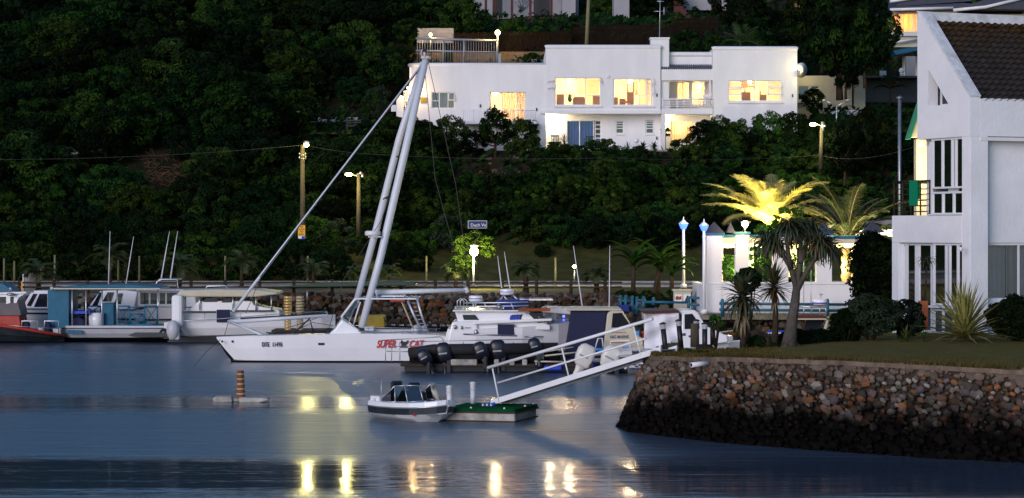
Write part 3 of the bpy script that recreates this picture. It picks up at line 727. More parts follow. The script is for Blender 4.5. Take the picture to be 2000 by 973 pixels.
# named bushes about the house
for (x, y, r, pr_, l, D0) in [
    (968, 250, 34, MIDT, 'round mid-green bush in front of the lit balcony door', 150),
    (1018, 272, 38, BUSH, 'feathery green bush at the corner by the downstairs terrace', 150),
    (880, 268, 38, MIDT, 'dark bush under the dim left window of the hill house', 150),
    (830, 272, 38, MIDT, 'bush hiding the foot of the hill house behind the boat mast', 150),
    (1185, 288, 20, BUSH, 'small dark bush right of the blue curtained door', 152),
    (1375, 272, 38, MIDT, 'tall bush growing up to the hill house balcony', 150),
    (1440, 272, 40, MIDT, 'bush below the right window block, left one', 150),
    (1500, 264, 40, MIDT, 'bush below the right window block with tall top shoots', 150),
    (1550, 262, 40, BIG, 'bush at the right corner of the white hill house', 150),
    (1610, 268, 42, BIG, 'dark bush behind the hillside street lamp', 150),
    (1700, 265, 52, BIG, 'large dark tree beside the grey flat-topped pole', 150),
    (1650, 290, 46, BIG, 'dark tree above the second palm', 145),
    (1770, 300, 55, BIG, 'dark tree behind the balcony of the near house', 145),
    (1405, 258, 28, MIDT, 'pointed bush between the balcony and the right window block', 150), (1400, 275, 40, BIG, 'dense bush before the lit downstairs door', 150),
    (1470, 285, 44, BIG, 'dense bush at the foot of the right window block', 150), (1535, 285, 46, BIG, 'dense bush under the right corner of the hill house', 150), (1330, 292, 26, BUSH, 'low bush before the lit downstairs curtains', 150),
    (925, 280, 28, BIG, 'dark bush between the dim window and the lit balcony door', 150), (860, 285, 44, BIG, 'dense bush at the foot of the left wing', 150), (1240, 300, 16, BUSH, 'low flowering bush below the small windows', 150), (1120, 296, 22, BUSH, 'rounded bush below the blue curtained door', 150), (1085, 292, 20, BUSH, 'rounded bush at the terrace corner below the lit wall', 150),
    (1715, 225, 38, BIG, 'dark tree crown under the upper terrace', 165), (1765, 232, 36, BIG, 'dark tree crown behind the top of the grey pole', 165), (1690, 30, 50, BIG, 'dark tree above the upper terrace', 165), (1580, 40, 50, BIG, 'dark tree left of the red blossom', 165), (1605, 70, 46, BIG, 'dark tree with red blossom behind the wall dish', 165),
    (1652, 140, 34, BIG, 'dark tree hanging over the right part of the cream house', 165),
    (1588, 195, 22, BUSH, 'clipped round bush before the cream house window', 160),
    (1640, 60, 85, BIG, 'big black-green tree with red blossom left of the lit upstairs room', 165),
    (1690, 85, 55, BIG, 'dark tree before the upper right terrace', 165),
    (1730, 60, 36, BIG, 'small dark tree touching the lit upstairs room', 165),
    (1400, 98, 36, MIDT, 'hedge bush behind the right parapet of the hill house', 174),
    (1340, 88, 38, MIDT, 'hedge bush behind the chimney', 174),
    (1480, 92, 42, MIDT, 'hedge bush behind the right block roof', 174),
    (1540, 85, 46, BIG, 'hedge tree behind the right corner roof', 174),
    (1245, 108, 14, BUSH, 'small bush showing behind the parapet left of the chimney', 175),
    (1040, 118, 20, BUSH, 'low bush at the foot of the brick wall above the roof', 174.6),
    (905, 38, 50, MIDT, 'clipped dome bush above the slatted fence', 180),
    (850, 30, 46, BIG, 'dark bush with red flowers above the left gate lamp', 180),
    (1000, 58, 30, BUSH, 'bright green hedge by the right gate lamp', 178),
    (1060, 62, 28, BUSH, 'bright green hedge below the columned house lawn', 178),
    (1115, 66, 26, BUSH, 'bright green hedge left of the yellow-lit pole', 178),
    (1172, 20, 30, BUSH, 'light green tree right of the yellow-lit pole', 185),
    (1245, 10, 42, BIG, 'dark tree behind the television aerial', 190),
    (1300, 5, 40, BIG, 'tree above the red steps', 190),
    (1440, 15, 60, BIG, 'black tree left of the brick chimney', 185),
    (1500, 50, 48, BIG, 'black bush below the brick chimney', 185),
    (1385, -5, 30, BIG, 'thin tree before the far white wall', 195),
    (800, 60, 34, BIG, 'dark tree at the left end of the gate', 176), (790, 108, 26, BIG, 'dark shrub left of the hill house corner', 165)]:
    if y > 190 and 800 < x < 1570 or x > 1575 and y < 300: tree_at(x, y, {150: 156.6, 152: 157, 145: 152, 160: 168, 165: 166.5}.get(D0, D0), r, pr_, l, 'bush' if 'bush' in l or 'hedge' in l else 'tree')
    else: hill_tree(x, y, r, pr_, l, 'bush' if 'bush' in l or 'hedge' in l else 'tree', D0=D0)
# clearing trees
for (x, y, r, l) in [(600, 195, 28, 'small dark tree at the left of the garden bench clearing'), (615, 222, 15, 'thin young tree on the clearing lawn'), (690, 175, 36, 'dark tree behind the garden bench'), (625, 165, 36, 'dark tree behind the low white garden wall'), (585, 232, 15, 'dark bush against the white garden wall end'), (640, 250, 18, 'bush before the low white garden wall'), (720, 262, 34, 'bush right of the garden bench'), (765, 255, 34, 'bush under the white gate pillar'), (690, 300, 50, 'bush on the slope below the garden bench'), (640, 315, 42, 'bush beside the tall street lamp'), (760, 310, 40, 'bush on the slope behind the boom'), (560, 260, 30, 'dark tree left of the clearing'), (545, 195, 40, 'dark tree over the clearing edge'), (650, 130, 50, 'tree above the clearing'), (740, 130, 50, 'dark tree left of the hill house'), (780, 200, 20, 'shrub left of the gate pillar')]:
    hill_tree(x, y, r, BIG if r > 30 else MIDT, l, 'bush' if l.startswith('bush') or 'shrub' in l else 'tree', D0=145)
# undergrowth of the hillside
w = MB(); rg = random.Random(5)
for i in range(26000):
    px = rg.uniform(-80, 2080); D = rg.uniform(146, 215); X = PX(px, D)
    if 790 < px < 1565 and 156.5 < D < 175: continue
    if 265 < px < 375 and 150 < D < 165: continue
    z = terr(X, D); n = Vector((rg.uniform(-1, 1), rg.uniform(-1.4, .3), rg.uniform(.2, 1))).normalized()
    a = n.orthogonal().normalized(); b = n.cross(a); s = rg.uniform(.15, .42); p = Vector((X, D, z+rg.uniform(.05, .7)))
    w.add([p-a*s, p-b*s*.5, p+a*s, p+b*s*.5], [(0, 1, 2, 3)], rg.choice([0, 0, 1]))
tag(part(w, 'undergrowth', ['leaf_dark', 'leaf_mid'], kind='stuff'), 'leafy undergrowth between the hillside trees', 'undergrowth')
# twigs on the earth slip
w = MB()
for i in range(260):
    q = on_hill(rg.uniform(270, 375), rg.uniform(300, 400), .1, 146); an = rg.uniform(0, 3.14); ln = rg.uniform(.3, 1.3)
    w.cyl(q, q+Vector((math.cos(an)*ln, rg.uniform(-.3, .1), math.sin(an)*ln*.5)), .025, .01, 4)
tag(part(w, 'dry_brushwood', 'twig', kind='stuff'), 'dry reddish brushwood lying on the bare slip of the left hillside', 'brushwood')
# ---- palms
def frond(mb, base, az, el, L, droop, nl=26, ll=.5, w=.035, m=0, mr=1, hang=.5):
    base = Vector(base); p = base.copy(); e = el; pts = [p.copy()]; dirs = []
    for i in range(10):
        d = Vector((math.cos(az)*math.cos(e), math.sin(az)*math.cos(e), math.sin(e))); dirs.append(d); p = p+d*(L/10); pts.append(p.copy()); e -= droop/10*(1+i*.12)
    dirs.append(dirs[-1]); mb.tube(pts, [.03*(1-i/11)+.006 for i in range(11)], 4, mr, True, False)
    side = Vector((-math.sin(az), math.cos(az), 0))
    tw = rnd.uniform(-.15, .15)
    for k in range(nl):
        t = .12+.88*k/nl; f = t*10; i = min(9, int(f)); q = pts[i].lerp(pts[i+1], f-i); d = dirs[i]
        l = ll*math.sin(math.pi*min(1, t*.93+.1))**.6*rnd.uniform(.85, 1.1)
        for s in (-1, 1):
            u = (side*s*(.85+rnd.uniform(-.12, .12))+d*(.75+rnd.uniform(-.15, .2))+Vector((0, 0, .25-hang*t+rnd.uniform(-.25, .25)))).normalized(); tip = q+u*l+Vector((0, 0, -l*hang*.35)); mid = q+u*l*.5
            nw = d.cross(u).normalized().cross(u)*w
            mb.add([q-nw*.5, q+nw*.5, mid+nw*.6, tip, mid-nw*.6], [(0, 1, 2, 3, 4)], m)
def palm(name, label, loc, h, n, L, mats, el0=.2, el1=1.35, droop=1.3, tr=.14, nl=26, ll=.45, cat='palm', lean=(0, 0), group=None, bark='bark', w=.035, hang=.5):
    r = thing(name, label, cat, loc, group); loc = Vector(loc)
    t = MB(); top = loc+Vector((lean[0], lean[1], h)); pts = [loc-Vector((0, 0, .3))]; rad = [tr*1.3]
    k = max(4, int(h/.18))
    for i in range(1, k+1): pts.append(loc.lerp(top, i/k)); rad.append(tr*(1.1-.25*i/k)*(1.14 if i % 2 else .92))
    t.tube(pts, rad, 9, 0); part(t, 'trunk', bark, r)
    for i in range(n):
        f = MB(); az = i*2.4+rnd.uniform(-.2, .2); el = el0+(el1-el0)*(i/n)+rnd.uniform(-.1, .1)
        frond(f, top-Vector((0, 0, .05)), az+rnd.uniform(-.2, .2), el+rnd.uniform(-.12, .12), L*rnd.uniform(.68, 1.12), droop*rnd.uniform(.8, 1.2), nl, ll, w, 0, 1, hang)
        part(f, 'frond', mats, r)
    return r
QP = [(75, 518, 565, 42), (215, 492, 562, 48), (350, 505, 565, 44), (472, 505, 560, 40), (612, 520, 560, 34), (890, 528, 562, 34), (1027, 520, 572, 34), (1165, 525, 566, 32), (700, 530, 562, 26), (760, 525, 562, 26)]
QL = ['short palm beside the pale board at the left end of the quay', 'taller feathery palm behind the teal-roofed houseboat', 'bushy palm behind the twin whip aerials', 'upright pale-stemmed palm left of the boom cable', 'short bushy palm at the foot of the notice pole', 'small palm left of the floodlight pole', 'stout palm on the rubble bank behind the sport boat radar', 'small palm on the verge right of the low garden lamp', 'small palm behind the catamaran mast foot', 'little palm right of the catamaran mast foot']
for (x, yc, yb, rp), l in zip(QP, QL):
    D = 112.9 if yb > 563 else 123.5; z = 1.9; s = D/F
    palm('quay_palm', l, (PX(x, D), D, z), max(.5, (yb-yc)*s*.9), 15, rp*s*1.15, ['palm_leaf', 'palm_leaf'], .15, 1.4, 1.2, .13 if yb > 563 else .1, 26, .42, group='young palms along the quay', w=.022)
# uplit palm and its neighbour behind the pavilion
palm('uplit_palm', 'palm lit brilliant yellow from below behind the pavilion', (PX(1505, 93), 93, 1.9), 3.3, 34, 3.3, ['palm_uplit_gold', 'palm_uplit_gold'], .55, 1.5, .75, .2, 84, .6, w=.016, hang=.35)
palm('tall_palm', 'dark feathery palm right of the uplit palm, behind the pavilion', (PX(1655, 92), 92, 1.9), 2.7, 26, 3.3, ['palm_leaf', 'dry_leaf'], .45, 1.5, .8, .24, 70, .6, bark='dry_leaf', w=.02, hang=.4)
# strelitzia: broad banana-like leaves
def banana(label, x, yt, yb, D, n, lean=0):
    s = D/F; h = (yb-yt)*s; loc = Vector((PX(x, D), D, PZ(yb, D))); r = thing('banana_plant', label, 'plant', loc, 'broad-leaved plants by the blue rail')
    t = MB(); top = loc+Vector((lean, 0, h*.6)); t.tube([loc-Vector((0, 0, .3)), loc.lerp(top, .5), top], [.11, .09, .07], 8); part(t, 'stem', 'bark', r)
    for i in range(n+4):
        b = MB(); az = i*math.pi+rnd.uniform(-.5, .5); b.blade(top-Vector((0, 0, .3)), az, rnd.uniform(.8, 1.45), h*rnd.uniform(.5, .72), .42, rnd.uniform(.9, 1.9), 8, 0, .2); part(b, 'leaf', 'leaf_lush', r)
banana('broad-leaved plant with ragged top, leftmost by the blue rail', 1237, 455, 580, 89.5, 7)
banana('leaning broad-leaved plant between its two neighbours by the blue rail', 1272, 470, 588, 89.5, 6, .4)
banana('broad-leaved plant nearest the white pole lamps', 1312, 480, 590, 89.5, 7)
banana('tallest upright broad-leaved plant behind the blue rail', 1286, 450, 580, 91.5, 5)
w = MB(); rg = random.Random(9)
for (x, y, r_) in [(1225, 588, .5), (1262, 592, .45), (1300, 590, .5), (1335, 585, .35)]: leafcloud(w, P(x, y, 89.2), r_, .4, .4, 12, 26, .12, rg, .4)
tag(part(w, 'ground_shrub', 'leaf_mid', origin=P(1260, 600, 89.2)), 'leafy ground shrubs behind the blue rail posts', 'shrub')
# near island plants ------------------------------------------
def rosette(label, name, c, n, L, wd, e0, e1, droop, mat_, stem=None, group=None, dead=0, cat='plant', seg=6, fold=.25):
    r = thing(name, label, cat, c if stem is None else stem, group); c = Vector(c)
    if stem is not None:
        t = MB(); s0 = Vector(stem); t.tube([s0-Vector((0, 0, .2)), s0.lerp(c, .5)+Vector((.04, 0, 0)), c], [.10, .08, .07], 9); part(t, 'stem', 'bark', r)
    b = MB()
    for i in range(n):
        t = i/n; b.blade(c+Vector((0, 0, -.1+.2*t)), i*2.4+rnd.uniform(-.2, .2), e0+(e1-e0)*t**1.1+rnd.uniform(-.12, .12), L*rnd.uniform(.75, 1.1), wd, droop*rnd.uniform(.6, 1.3)*(1.2-t), seg, 0 if rnd.random() < .8 else 1, fold)
    part(b, 'leaves', [mat_, 'aloe_red' if mat_ != 'agave' else 'agave'], r)
    if dead:
        b = MB()
        for i in range(dead): b.blade(c+Vector((0, 0, -.15-rnd.random()*.4)), rnd.uniform(0, 6.28), rnd.uniform(-1.4, -.9), L*.7, wd*.8, .3, 4)
        part(b, 'dead_leaves', 'dry_leaf', r)
    return r
D = 60.3
rosette('aloe with a drooping leaf head above a skirt of dead leaves', 'aloe', P(1450, 582, D), 100, .78, .085, -.5, 1.3, 1.3, 'aloe', P(1450, 690, D), dead=40)
rosette('spiky black-green yucca between the two aloes', 'yucca', P(1512, 560, 60.8), 150, .68, .05, -.6, 1.45, .35, 'aloe', P(1512, 690, 60.8), dead=14)
# branched aloe tree
tr_ = thing('tree_aloe', 'tall branched tree aloe with a wide head of drooping leaves', 'tree', P(1543, 684, 59.9)); b = MB(); D = 59.9
b.tube([P(1540, 690, D), P(1545, 640, D), P(1553, 590, D), P(1556, 560, D)], [.24, .15, .12, .1], 12)
b.tube([P(1540, 692, D), P(1532, 676, D-.2), P(1524, 690, D-.2)], [.1, .1, .03], 8)
heads = []
forks = [((1556, 565), (1545, 525), (1530, 500), (1515, 478), 0), ((1556, 562), (1562, 520), (1563, 490), (1562, 458), .15), ((1554, 572), (1576, 530), (1592, 505), (1600, 480), -.15), ((1562, 515), (1570, 490), (1580, 465), (1582, 450), .3), ((1545, 525), (1540, 500), (1538, 475), (1540, 450), -.3), ((1530, 500), (1518, 490), (1503, 480), (1496, 474), .2), ((1592, 505), (1605, 500), (1614, 492), (1618, 487), .2)]
for a, c, d, e, dy in forks:
    pts = [P(*a, D), P(*c, D+dy*.4), P(*d, D+dy*.8), P(*e, D+dy)]; b.tube(pts, [.085, .065, .055, .045], 8); heads.append(pts[-1])
part(b, 'trunk', 'bark_grey', tr_)
for hc in heads:
    b = MB()
    for i in range(80):
        t = i/80; b.blade(hc+Vector((0, 0, .06*t)), i*2.4, -.45+1.7*t, rnd.uniform(.5, .8), .065, rnd.uniform(1.2, 2.2), 6, 0 if rnd.random() < .85 else 1)
    part(b, 'leaf_head', ['aloe', 'aloe_red'], tr_)
rosette('large yellow-striped agave fan in front of the near house corner', 'variegated_agave', P(1884, 655, 60.5), 130, 1.42, .085, .12, 1.5, .35, 'agave', cat='plant', seg=6, fold=.3)
# low plants
def lowshrub(label, x, y, D, rx, rz, mats, n=44, per=60, size=.07, name='shrub', cat='shrub', group=None):
    r = thing(name, label, cat, (PX(x, D), D, 1.9), group); rg = random.Random(int(x)); c = P(x, y, D)
    b = MB(); leafcloud(b, c, rx, rx*.8, rz, n, per, size, rg, .3, 0, 1 if len(mats) > 1 else None); part(b, 'foliage', mats, r)
    t = MB()
    for k in range(6):
        an = k*1.05; t.tube([Vector((c.x, c.y, 1.85)), c+Vector((math.cos(an)*rx*.6, math.sin(an)*rx*.5, rz*.3))], [.03, .01], 5)
    part(t, 'stem', 'bark', r)
lowshrub('grey-green shrub in front of the glass doors of the near house', 1700, 618, 61.5, .75, .5, ['leaf_grey', 'leaf_dark'], 150, 80, .055)
lowshrub('grey-green shrub beside the orange planter', 1768, 622, 61.8, .5, .45, ['leaf_grey', 'leaf_dark'], 100, 80, .055)
lowshrub('dark shrub low on the lawn edge right of the tree aloe', 1652, 636, 61.3, .42, .38, ['leaf_dark'], 70, 80, .06)
lowshrub('tall black hedge behind the grey-green shrub, left of the near house', 1712, 530, 71, .74, 1.15, ['leaf_dark', 'leaf_mid'], 190, 90, .075)
lowshrub('dark clipped hedge under the curtained ground-floor window', 1985, 622, 60.6, .72, .52, ['leaf_dark'], 190, 90, .05)
lowshrub('dark hedge at the right edge beyond the curtained window', 2065, 620, 60.4, .7, .52, ['leaf_dark'], 90, 90, .05)
lowshrub('small spreading plant among the path lights', 1398, 628, 60.0, .2, .14, ['leaf_lush', 'leaf_mid'], 14, 26, .07, 'small_plant', 'plant')
lowshrub('low plant at the wall edge under the path lights', 1345, 690, 57.3, .16, .11, ['leaf_mid', 'leaf_lush'], 12, 26, .05, 'small_plant', 'plant')
lowshrub('trailing plant on the stone wall beside the drain pipe', 1372, 692, 56.8, .3, .07, ['leaf_dark', 'leaf_mid'], 16, 26, .05, 'small_plant', 'plant')
lowshrub('dark undergrowth between the aloes', 1490, 672, 60.9, .45, .2, ['leaf_dark'], 30, 50, .06, 'small_plant', 'plant')
for x, l in [(1600, 'dark undergrowth right of the tree aloe'), (1560, 'dark undergrowth behind the tree aloe'), (1640, 'dark undergrowth behind the lawn'), (1462, 'leafy plant behind the drooping aloe')]:
    lowshrub(l, x, 663 if x > 1500 else 548, 62.0 if x > 1500 else 61.5, .5 if x > 1500 else .35, .24 if x > 1500 else .3, ['leaf_dark'], 70, 60, .06, 'small_plant', 'plant')
rosette('small grass-like aloe at the foot of the tree aloe', 'small_aloe', P(1500, 678, 59.6), 24, .4, .035, .1, 1.3, 1.0, 'aloe')
rosette('small green aloe before the grey-green shrub', 'small_aloe', P(1770, 662, 60.2), 26, .32, .04, .2, 1.4, .5, 'leaf_lush')
rosette('tiny green aloe on the lawn edge beside the agave', 'small_aloe', P(1805, 664, 60.0), 22, .25, .035, .2, 1.4, .5, 'leaf_lush')
w = MB(); q = P(1378, 682, 58.5); tn = []
stone(w, tn, q, Vector((1, 0, 0)), Vector((0, 0, 1)), Vector((0, 1, 0)), .3, .16, .2, (.03, .02, .015)); 
tag(part(w, 'boulder', 'stones_wet', origin=q, vcol=tn), 'dark boulder on the lawn edge left of the aloe', 'rock')
# ============================================================ NEAR HOUSE (right edge)
A_ = R(22.4); NO = Vector((12.73, 64, 0)); NU = Vector((math.cos(A_), math.sin(A_), 0)); NV = Vector((-math.sin(A_), math.cos(A_), 0))
def NH(u, v, z): return NO+NU*u+NV*v+Vector((0, 0, z))
def vpx(px): p = px-1000; return (57285-p*64)/(p*.9245+1714.5)
def upx(px): p = px-1000; return (p*64-57285)/(4160-.381*p)
def zvy(py, v): return PZ(py, 64+.9245*v)
nh = thing('apartment_house', 'white rough-plastered house with a steep tiled roof at the right edge', 'house', NH(3, 3, 2))
TH = NU*.32
def gp(pts, off=TH, mb=None): mb.prism([NH(0, v, z) for v, z in pts], off)
w = MB(); sl = .996; rz_ = lambda v: 8.7+v*sl
gp([(0, 7.62), (2.7, 7.62), (2.7, 8.55), (2.13, 8.55), (1.08, 8.55), (0, 8.55)], mb=w)
gp([(0, 8.55), (1.08, 8.55), (1.08, rz_(1.08)), (0, 8.7)], mb=w)
gp([(1.08, 8.55), (2.13, 9.62), (2.13, rz_(2.13)), (1.08, rz_(1.08))], mb=w)
gp([(2.13, 8.55), (2.7, 8.55), (2.7, 11.28), (2.55, 11.26), (2.13, rz_(2.13))], mb=w)
part(w, 'gable_wall', 'plaster_rough', nh)
w = MB()   # weathered coping on the gable slope, on the ridge parapet
w.prism([NH(-.02, 0, 8.702), NH(-.02, 2.55, 11.262), NH(-.02, 2.72, 11.285), NH(-.02, 2.72, 11.33), NH(-.02, 2.53, 11.31), NH(-.02, -.02, 8.75)], NU*.37)
w.prism([NH(.36, 2.5, 11.0), NH(.36, 2.72, 11.0), NH(.36, 2.72, 11.30), NH(.36, 2.5, 11.30)], NU*8)
part(w, 'coping', 'coping', nh, bevel=.01)
w = MB()
w.fbox(NH(0.002, 0, 1.6), NU*.585, NV*.42, (0, 0, 6.018))                       # corner pier
w.fbox(NH(.323, 0, 7.62), NU*8, NV*.3, (0, 0, 1.06))                         # band under the eave
w.fbox(NH(.59, .30, zvy(475, 0)), NU*8, NV*.25, (0, 0, 7.617-zvy(475, 0)))     # recessed panel
w.fbox(NH(.59, .28, 1.6), NU*8, NV*.3, (0, 0, 1.45))                         # wall under the window
w.fbox(NH(2.6, .30, 3.05), NU*5.6, NV*.25, (0, 0, 1.58))
w.fbox(NH(.1, 3.8, 1.6), NU*7, NV*.28, (0, 0, 3.0)); w.fbox(NH(.3, 2.45, 5.5), NU*8, NV*.25, (0, 0, 5.4))
part(w, 'front_wall', 'plaster_rough', nh, bevel=.012)
w = MB()   # balcony slab and parapet band, left pier
w.fbox(NH(-.004, .42, 4.64), NU*.25, NV*3.66, (0, 0, .79)); w.fbox(NH(.25, 3.82, 4.64), NU*3, NV*.26, (0, 0, .79))
w.fbox(NH(.246, .42, 4.9), NU*3, NV*3.4, (0, 0, .2)); w.fbox(NH(-.002, 3.72, 1.6), NU*.3, NV*.36, (0, 0, 3.038))
part(w, 'balcony_slab', 'plaster_rough', nh, bevel=.012)
w = MB(); w.fbox(NH(.13, 1.93, 5.1), NU*3, NV*.14, (0, 0, 2.6)); w.fbox(NH(.3, 3.6, 2.04), NU*3, NV*.14, (0, 0, 2.8)); w.fbox(NH(1.5, .5, 2.04), NU*.1, NV*3.05, (0, 0, 2.85)); part(w, 'end_wall', 'room_dark', nh)  # inner walls coloured dark so the rooms look unlit behind the panes
w = MB(); w.fbox(NH(.07, 2.075, 5.43), NU*3, NV*.1, (0, 0, 2.1)); part(w, 'balcony_wall', 'plaster_rough', nh)
w = MB(); w.fbox(NH(.33, -.02, 7.5), NU*8, NV*2.6, (0, 0, .1)); w.fbox(NH(.3, 2.1, 7.44), NU*1.5, NV*.6, (0,0,.18)); part(w, 'ceiling', 'plaster', nh)
w = MB(); w.fbox(NH(.25, .42, 1.9), NU*8, NV*3.4, (0, 0, .14)); part(w, 'floor_slab', 'concrete', nh)
w = MB(); w.fbox(NH(3.2, .6, 2.1), NU*.1, NV*3.2, (0, 0, 5.3)); part(w, 'inner_wall', 'room_dark', nh)
# tiled roof
w = MB(); nu_ = 190; rows_ = 15; vs = []; prof = []
for r_ in range(rows_):
    v0 = -.02+2.5*r_/rows_; v1 = -.02+2.5*(r_+1)/rows_; prof += [(v0, .075), (v1+.05, -.03)]
for v, up_ in prof:
    for i in range(nu_+1):
        u = .33+i*(5.2/nu_); wv = .06*abs(math.sin(u*math.pi/.24))
        wob = .012*mnoise.noise(Vector((u*3, v*5, 0)))
        vs.append(NH(u, v, 8.56+v*.985+up_+wv+wob))
w.add(vs, [(j*(nu_+1)+i, j*(nu_+1)+i+1, (j+1)*(nu_+1)+i+1, (j+1)*(nu_+1)+i) for j in range(len(prof)-1) for i in range(nu_)], 0, False)
for k in range(len(w.m)):
    if rnd.random() < (k//nu_/(rows_*2))**3*1.3-.15: w.m[k] = 1
part(w, 'tiled_roof', ['roof_tile', 'roof_tile_moss'], nh)
w = MB(); w.fbox(NH(.34, 2.42, 10.9), NU*7, NV*.1, (0, 0, .12)); part(w, 'flashing', 'navy', nh)
# windows of the gable side
def vframe(name, v0, v1, z0, z1, posts, bars, u=.06, wd=.055, gl='glass_boat', parent=nh, d=.07):
    w = MB(); f = lambda a, b, c, e: w.fbox(NH(u, a, c), NU*d, NV*(b-a), (0, 0, e-c))
    f(v0, v1, z0, z0+wd); f(v0, v1, z1-wd, z1); f(v0, v0+wd, z0+wd, z1-wd); f(v1-wd, v1, z0+wd, z1-wd)
    for p in posts: f(p-wd/2, p+wd/2, z0+wd, z1-wd)
    for q in bars: w.fbox(NH(u+.01, v0+wd, q-wd/2), NU*(d-.02), NV*(v1-v0-2*wd), (0, 0, wd))
    o = part(w, name, 'frame_white', parent)
    g_ = MB(); g_.add([NH(u+d*.5, v0, z0), NH(u+d*.5, v1, z0), NH(u+d*.5, v1, z1), NH(u+d*.5, v0, z1)], [(0, 1, 2, 3)]); part(g_, 'pane', gl, o)
    return o
vframe('window', vpx(1878), 2.06, zvy(368, 1), 7.615, [vpx(1862), vpx(1855), vpx(1836)], [])
vframe('window', vpx(1878), 2.06, 5.44, zvy(374, 1), [vpx(1858), vpx(1837)], [])
vframe('window', vpx(1878), vpx(1818), zvy(598, 1), 4.635, [vpx(1866), vpx(1850), vpx(1843)], [])
vframe('window', vpx(1878), vpx(1818), 2.06, zvy(605, 1), [vpx(1858), vpx(1837)], [])
vframe('sliding_door', vpx(1812), 3.72, 2.06, 4.635, [vpx(1780), vpx(1785)], [], u=.14, wd=.07)
w = MB(); w.fbox(NH(-.06, vpx(1880), zvy(603, 1)), NU*.2, NV*(vpx(1815)-vpx(1880)), (0, 0, .06)); w.fbox(NH(-.05, vpx(1880), 5.435), NU*.1, NV*(2.08-vpx(1880)), (0, 0, .03)); part(w, 'window_sill', 'frame_white', nh)
w = MB(); w.add([NH(.2, 1.08, 8.56), NH(.2, 1.75, 9.24), NH(.2, 1.75, 8.56)], [(0, 1, 2)]); tw = part(w, 'triangle_pane', 'glass_boat', nh)
w = MB(); w.fbox(NH(.17, 1.72, 8.56), NU*.06, NV*.05, (0, 0, .7)); w.fbox(NH(.17, 1.08, 8.55), NU*.06, NV*.65, (0, 0, .04)); part(w, 'triangle_frame', ['frame_white'], nh)
w = MB(); w.curtain(NH(.18, vpx(1862), 5.45), NV, .5, 2.1, .03, 6); w.curtain(NH(.18, vpx(1866), 2.1), NV, .42, 2.5, .03, 5); w.curtain(NH(.4, vpx(1842), 5.45), NV, .25, 2.1, .03, 4); w.curtain(NH(.4, vpx(1800), 2.1), NV, .5, 2.5, .03, 5)
part(w, 'side_curtain', 'curtain_grey', nh)
w = MB(); w.curtain(NH(.60, .52, 3.1), NU, 2.0, 1.5, .035, 11); part(w, 'front_curtain', 'curtain_grey', nh)
w = MB(); z0, z1 = 3.05, 4.64
for a, b, c, d in [(.59, 2.6, z0, z0+.05), (.59, 2.6, z1-.06, z1), (.59, .63, z0+.05, z1-.06), (1.80, 1.86, z0+.05, z1-.06)]: w.fbox(NH(a, .33, c), NU*(b-a), NV*.06, (0, 0, d-c))
fo = part(w, 'front_window', 'frame_white', nh); g_ = MB(); g_.add([NH(.59, .36, z0), NH(2.6, .36, z0), NH(2.6, .36, z1), NH(.59, .36, z1)], [(0, 1, 2, 3)]); part(g_, 'pane', 'glass_clear', fo)
w = MB(); w.fbox(NH(-.03, vpx(1748)-.2, 5.43), NU*.03, NV*.001, (0, 0, .001))
w = MB()
for v in [2.12, 2.6, 3.1, 3.55, 4.02]: w.cyl(NH(.04, v, 5.4), NH(.04, v, 6.4), .022)
for u in [.6, 1.2, 1.8]: w.cyl(NH(u, 4.02, 5.4), NH(u, 4.02, 6.4), .022)
for k in range(6):
    z = 5.55+k*.165; w.tube([NH(.04, 2.1, z), NH(.04, 4.02, z)], .012, 6); w.tube([NH(.04, 4.02, z), NH(1.8, 4.02, z)], .012, 6)
w.tube([NH(.04, 2.1, 6.42), NH(.04, 4.04, 6.42), NH(1.8, 4.02, 6.42)], .028, 8); part(w, 'balcony_railing', 'bark', nh)
q = NH(.15, .28, 4.38); w = MB(); w.lathe([(.03, -.06), (.06, -.03), (.06, .04), (.02, .07)], P(1877, 487, 63.9)); part(w, 'wall_lamp', 'frame_white', nh)
lt = MB(); q = NH(.1, 3.0, 5.75); b = MB(); b.fbox(NH(.0, 2.72, 5.72), NU*.03, NV*.42, (0, 0, .68)); b.fbox(NH(.07, 2.72, 5.9), NU*.03, NV*.42, (0, 0, .5)); b.fbox(NH(0, 2.72, 6.4), NU*.1, NV*.42, (0, 0, .05))
tag(part(b, 'beach_towel', 'green_roof', origin=NH(0, 2.9, 5.7)), 'bright green towel hung over the brown balcony rail', 'towel')
pl_ = thing('planter', 'tall orange planter box beside the ground-floor glass door', 'planter', P(1808, 655, 63.6)); w = MB(); w.pbox(1797, 588, 1813, 645, 63.6, .3); part(w, 'box', 'terracotta', pl_, bevel=.01)
w = MB(); c = P(1805, 590, 63.75)
for i in range(3): pass
part(MB().tube([P(1805, 590, 63.75), P(1808, 560, 63.75), P(1810, 520, 63.75)], [.03, .03, .02], 6), 'stem', 'bark', pl_)
w = MB()
for i in range(26): w.blade(P(1810, 512, 63.75), i*2.4, .1+.045*i, rnd.uniform(.35, .55), .03, 1.9, 6)
part(w, 'leaves', 'aloe', pl_)
# ============================================================ lit house behind the balcony
lh = thing('lit_house', 'floodlit yellow-white house with a green gable roof behind the balcony', 'house', P(1840, 560, 80)); D = 80
w = MB(); w.pbox(1790, 272, 1990, 600, D, .5); part(w, 'wall', 'cream_wall', lh)
w = MB(); w.pprism([(1776, 268), (1796, 205), (1990, 90), (1990, 268)], D-1.2, .5); part(w, 'gable', 'cream_wall', lh)
w = MB(); w.pprism([(1772, 272), (1796, 197), (1802, 194), (1779, 272)], D-1.3, .5); part(w, 'roof_edge', 'green_roof', lh)
w = MB(); w.ball(P(1800, 282, 79.6), .09); part(w, 'lamp', 'glow_warm', lh); lamp('lamp_light', P(1797, 330, 78.6), 160, (1, .78, .35), lh, .1)
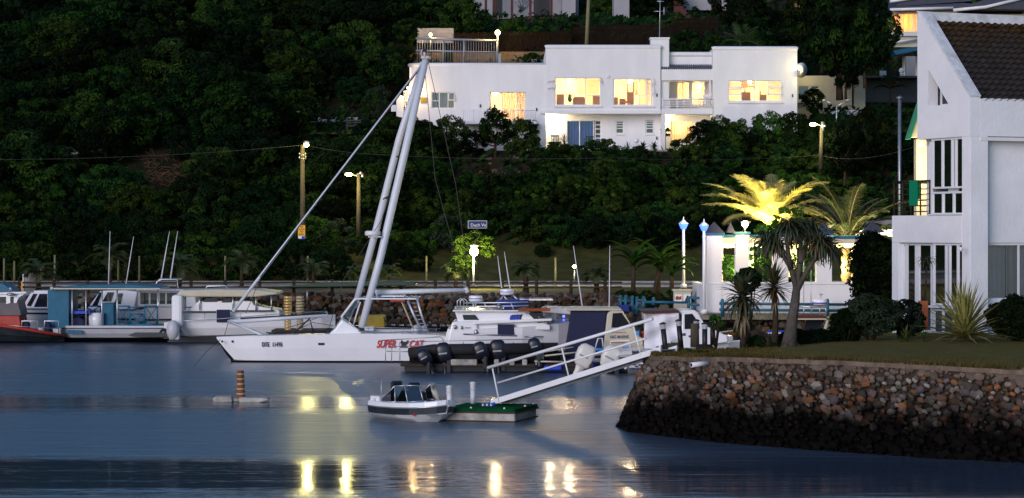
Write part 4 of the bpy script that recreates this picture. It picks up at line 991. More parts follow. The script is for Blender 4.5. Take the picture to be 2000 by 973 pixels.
# ============================================================ HILL HOUSE
hh = thing('hill_house', 'long flat-roofed white house with lit windows on the hillside', 'house', P(1180, 292, 161))
def pw(mb, a, b, c, d, D, th, holes=(), m=0):
    s = D/F; mb.wall(P(a, d, D), (1, 0, 0), (0, th, 0), (c-a)*s, (d-b)*s, [((h0-a)*s, (d-h3)*s, (h2-a)*s, (d-h1)*s) for h0, h1, h2, h3 in holes], m); return mb
def pwin(parent, a, b, c, d, D, posts, bars, wd=1.6, gl='glass_clear', name='window', segs=None):
    """window frame in a photo-pixel rectangle; posts = px of mullions; bars = (px0, px1, py)"""
    w = MB(); w.pbox(a, b, c, b+wd, D, .07); w.pbox(a, d-wd, c, d, D, .07); w.pbox(a, b+wd, a+wd, d-wd, D, .07); w.pbox(c-wd, b+wd, c, d-wd, D, .07)
    for p in posts: w.pbox(p-wd/2, b+wd, p+wd/2, d-wd, D+.004, .06)
    for x0, x1, y in bars: w.pbox(x0, y-wd/2, x1, y+wd/2, D+.008, .05)
    o = part(w, name, 'frame_white', parent); g_ = MB(); g_.add([P(a, d, D+.04), P(c, d, D+.04), P(c, b, D+.04), P(a, b, D+.04)], [(0, 1, 2, 3)]); part(g_, 'pane', gl, o); return o
def sash(parent, a, b, c, d, D, out=.12):   # top-hung light standing ajar
    w = MB(); s = D/F; x0, x1 = PX(a, D), PX(c, D); zt, zb = PZ(b, D), PZ(d, D); t = .05; y = lambda z: D-out*(zt-z)/(zt-zb)-.02
    for (xa, xb, za, zb_) in [(x0, x1, zt-t, zt), (x0, x1, zb, zb+t), (x0, x0+t, zb, zt), (x1-t, x1, zb, zt)]:
        w.add([(xa, y(za), za), (xb, y(za), za), (xb, y(zb_), zb_), (xa, y(zb_), zb_), (xa, y(za)+.04, za), (xb, y(za)+.04, za), (xb, y(zb_)+.04, zb_), (xa, y(zb_)+.04, zb_)], [(0,1,2,3),(7,6,5,4),(0,4,5,1),(1,5,6,2),(2,6,7,3),(3,7,4,0)])
    o = part(w, 'open_sash', 'frame_white', parent); return o
def room(parent, a, b, c, d, D, dep, m_='room'):
    w = MB(); x0, x1, z0, z1 = PX(a, D), PX(c, D), PZ(d, D), PZ(b, D)
    w.add([(x0, D, z0), (x1, D, z0), (x1, D+dep, z0), (x0, D+dep, z0), (x0, D, z1), (x1, D, z1), (x1, D+dep, z1), (x0, D+dep, z1)], [(0, 1, 2, 3), (7, 6, 5, 4), (1, 5, 6, 2), (3, 2, 6, 7), (0, 3, 7, 4)])
    return part(w, 'room', m_, parent)
w = MB()   # left wing
pw(w, 818, 127, 918, 310, 160.35, .25, [(843, 180, 888, 212)]); 
w.wall(P(918, 300, 160.35), (math.cos(.06), -math.sin(.06), 0), (0, .25, 0), 149*160/F, 173*160/F, [(39*160/F, (300-239)*160/F, 109*160/F, (300-180)*160/F)])
w.prism([P(818, 300, 160.35), P(818, 127, 160.35), P(818, 127, 160.6), P(818, 300, 160.6)], (-.64, 1.3, 0))
w.box(PX(800, 161.6), PX(801, 161.6)+.2, 161.5, 171, PZ(300, 161), PZ(127, 161)+.02)
w.pbox(800, 131, 1074, 134, 162, 8)
part(w, 'left_wing', 'plaster', hh)
w = MB()   # upper main block with rounded parapet
pw(w, 1066, 92, 1290, 222, 160, .25, [(1084, 152, 1173, 206), (1198, 154, 1276, 206)])
w.box(PX(1066, 160), PX(1066, 160)+.25, 160.253, 171, PZ(222, 160), PZ(92, 160)-.002); w.box(PX(1290, 160)-.25, PX(1290, 160), 160.253, 171, PZ(222, 160), PZ(92, 160)-.002)
w.pbox(1072, 100, 1284, 103, 160.26, 10); w.box(PX(1066, 160)+.26, PX(1290, 160)-.26, 160.26, 161.2, PZ(222, 160), PZ(219, 160))
part(w, 'main_block', 'plaster', hh)
w = MB(); D = 160
for (a, c, y, D_) in [(1065, 1291, 92, 159.97), (1391, 1558, 95, 159.97), (1300, 1394, 106, 160.77)]:
    w.tube([P(a, y+1.2, D_+.12), P(a+3, y, D_+.12), P(c-3, y, D_+.12), P(c, y+1.2, D_+.12)], .16, 8)
w.tube([P(800, 128, 161.7), P(819, 127, 160.47), P(918, 127, 160.47), P(1064, 127, 160.3)], .15, 8)
part(w, 'parapet_coping', 'plaster', hh)
w = MB(); w.pbox(1055, 215.5, 1292, 222.5, 159.85, 1.4); part(w, 'floor_slab', 'plaster', hh, bevel=.03)
w = MB(); w.pbox(1271, 75, 1307, 222, 160.28, 1.0); w.pbox(1269.5, 73, 1308.5, 76.5, 160.22, 1.1); part(w, 'chimney', 'plaster', hh, bevel=.02)
w = MB()   # recessed balcony bay
pw(w, 1307.2, 107, 1392, 133, 160.9, .2); w.pbox(1292, 134, 1392, 157, 160.05, .25); w.pbox(1292, 212, 1392, 223, 159.9, 3.4)
pw(w, 1292, 157, 1392, 212, 163, .2, [(1322, 160, 1347, 195), (1351, 160, 1377, 207)]); w.pbox(1385, 157, 1388, 212, 160.1, .15)
w.pbox(1292, 153, 1392, 156, 160.4, 2.9)
part(w, 'balcony_bay', 'plaster', hh)
w = MB()
for i in range(24): 
    x = 1293+i*4.1; w.tube([P(x, 134, 160.0), P(x, 127, 160.95)], .07, 5)
part(w, 'corrugated_roof', 'corrugated', hh)
w = MB()   # right block
pw(w, 1392, 95, 1557, 305, 160, .25, [(1422, 157, 1526, 198)]); w.box(PX(1392, 160), PX(1392, 160)+.22, 160.253, 171, PZ(305, 160), PZ(95, 160)-.002); w.box(PX(1557, 160)-.22, PX(1557, 160), 160.253, 171, PZ(305, 160), PZ(95, 160)-.002); w.pbox(1396, 103, 1553, 106, 160.26, 10)
part(w, 'right_block', 'plaster', hh)
w = MB()   # ground floor
pw(w, 1055, 222.6, 1290, 298, 161.3, .25, [(1107, 235, 1174, 292), (1203, 236, 1218, 261), (1261, 235, 1277, 261)])
w.box(PX(1290, 161.3), PX(1290, 161.3)+.25, 159.95, 161.55, PZ(298, 161), PZ(222.7, 161))
w.pbox(1046, 180, 1055, 296, 160.1, .3); w.pbox(1055.2, 222.8, 1058, 296, 160.15, 1.1)
pw(w, 1292, 223.2, 1392, 300, 162.3, .25, [(1309, 236, 1356, 278)])
part(w, 'ground_floor_wall', 'plaster', hh)
w = MB(); w.pbox(1050, 293, 1400, 297, 158.2, 5); part(w, 'terrace', 'concrete', hh)
# rooms and what stands in them
room(hh, 1072, 147, 1288, 212, 160.3, 4.6); room(hh, 945, 175, 1050, 241, 160.75, 4); room(hh, 1398, 150, 1550, 204, 160.3, 4.4)
room(hh, 1305, 156.5, 1390, 211, 163.25, 3); room(hh, 832, 176, 900, 216, 160.65, 3, 'room_grey'); room(hh, 1098, 230, 1180, 294, 161.6, 3, 'room_grey'); room(hh, 1300, 232, 1380, 290, 162.6, 3)
room(hh, 1198, 232, 1284, 268, 161.6, 2, 'room_dark')
WARM = (1, .70, .38)
for q, e in [(P(1112, 163, 162.9), 290), (P(1228, 165, 162.9), 260), (P(967, 190, 162.8), 210), (P(1465, 163, 162.9), 260), (P(1366, 170, 164.9), 170), (P(1330, 245, 163.6), 90), (P(880, 190, 162.4), 14)]: lamp('room_light', q, e, WARM, hh, .25)
w = MB()
for x, y, D_ in [(1112, 158, 163), (1232, 158, 163), (968, 182, 163), (1464, 159, 163), (1366, 168, 165)]: w.ball(P(x, y, D_), .15)
part(w, 'ceiling_lamp', 'glow_warm', hh)
pwin(hh, 1084, 152, 1173, 206, 160.06, [1143.5], [(1145, 1172, 186)]); pwin(hh, 1198, 154, 1276, 206, 160.06, [1248.5, 1262], [(1263, 1275, 164), (1263, 1275, 175), (1249, 1275, 186)])
w = MB()
for y in [158, 163.5, 169, 174.5, 180]: w.pbox(1146, y, 1171, y+1.2, 160.35, .03)
for y in [158, 163.5, 169, 174.5, 180]: w.pbox(1425, y, 1446, y+1.2, 160.3, .03)
part(w, 'blind', 'curtain_cream', hh)
sash(hh, 1171, 152, 1175, 163, 160, .3); sash(hh, 1263, 153, 1277, 164, 160, .3); sash(hh, 1263, 168, 1277, 183, 160, .35); sash(hh, 1424, 158, 1448, 171, 160.02, .3); sash(hh, 1424, 173, 1448, 185, 160.02, .35); sash(hh, 1500, 158, 1526, 171, 160.02, .3); sash(hh, 1500, 173, 1526, 185, 160.02, .35)
pwin(hh, 957, 180, 1027, 238, 160.45, [980, 1010], [(1011, 1026, 196), (1011, 1026, 212)], name='balcony_door')
pwin(hh, 1422, 157, 1526, 198, 160.06, [1448, 1474, 1500], [(1423, 1448, 171), (1423, 1448, 185), (1501, 1525, 171), (1501, 1525, 185)])
pwin(hh, 843, 180, 888, 212, 160.42, [858, 875], [(844, 858, 197), (876, 887, 196)], gl='glass_dim'); sash(hh, 876, 181, 888, 196, 160.36, .25)
pwin(hh, 1107, 235, 1160, 292, 161.36, [1132], [], name='sliding_door'); pwin(hh, 1161.5, 235, 1174, 292, 161.36, [], [(1162, 1173, 244), (1162, 1173, 252), (1162, 1173, 262), (1162, 1173, 270)])
for a in (1203, 1261.5): 
    pwin(hh, a, 236, a+15, 261, 161.36, [], [(a, a+15, 241), (a, a+15, 246), (a, a+15, 251)], gl='glass_dim')
    w = MB(); w.pbox(a-1, 261, a+16, 264, 161.2, .3); part(w, 'window_sill', 'plaster', hh)
for a, b, c, D_ in [(1082, 206.5, 1175, 160), (1196, 206.5, 1278, 160), (1421, 198.5, 1528, 160)]:
    w = MB(); w.pbox(a, b, c, b+3.5, D_-.12, .3); part(w, 'window_sill', 'plaster', hh)
pwin(hh, 1309, 236, 1356, 278, 162.36, [1334], [], name='sliding_door'); pwin(hh, 1322, 160, 1347, 195, 163.05, [1334], []); pwin(hh, 1351, 160, 1377, 207, 163.05, [], [], name='balcony_door')
w = MB(); w.curtain(P(1108, 291, 161.6), Vector((1, 0, 0)), 1.8, 1.95, .06, 9); w.curtain(P(1162, 291, 161.6), Vector((1, 0, 0)), .42, .9, .04, 2); part(w, 'blue_curtain', 'curtain_blue', hh)
w = MB(); w.curtain(P(981, 238, 160.9), Vector((1, 0, 0)), .85, 2.0, .06, 5); w.curtain(P(1011, 238, 160.9), Vector((1, 0, 0)), .5, 2.0, .05, 3); w.curtain(P(1310, 278, 162.8), Vector((1, 0, 0)), 1.5, 1.5, .06, 9); w.curtain(P(1126, 184, 163.8), Vector((1, 0, 0)), .65, 1.1, .06, 5); w.curtain(P(878, 212, 160.9), Vector((1, 0, 0)), .35, 1.1, .04, 3)
part(w, 'cream_curtain', 'curtain_cream', hh)
w = MB(); w.curtain(P(845, 212, 160.9), Vector((1, 0, 0)), 1.1, 1.1, .05, 7); part(w, 'grey_curtain', 'curtain_grey', hh)
w = MB()  # furniture seen through the panes
w.pbox(1087, 184, 1102, 206, 160.7, .8); w.pbox(1119, 192, 1143, 206, 161.5, .8); w.pbox(1121, 189, 1141, 192, 162.2, .3)
w.pbox(1158, 186, 1172, 206, 160.8, .7); w.pbox(1225, 180, 1238, 206, 162.2, .5); w.pbox(1225, 164, 1227, 180, 162.2, .1); w.pbox(1236, 160, 1239, 180, 162.2, .2)
w.pbox(1450, 180, 1466, 198, 162.0, .6); w.pbox(1454, 173, 1456, 180, 162, .1); w.pbox(1486, 185, 1497, 198, 161.5, .5); w.pbox(1484, 178, 1486, 198, 161.5, .3); w.pbox(1452, 158, 1460, 170, 164.2, .2)
w.pbox(1210, 193, 1222, 206, 161.6, .6); w.pbox(1199, 190, 1207, 206, 160.8, .5); w.pbox(1212, 197, 1234, 201, 161, .6)
part(w, 'furniture', 'furniture', hh)
w = MB(); 
for y in [165, 170, 175]: w.pbox(1370, y, 1376, y+1.3, 165.3, .3)
w.pbox(1240, 158, 1246, 185, 163.5, .3); w.pbox(1218, 164, 1236, 166, 163.6, .3); w.pbox(1218, 172, 1236, 174, 163.6, .3); w.pbox(1460, 162, 1474, 163.5, 164.3, .3); w.pbox(1460, 168, 1474, 169.5, 164.3, .3)
part(w, 'shelves', 'furniture', hh)
def small_plant_at(c, L, n, name='house_plant'):
    pass
vp = MB(); c = P(1113, 190, 161)
for i in range(18): vp.blade(c, i*2.4, .2+i*.06, .55, .07, 1.3, 5)
vp.lathe([(.05, -.35), (.16, -.2), (.12, 0), (.05, .05)], c)
tag(part(vp, 'house_plant', 'leaf_dark', origin=c), 'dark potted plant in a vase inside the brightly lit left picture window', 'plant')
# railings
w = MB()
for y in (194, 199, 203.5, 208): w.tube([P(1292, y, 159.95), P(1392, y, 159.95)], .025, 6)
w.tube([P(1292, 193.8, 159.95), P(1392, 193.8, 159.95)], .05, 6)
for x in range(1294, 1393, 14): w.cyl(P(x, 212, 159.95), P(x, 194, 159.95), .03)
part(w, 'balcony_railing', 'white_paint', hh)
w = MB(); w.tube([P(905, 214, 159.2), P(1046, 216, 159.2)], .025, 6); w.tube([P(905, 236, 159.2), P(1046, 238, 159.2)], .02, 6)
for x in range(905, 1048, 4): w.cyl(P(x, 237, 159.2), P(x, 214.5, 159.2), .013 if (x-905) % 20 else .03, n=4)
w.pbox(900, 237, 1048, 242, 158.9, 1.6); part(w, 'terrace_railing', 'frame_white', hh)
w = MB()
for y in (158, 171): w.fbox(P(1084, y+2, 159.9), Vector((-.5, -.5, -.12)), (.04, .04, .02), (0, 0, .1))
part(w, 'side_vent', 'frame_white', hh)
w = MB()
for x, y, D_ in [(938, 207, 160.2), (1048, 214, 160.0), (1283, 186, 159.95), (1548, 187, 159.95), (1059, 267, 161.2), (1283, 270, 161.2), (1291, 272, 161.9)]: w.pbox(x-1.3, y-3, x+1.3, y+3, D_, .12)
part(w, 'dark_wall_light', 'black', hh)
w = MB()
for x, y, D_ in [(1050, 155, 160.1), (1187, 150, 159.9)]: w.pbox(x-3, y-3, x+3, y+2, D_, .2)
part(w, 'vent_hood', 'plaster', hh)
# lit outside lamps of the house
w = MB(); w.ball(P(1074, 229, 161.1), .1); w.ball(P(1293.5, 231, 161.7), .13); w.ball(P(798, 172, 160.9), .12); part(w, 'wall_lamp', 'glow_warm', hh)
lamp('wall_light', P(1074, 231, 160.8), 110, (1, .75, .4), hh, .08); lamp('wall_light', P(1297, 234, 161.4), 110, (1, .74, .35), hh, .08); lamp('wall_light', P(806, 178, 159.9), 90, (1, .62, .25), hh, .08)
w = MB(); w.pbox(821, 190, 833, 201, 160.3, .05); part(w, 'name_plate', 'yellow_paint', hh)
# entrance gate and pillar
ga = thing('garden_gate', 'tall white barred gate at the left corner of the hill house', 'gate', P(797, 235, 160.7))
w = MB()
for x in range(789, 808, 3): w.cyl(P(x, 235, 160.5), P(x, 176+(abs(x-798)*.3), 160.5), .03, n=5)
for y in (178, 196, 233): w.cyl(P(788, y, 160.5), P(807, y, 160.5), .035, n=5)
part(w, 'bars', 'white_paint', ga)
gq = thing('gate_pillar', 'white round-topped pillar left of the barred gate', 'pillar', P(781, 236, 160.6)); w = MB(); w.pprism([(774, 240), (774, 190), (776, 187), (781, 185.5), (786, 187), (788, 190), (788, 240)], 160.3, .5); part(w, 'shaft', 'plaster', gq, bevel=.02)
w = MB(); w.pbox(764, 205, 773.5, 218, 160.4, .2); part(w, 'low_wall', 'plaster', gq)
# dish
ds = thing('wall_dish', 'round white dish lit bright by a lamp at the right corner of the hill house', 'dish', P(1560, 137, 160.2)); w = MB()
w.lathe([(.02, 0), (.3, .04), (.5, .12), (.53, .16)], (0, 0, 0), 20); w.xf(Matrix.Translation(P(1562, 137, 160.4)) @ Matrix.Rotation(R(100), 4, 'X') @ Matrix.Rotation(R(30), 4, 'Y')); part(w, 'bowl', 'white_paint', ds)
w = MB(); w.tube([P(1562, 137, 160.3), P(1564, 140, 159.7)], .03, 6); w.ball(P(1564, 140, 159.7), .08); w.cyl(P(1557, 145, 160.4), P(1562, 138, 160.4), .04); part(w, 'arm', 'steel', ds)
lamp('dish_lamp', P(1566, 139, 159.6), 60, (1, .8, .3), ds, .05)
# mast aerial, chimney pole
ae = thing('tv_aerial', 'thin television aerial mast on the white chimney', 'aerial', P(1288, 73, 160.6)); w = MB(); w.cyl(P(1288, 74, 160.6), P(1289.5, -12, 160.6), .035, .02)
w.cyl(P(1277, 22.5, 160.6), P(1298, 22, 160.6), .02); w.cyl(P(1283, 2.5, 160.6), P(1297, 3, 160.6), .03)
for x in (1296, 1298): w.cyl(P(x, 14, 160.6), P(x, 29, 160.6), .02, n=4)
part(w, 'mast', 'alu', ae)
# person in the lit doorway
pe = MB(); 
me = bpy.data.meshes.new('person'); s = 160.95/F; o0 = P(966, 224, 160.95)
J = [(0, 0, 0), (0, 0, .22), (0, 0, .42), (0, 0, .50), (0, -.02, .60), (0, -.02, .74), (.17, 0, .40), (.24, -.12, .18), (.10, -.28, .10), (-.17, 0, .40), (-.24, -.12, .18), (-.10, -.28, .10), (.1, -.1, -.03), (.14, -.45, -.03), (-.1, -.1, -.03), (-.14, -.45, -.03), (.14, -.48, -.45), (-.14, -.48, -.45)]
E = [(0, 1), (1, 2), (2, 3), (3, 4), (4, 5), (2, 6), (6, 7), (7, 8), (2, 9), (9, 10), (10, 11), (0, 12), (12, 13), (0, 14), (14, 15), (13, 16), (15, 17)]
RR = [.15, .15, .16, .06, .1, .09, .07, .05, .035, .07, .05, .035, .09, .07, .09, .07, .05, .05]
me.from_pydata(J, E, []); po = bpy.data.objects.new('person', me); COL.objects.link(po); po.location = o0
sk = po.modifiers.new('skin', 'SKIN'); me.skin_vertices.new() if not me.skin_vertices else None
for i, r_ in enumerate(RR): me.skin_vertices[0].data[i].radius = (r_, r_*.8)
me.skin_vertices[0].data[0].use_root = True
sb = po.modifiers.new('sub', 'SUBSURF'); sb.levels = 1; sb.render_levels = 1; me.materials.append(M['shirt'])
tag(po, 'person in dark clothes sitting in the brightly lit doorway of the hill house', 'person')
w = MB(); w.pbox(958, 224, 975, 226, 160.6, .4); w.pbox(958, 226, 959.5, 238, 160.7, .05); w.pbox(973, 226, 974.5, 238, 160.7, .05); w.pbox(962, 219, 970, 224, 160.62, .03); w.pbox(959, 226.5, 974, 228, 161.0, .4); w.pbox(960, 228, 961, 238, 161.3, .04); w.pbox(972, 228, 973, 238, 161.3, .04)
tag(part(w, 'table', 'furniture', origin=P(966, 238, 160.8)), 'small dark table before the person in the lit doorway', 'table')
# terrace bits
def chair(name, label, c, s, m_, group=None, rz=0):
    r = thing(name, label, 'chair', c, group); rt = Matrix.Translation(Vector(c)) @ Matrix.Rotation(rz, 4, 'Z') @ Matrix.Scale(s, 4)
    w = MB(); w.box(-.25, .25, -.25, .25, .42, .46); w.xf(rt); part(w, 'seat', m_, r)
    w = MB()
    for i in range(5): w.box(-.24+i*.11, -.18+i*.11, .22, .26, .46, .92)
    w.box(-.27, .27, .215, .265, .86, .95); w.xf(rt); part(w, 'backrest', m_, r)
    for x in (-.22, .22):
        for y in (-.22, .22):
            w = MB(); w.box(x-.025, x+.025, y-.025, y+.025, 0, .42); w.xf(rt); part(w, 'leg', m_, r)
    for x in (-.27, .23):
        w = MB(); w.box(x, x+.05, -.24, .26, .64, .68); w.xf(rt); part(w, 'armrest', m_, r)
chair('garden_chair', 'white plastic chair at the left end of the balcony', P(1300, 211, 161), 1, 'plastic_white', None, .5); chair('garden_chair', 'white plastic chair at the right end of the balcony', P(1376, 211, 161), 1, 'plastic_white', None, -.6)
chair('garden_chair', 'dark chair on the terrace left of the blue curtained door', P(1086, 293, 160.6), 1.1, 'steel', None, .3)
chair('garden_chair', 'dark green chair on the terrace right of the blue curtained door', P(1150, 293, 159.6), 1.0, 'plastic_green', None, 3.4)
tb = thing('balcony_table', 'white table between the two balcony chairs', 'table', P(1338, 211, 161.3)); w = MB(); w.pbox(1322, 193, 1352, 195, 160.9, .9); part(w, 'table_top', 'plastic_white', tb)
for x in (1324, 1350):
    w = MB(); w.pbox(x-1, 195, x+1, 211, 161.2, .06); part(w, 'leg', 'plastic_white', tb)
rosette('spiky pot plant on the terrace left of the blue curtained door', 'pot_plant', P(1102, 276, 160.3), 26, .7, .05, .1, 1.4, .4, 'aloe', P(1102, 293, 160.3))
rosette('spiky plant before the small ground-floor windows', 'pot_plant', P(1226, 292, 159), 24, .6, .06, .2, 1.4, .4, 'leaf_lush')
for x, l in [(1256, 'purple-grey aloe below the second small window, left one'), (1278, 'purple-grey aloe below the second small window, right one')]:
    rosette(l, 'small_aloe', P(x, 290, 158.9), 26, .5, .14, .1, 1.2, .3, 'leaf_grey', P(x, 300, 158.9))
gl_ = thing('globe_lamp', 'white globe garden lamp before the small ground-floor windows', 'lamp', P(1243, 296, 159)); w = MB(); w.ball(P(1243, 275, 159), .17); part(w, 'globe', 'plastic_white', gl_); part(MB().cyl(P(1243, 296, 159), P(1243, 279, 159), .04), 'post', 'plastic_white', gl_)
pt = thing('potted_tree', 'small clipped tree in a pot beside the lit downstairs door', 'plant', P(1300, 298, 160.8)); w = MB(); leafcloud(w, P(1300, 258, 160.8), .32, .32, .38, 14, 30, .1, random.Random(2), .4); part(w, 'crown', 'leaf_lush', pt); part(MB().cyl(P(1300, 292, 160.8), P(1300, 262, 160.8), .03), 'stem', 'bark', pt); part(MB().lathe([(.16, -.3), (.2, 0)], P(1300, 290, 160.8)), 'pot', 'terracotta', pt)
cl = thing('climbing_plant', 'thin climbing plant on the white wall corner by the terrace', 'plant', P(1043, 275, 159.9)); w = MB(); leafcloud(w, P(1043, 250, 159.9), .25, .2, .5, 14, 22, .1, random.Random(3), .4); part(w, 'foliage', 'leaf_mid', cl); part(MB().tube([P(1044, 280, 159.9), P(1042, 245, 159.9)], .025, 5), 'stem', 'bark', cl)
rg = random.Random(4)
for (x, y, l) in [(944, 330, 'dark pink flowering bush left of the silvery shrubs below the hill house'), (974, 337, 'dark pink flowering bush low among the silvery shrubs'), (1046, 322, 'dark pink flowering bush right of the silvery shrubs')]:
    w = MB(); leafcloud(w, on_hill(x, y, .5)+Vector((0, -.5, .4)), .45, .4, .3, 8, 9, .07, rg, .7); leafcloud(w, on_hill(x, y, .5)+Vector((0, -.4, .3)), .5, .4, .35, 8, 20, .09, rg, .7, 1)
    tag(part(w, 'bougainvillea', ['flower_pink', 'leaf_mid'], origin=on_hill(x, y, .5)), l, 'bush')
w = MB()
for (x, y) in [(920, 330), (995, 318), (1010, 342), (985, 345)]: leafcloud(w, on_hill(x, y, .5)+Vector((0, -.5, .5)), .55, .4, .45, 9, 18, .1, rg, .4)
tag(part(w, 'silver_shrub', 'leaf_grey', origin=on_hill(1000, 335, .5)), 'silvery shrubs among the pink flowers below the hill house', 'shrub')
w = MB()
for i in range(14):
    x, y = rg.uniform(895, 1060), rg.uniform(300, 345); q = on_hill(x, y, .2); tn = []; stone(w, tn, q, Vector((1, 0, 0)), Vector((0, .3, 1)).normalized(), Vector((0, 1, 0)), .35, .25, .3, (.2, .14, .09))
tag(part(w, 'garden_rocks', 'rock_wall', origin=on_hill(960, 320, .2), kind='stuff'), 'reddish rocks bedded in the sloping garden below the house', 'rocks')
rosette('big green spiky rosette among the rocks left of the garden', 'agave', on_hill(893, 270, .6), 36, 1.3, .12, .2, 1.4, .3, 'leaf_mid')
# ============================================================ ABOVE THE HOUSE
gt = thing('driveway_gate', 'long grey steel sliding gate above the left wing of the hill house', 'gate', P(890, 125, 175)); w = MB(); D = 175
w.cyl(P(812, 75, D), P(972, 80, D), .09); w.cyl(P(812, 99, D), P(972, 102.5, D), .07); w.cyl(P(812, 126, D), P(972, 127, D), .06)
for x in (866, 906, 971): w.cyl(P(x, 128, D), P(x, 78, D), .08)
part(w, 'frame', 'gate_steel', gt)
for x in range(815, 971, 5):
    y0 = 75+(x-812)*5/160; w = MB(); w.cyl(P(x, 127, D), P(x, y0, D), .022, n=4); part(w, 'bar', 'gate_steel', gt)
w = MB()
for x in range(910, 970, 3): w.cyl(P(x, 126, D), P(x, 102.5, D), .012, n=3)
part(w, 'mesh_panel', 'gate_steel', gt)
def wbox_thing(name, label, cat, a, b, c, d, D, dep, m_, pname, bevel=0, extra=None, group=None):
    r = thing(name, label, cat, P((a+c)/2, d, D), group); w = MB(); w.pbox(a, b, c, d, D, dep); part(w, pname, m_, r, bevel=bevel); return r
wbox_thing('brick_wall', 'rough reddish stone wall behind the gate, running to the main block', 'wall', 886, 101, 1070, 132, 176.6, .4, 'rock_wall', 'masonry', .03)
wbox_thing('stone_wall', 'dark grey stone bank at the left end of the gate', 'wall', 800, 103, 866, 132, 176.2, .5, 'mortar', 'masonry', .05)
wbox_thing('panel_wall', 'pale concrete panel wall behind the left gate lamp', 'wall', 815, 55, 886, 84, 178, .2, 'concrete', 'panels', .02)
wbox_thing('meter_box', 'small white box standing behind the parapet left of the main block', 'box', 1038, 116, 1062, 132, 174.8, .8, 'plaster', 'housing', .02)
wbox_thing('gate_motor', 'white post box at the right end of the gate', 'box', 973, 105, 979, 128, 174.9, .3, 'gate_steel', 'housing', .02)
def slatfence(label, a, c, yt0, yt1, yb, D, step=3.0):
    r = thing('slat_fence', label, 'fence', P((a+c)/2, yb, D)); w = MB(); x = a
    while x < c:
        t = (x-a)/(c-a); w.pbox(x, yt0+(yt1-yt0)*t+rnd.uniform(-2, 2), x+step*.7, yb, D+rnd.uniform(0, .06), .05); x += step*rnd.uniform(.9, 1.1)
    part(w, 'slats', 'fence_slat', r); w = MB(); w.pbox(a, yt0+6, c, yt0+8, D+.12, .05); w.pbox(a, yb-8, c, yb-6, D+.12, .05); part(w, 'rails', 'fence_slat', r)
slatfence('dark brown slat fence from the gate to the yellow-lit pole', 886, 1115, 64, 60, 101, 177)
slatfence('dark grey-brown slat fence behind the main block and chimney', 1118, 1310, 52, 46, 96, 178)
slatfence('dark slat fence on the rise right of the chimney', 1312, 1400, 40, 30, 70, 182)
# gate lamps
def post_lamp(label, x, yt, yb, D, m_, e, col, r_=.16, pr_=.05, name='gate_lamp', ws=None):
    t = thing(name, label, 'lamp', P(x, yb, D)); w = MB(); w.cyl(P(x, yb, D), P(x, yt, D), pr_, pr_*.8); part(w, 'post', 'gate_steel', t)
    w = MB(); w.ball(P(x, yt-r_*F/D, D), r_); part(w, 'bulb', m_, t); lamp('lamp_light', P(x, yt-r_*F/D-2, D-.5), e, col, t, .1); return t
post_lamp('glowing orange lamp above the left part of the gate', 841, 71, 100, 175.8, 'glow_orange', 110, (1, .6, .22), .12)
post_lamp('glowing yellow lamp on the right gate post beside the hedge', 972, 69, 104, 175.4, 'glow_warm', 140, (1, .68, .25), .2, .08)
# columned house at the top
ch = thing('columned_house', 'white house with dark red posts behind the top lawn', 'house', P(1030, 35, 196)); D = 197
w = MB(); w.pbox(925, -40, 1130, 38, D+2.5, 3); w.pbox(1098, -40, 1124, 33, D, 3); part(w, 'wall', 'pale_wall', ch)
w = MB(); w.pbox(1000, 34, 1105, 44, D-.6, 3); part(w, 'brick_step', 'red_paint' if 0 else 'brown_roof', ch)
w = MB()
for x in (949, 966, 1000, 1036, 1077): w.pbox(x-2.5, -40, x+2.5, 38, D-.3, .25)
part(w, 'post', 'brown_roof', ch)
w = MB(); w.pbox(1042, -20, 1073, 30, D+2.4, .05); w.pbox(962, -20, 980, 30, D+2.4, .05); part(w, 'dark_doorway', 'black', ch)
w = MB()
for i in range(6): w.cyl(P(1018, 20, D+2.3), P(1005+i*7, -5+abs(i-2.5)*3, D+2.3), .04, n=4)
part(w, 'wall_ornament', 'steel', ch)
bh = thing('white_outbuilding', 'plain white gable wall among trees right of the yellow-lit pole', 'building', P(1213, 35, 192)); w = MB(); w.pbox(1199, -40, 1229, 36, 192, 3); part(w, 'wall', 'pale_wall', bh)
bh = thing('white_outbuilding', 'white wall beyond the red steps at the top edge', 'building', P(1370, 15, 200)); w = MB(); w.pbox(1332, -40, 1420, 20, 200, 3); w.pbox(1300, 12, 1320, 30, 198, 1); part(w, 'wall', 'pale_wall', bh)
st_ = thing('red_steps', 'dark red garden steps beside the white wall at the top edge', 'steps', P(1330, 30, 196)); w = MB()
for i in range(6): w.pbox(1316, 30-i*6, 1350-i*5, 36-i*6, 196+i*.3, 1.5)
part(w, 'treads', 'brown_roof', st_)
wbox_thing('brick_chimney', 'brick chimney among black trees at the top right', 'chimney', 1546, -30, 1562, 25, 190, .7, 'brick', 'stack', .02)
pp = thing('utility_pole', 'round wooden pole lit yellow-green standing behind the main block', 'pole', P(1146, 92, 176)); w = MB(); w.cyl(P(1145.5, 95, 176), P(1151, -30, 176), .16, .13); part(w, 'shaft', 'pale_pole', pp)
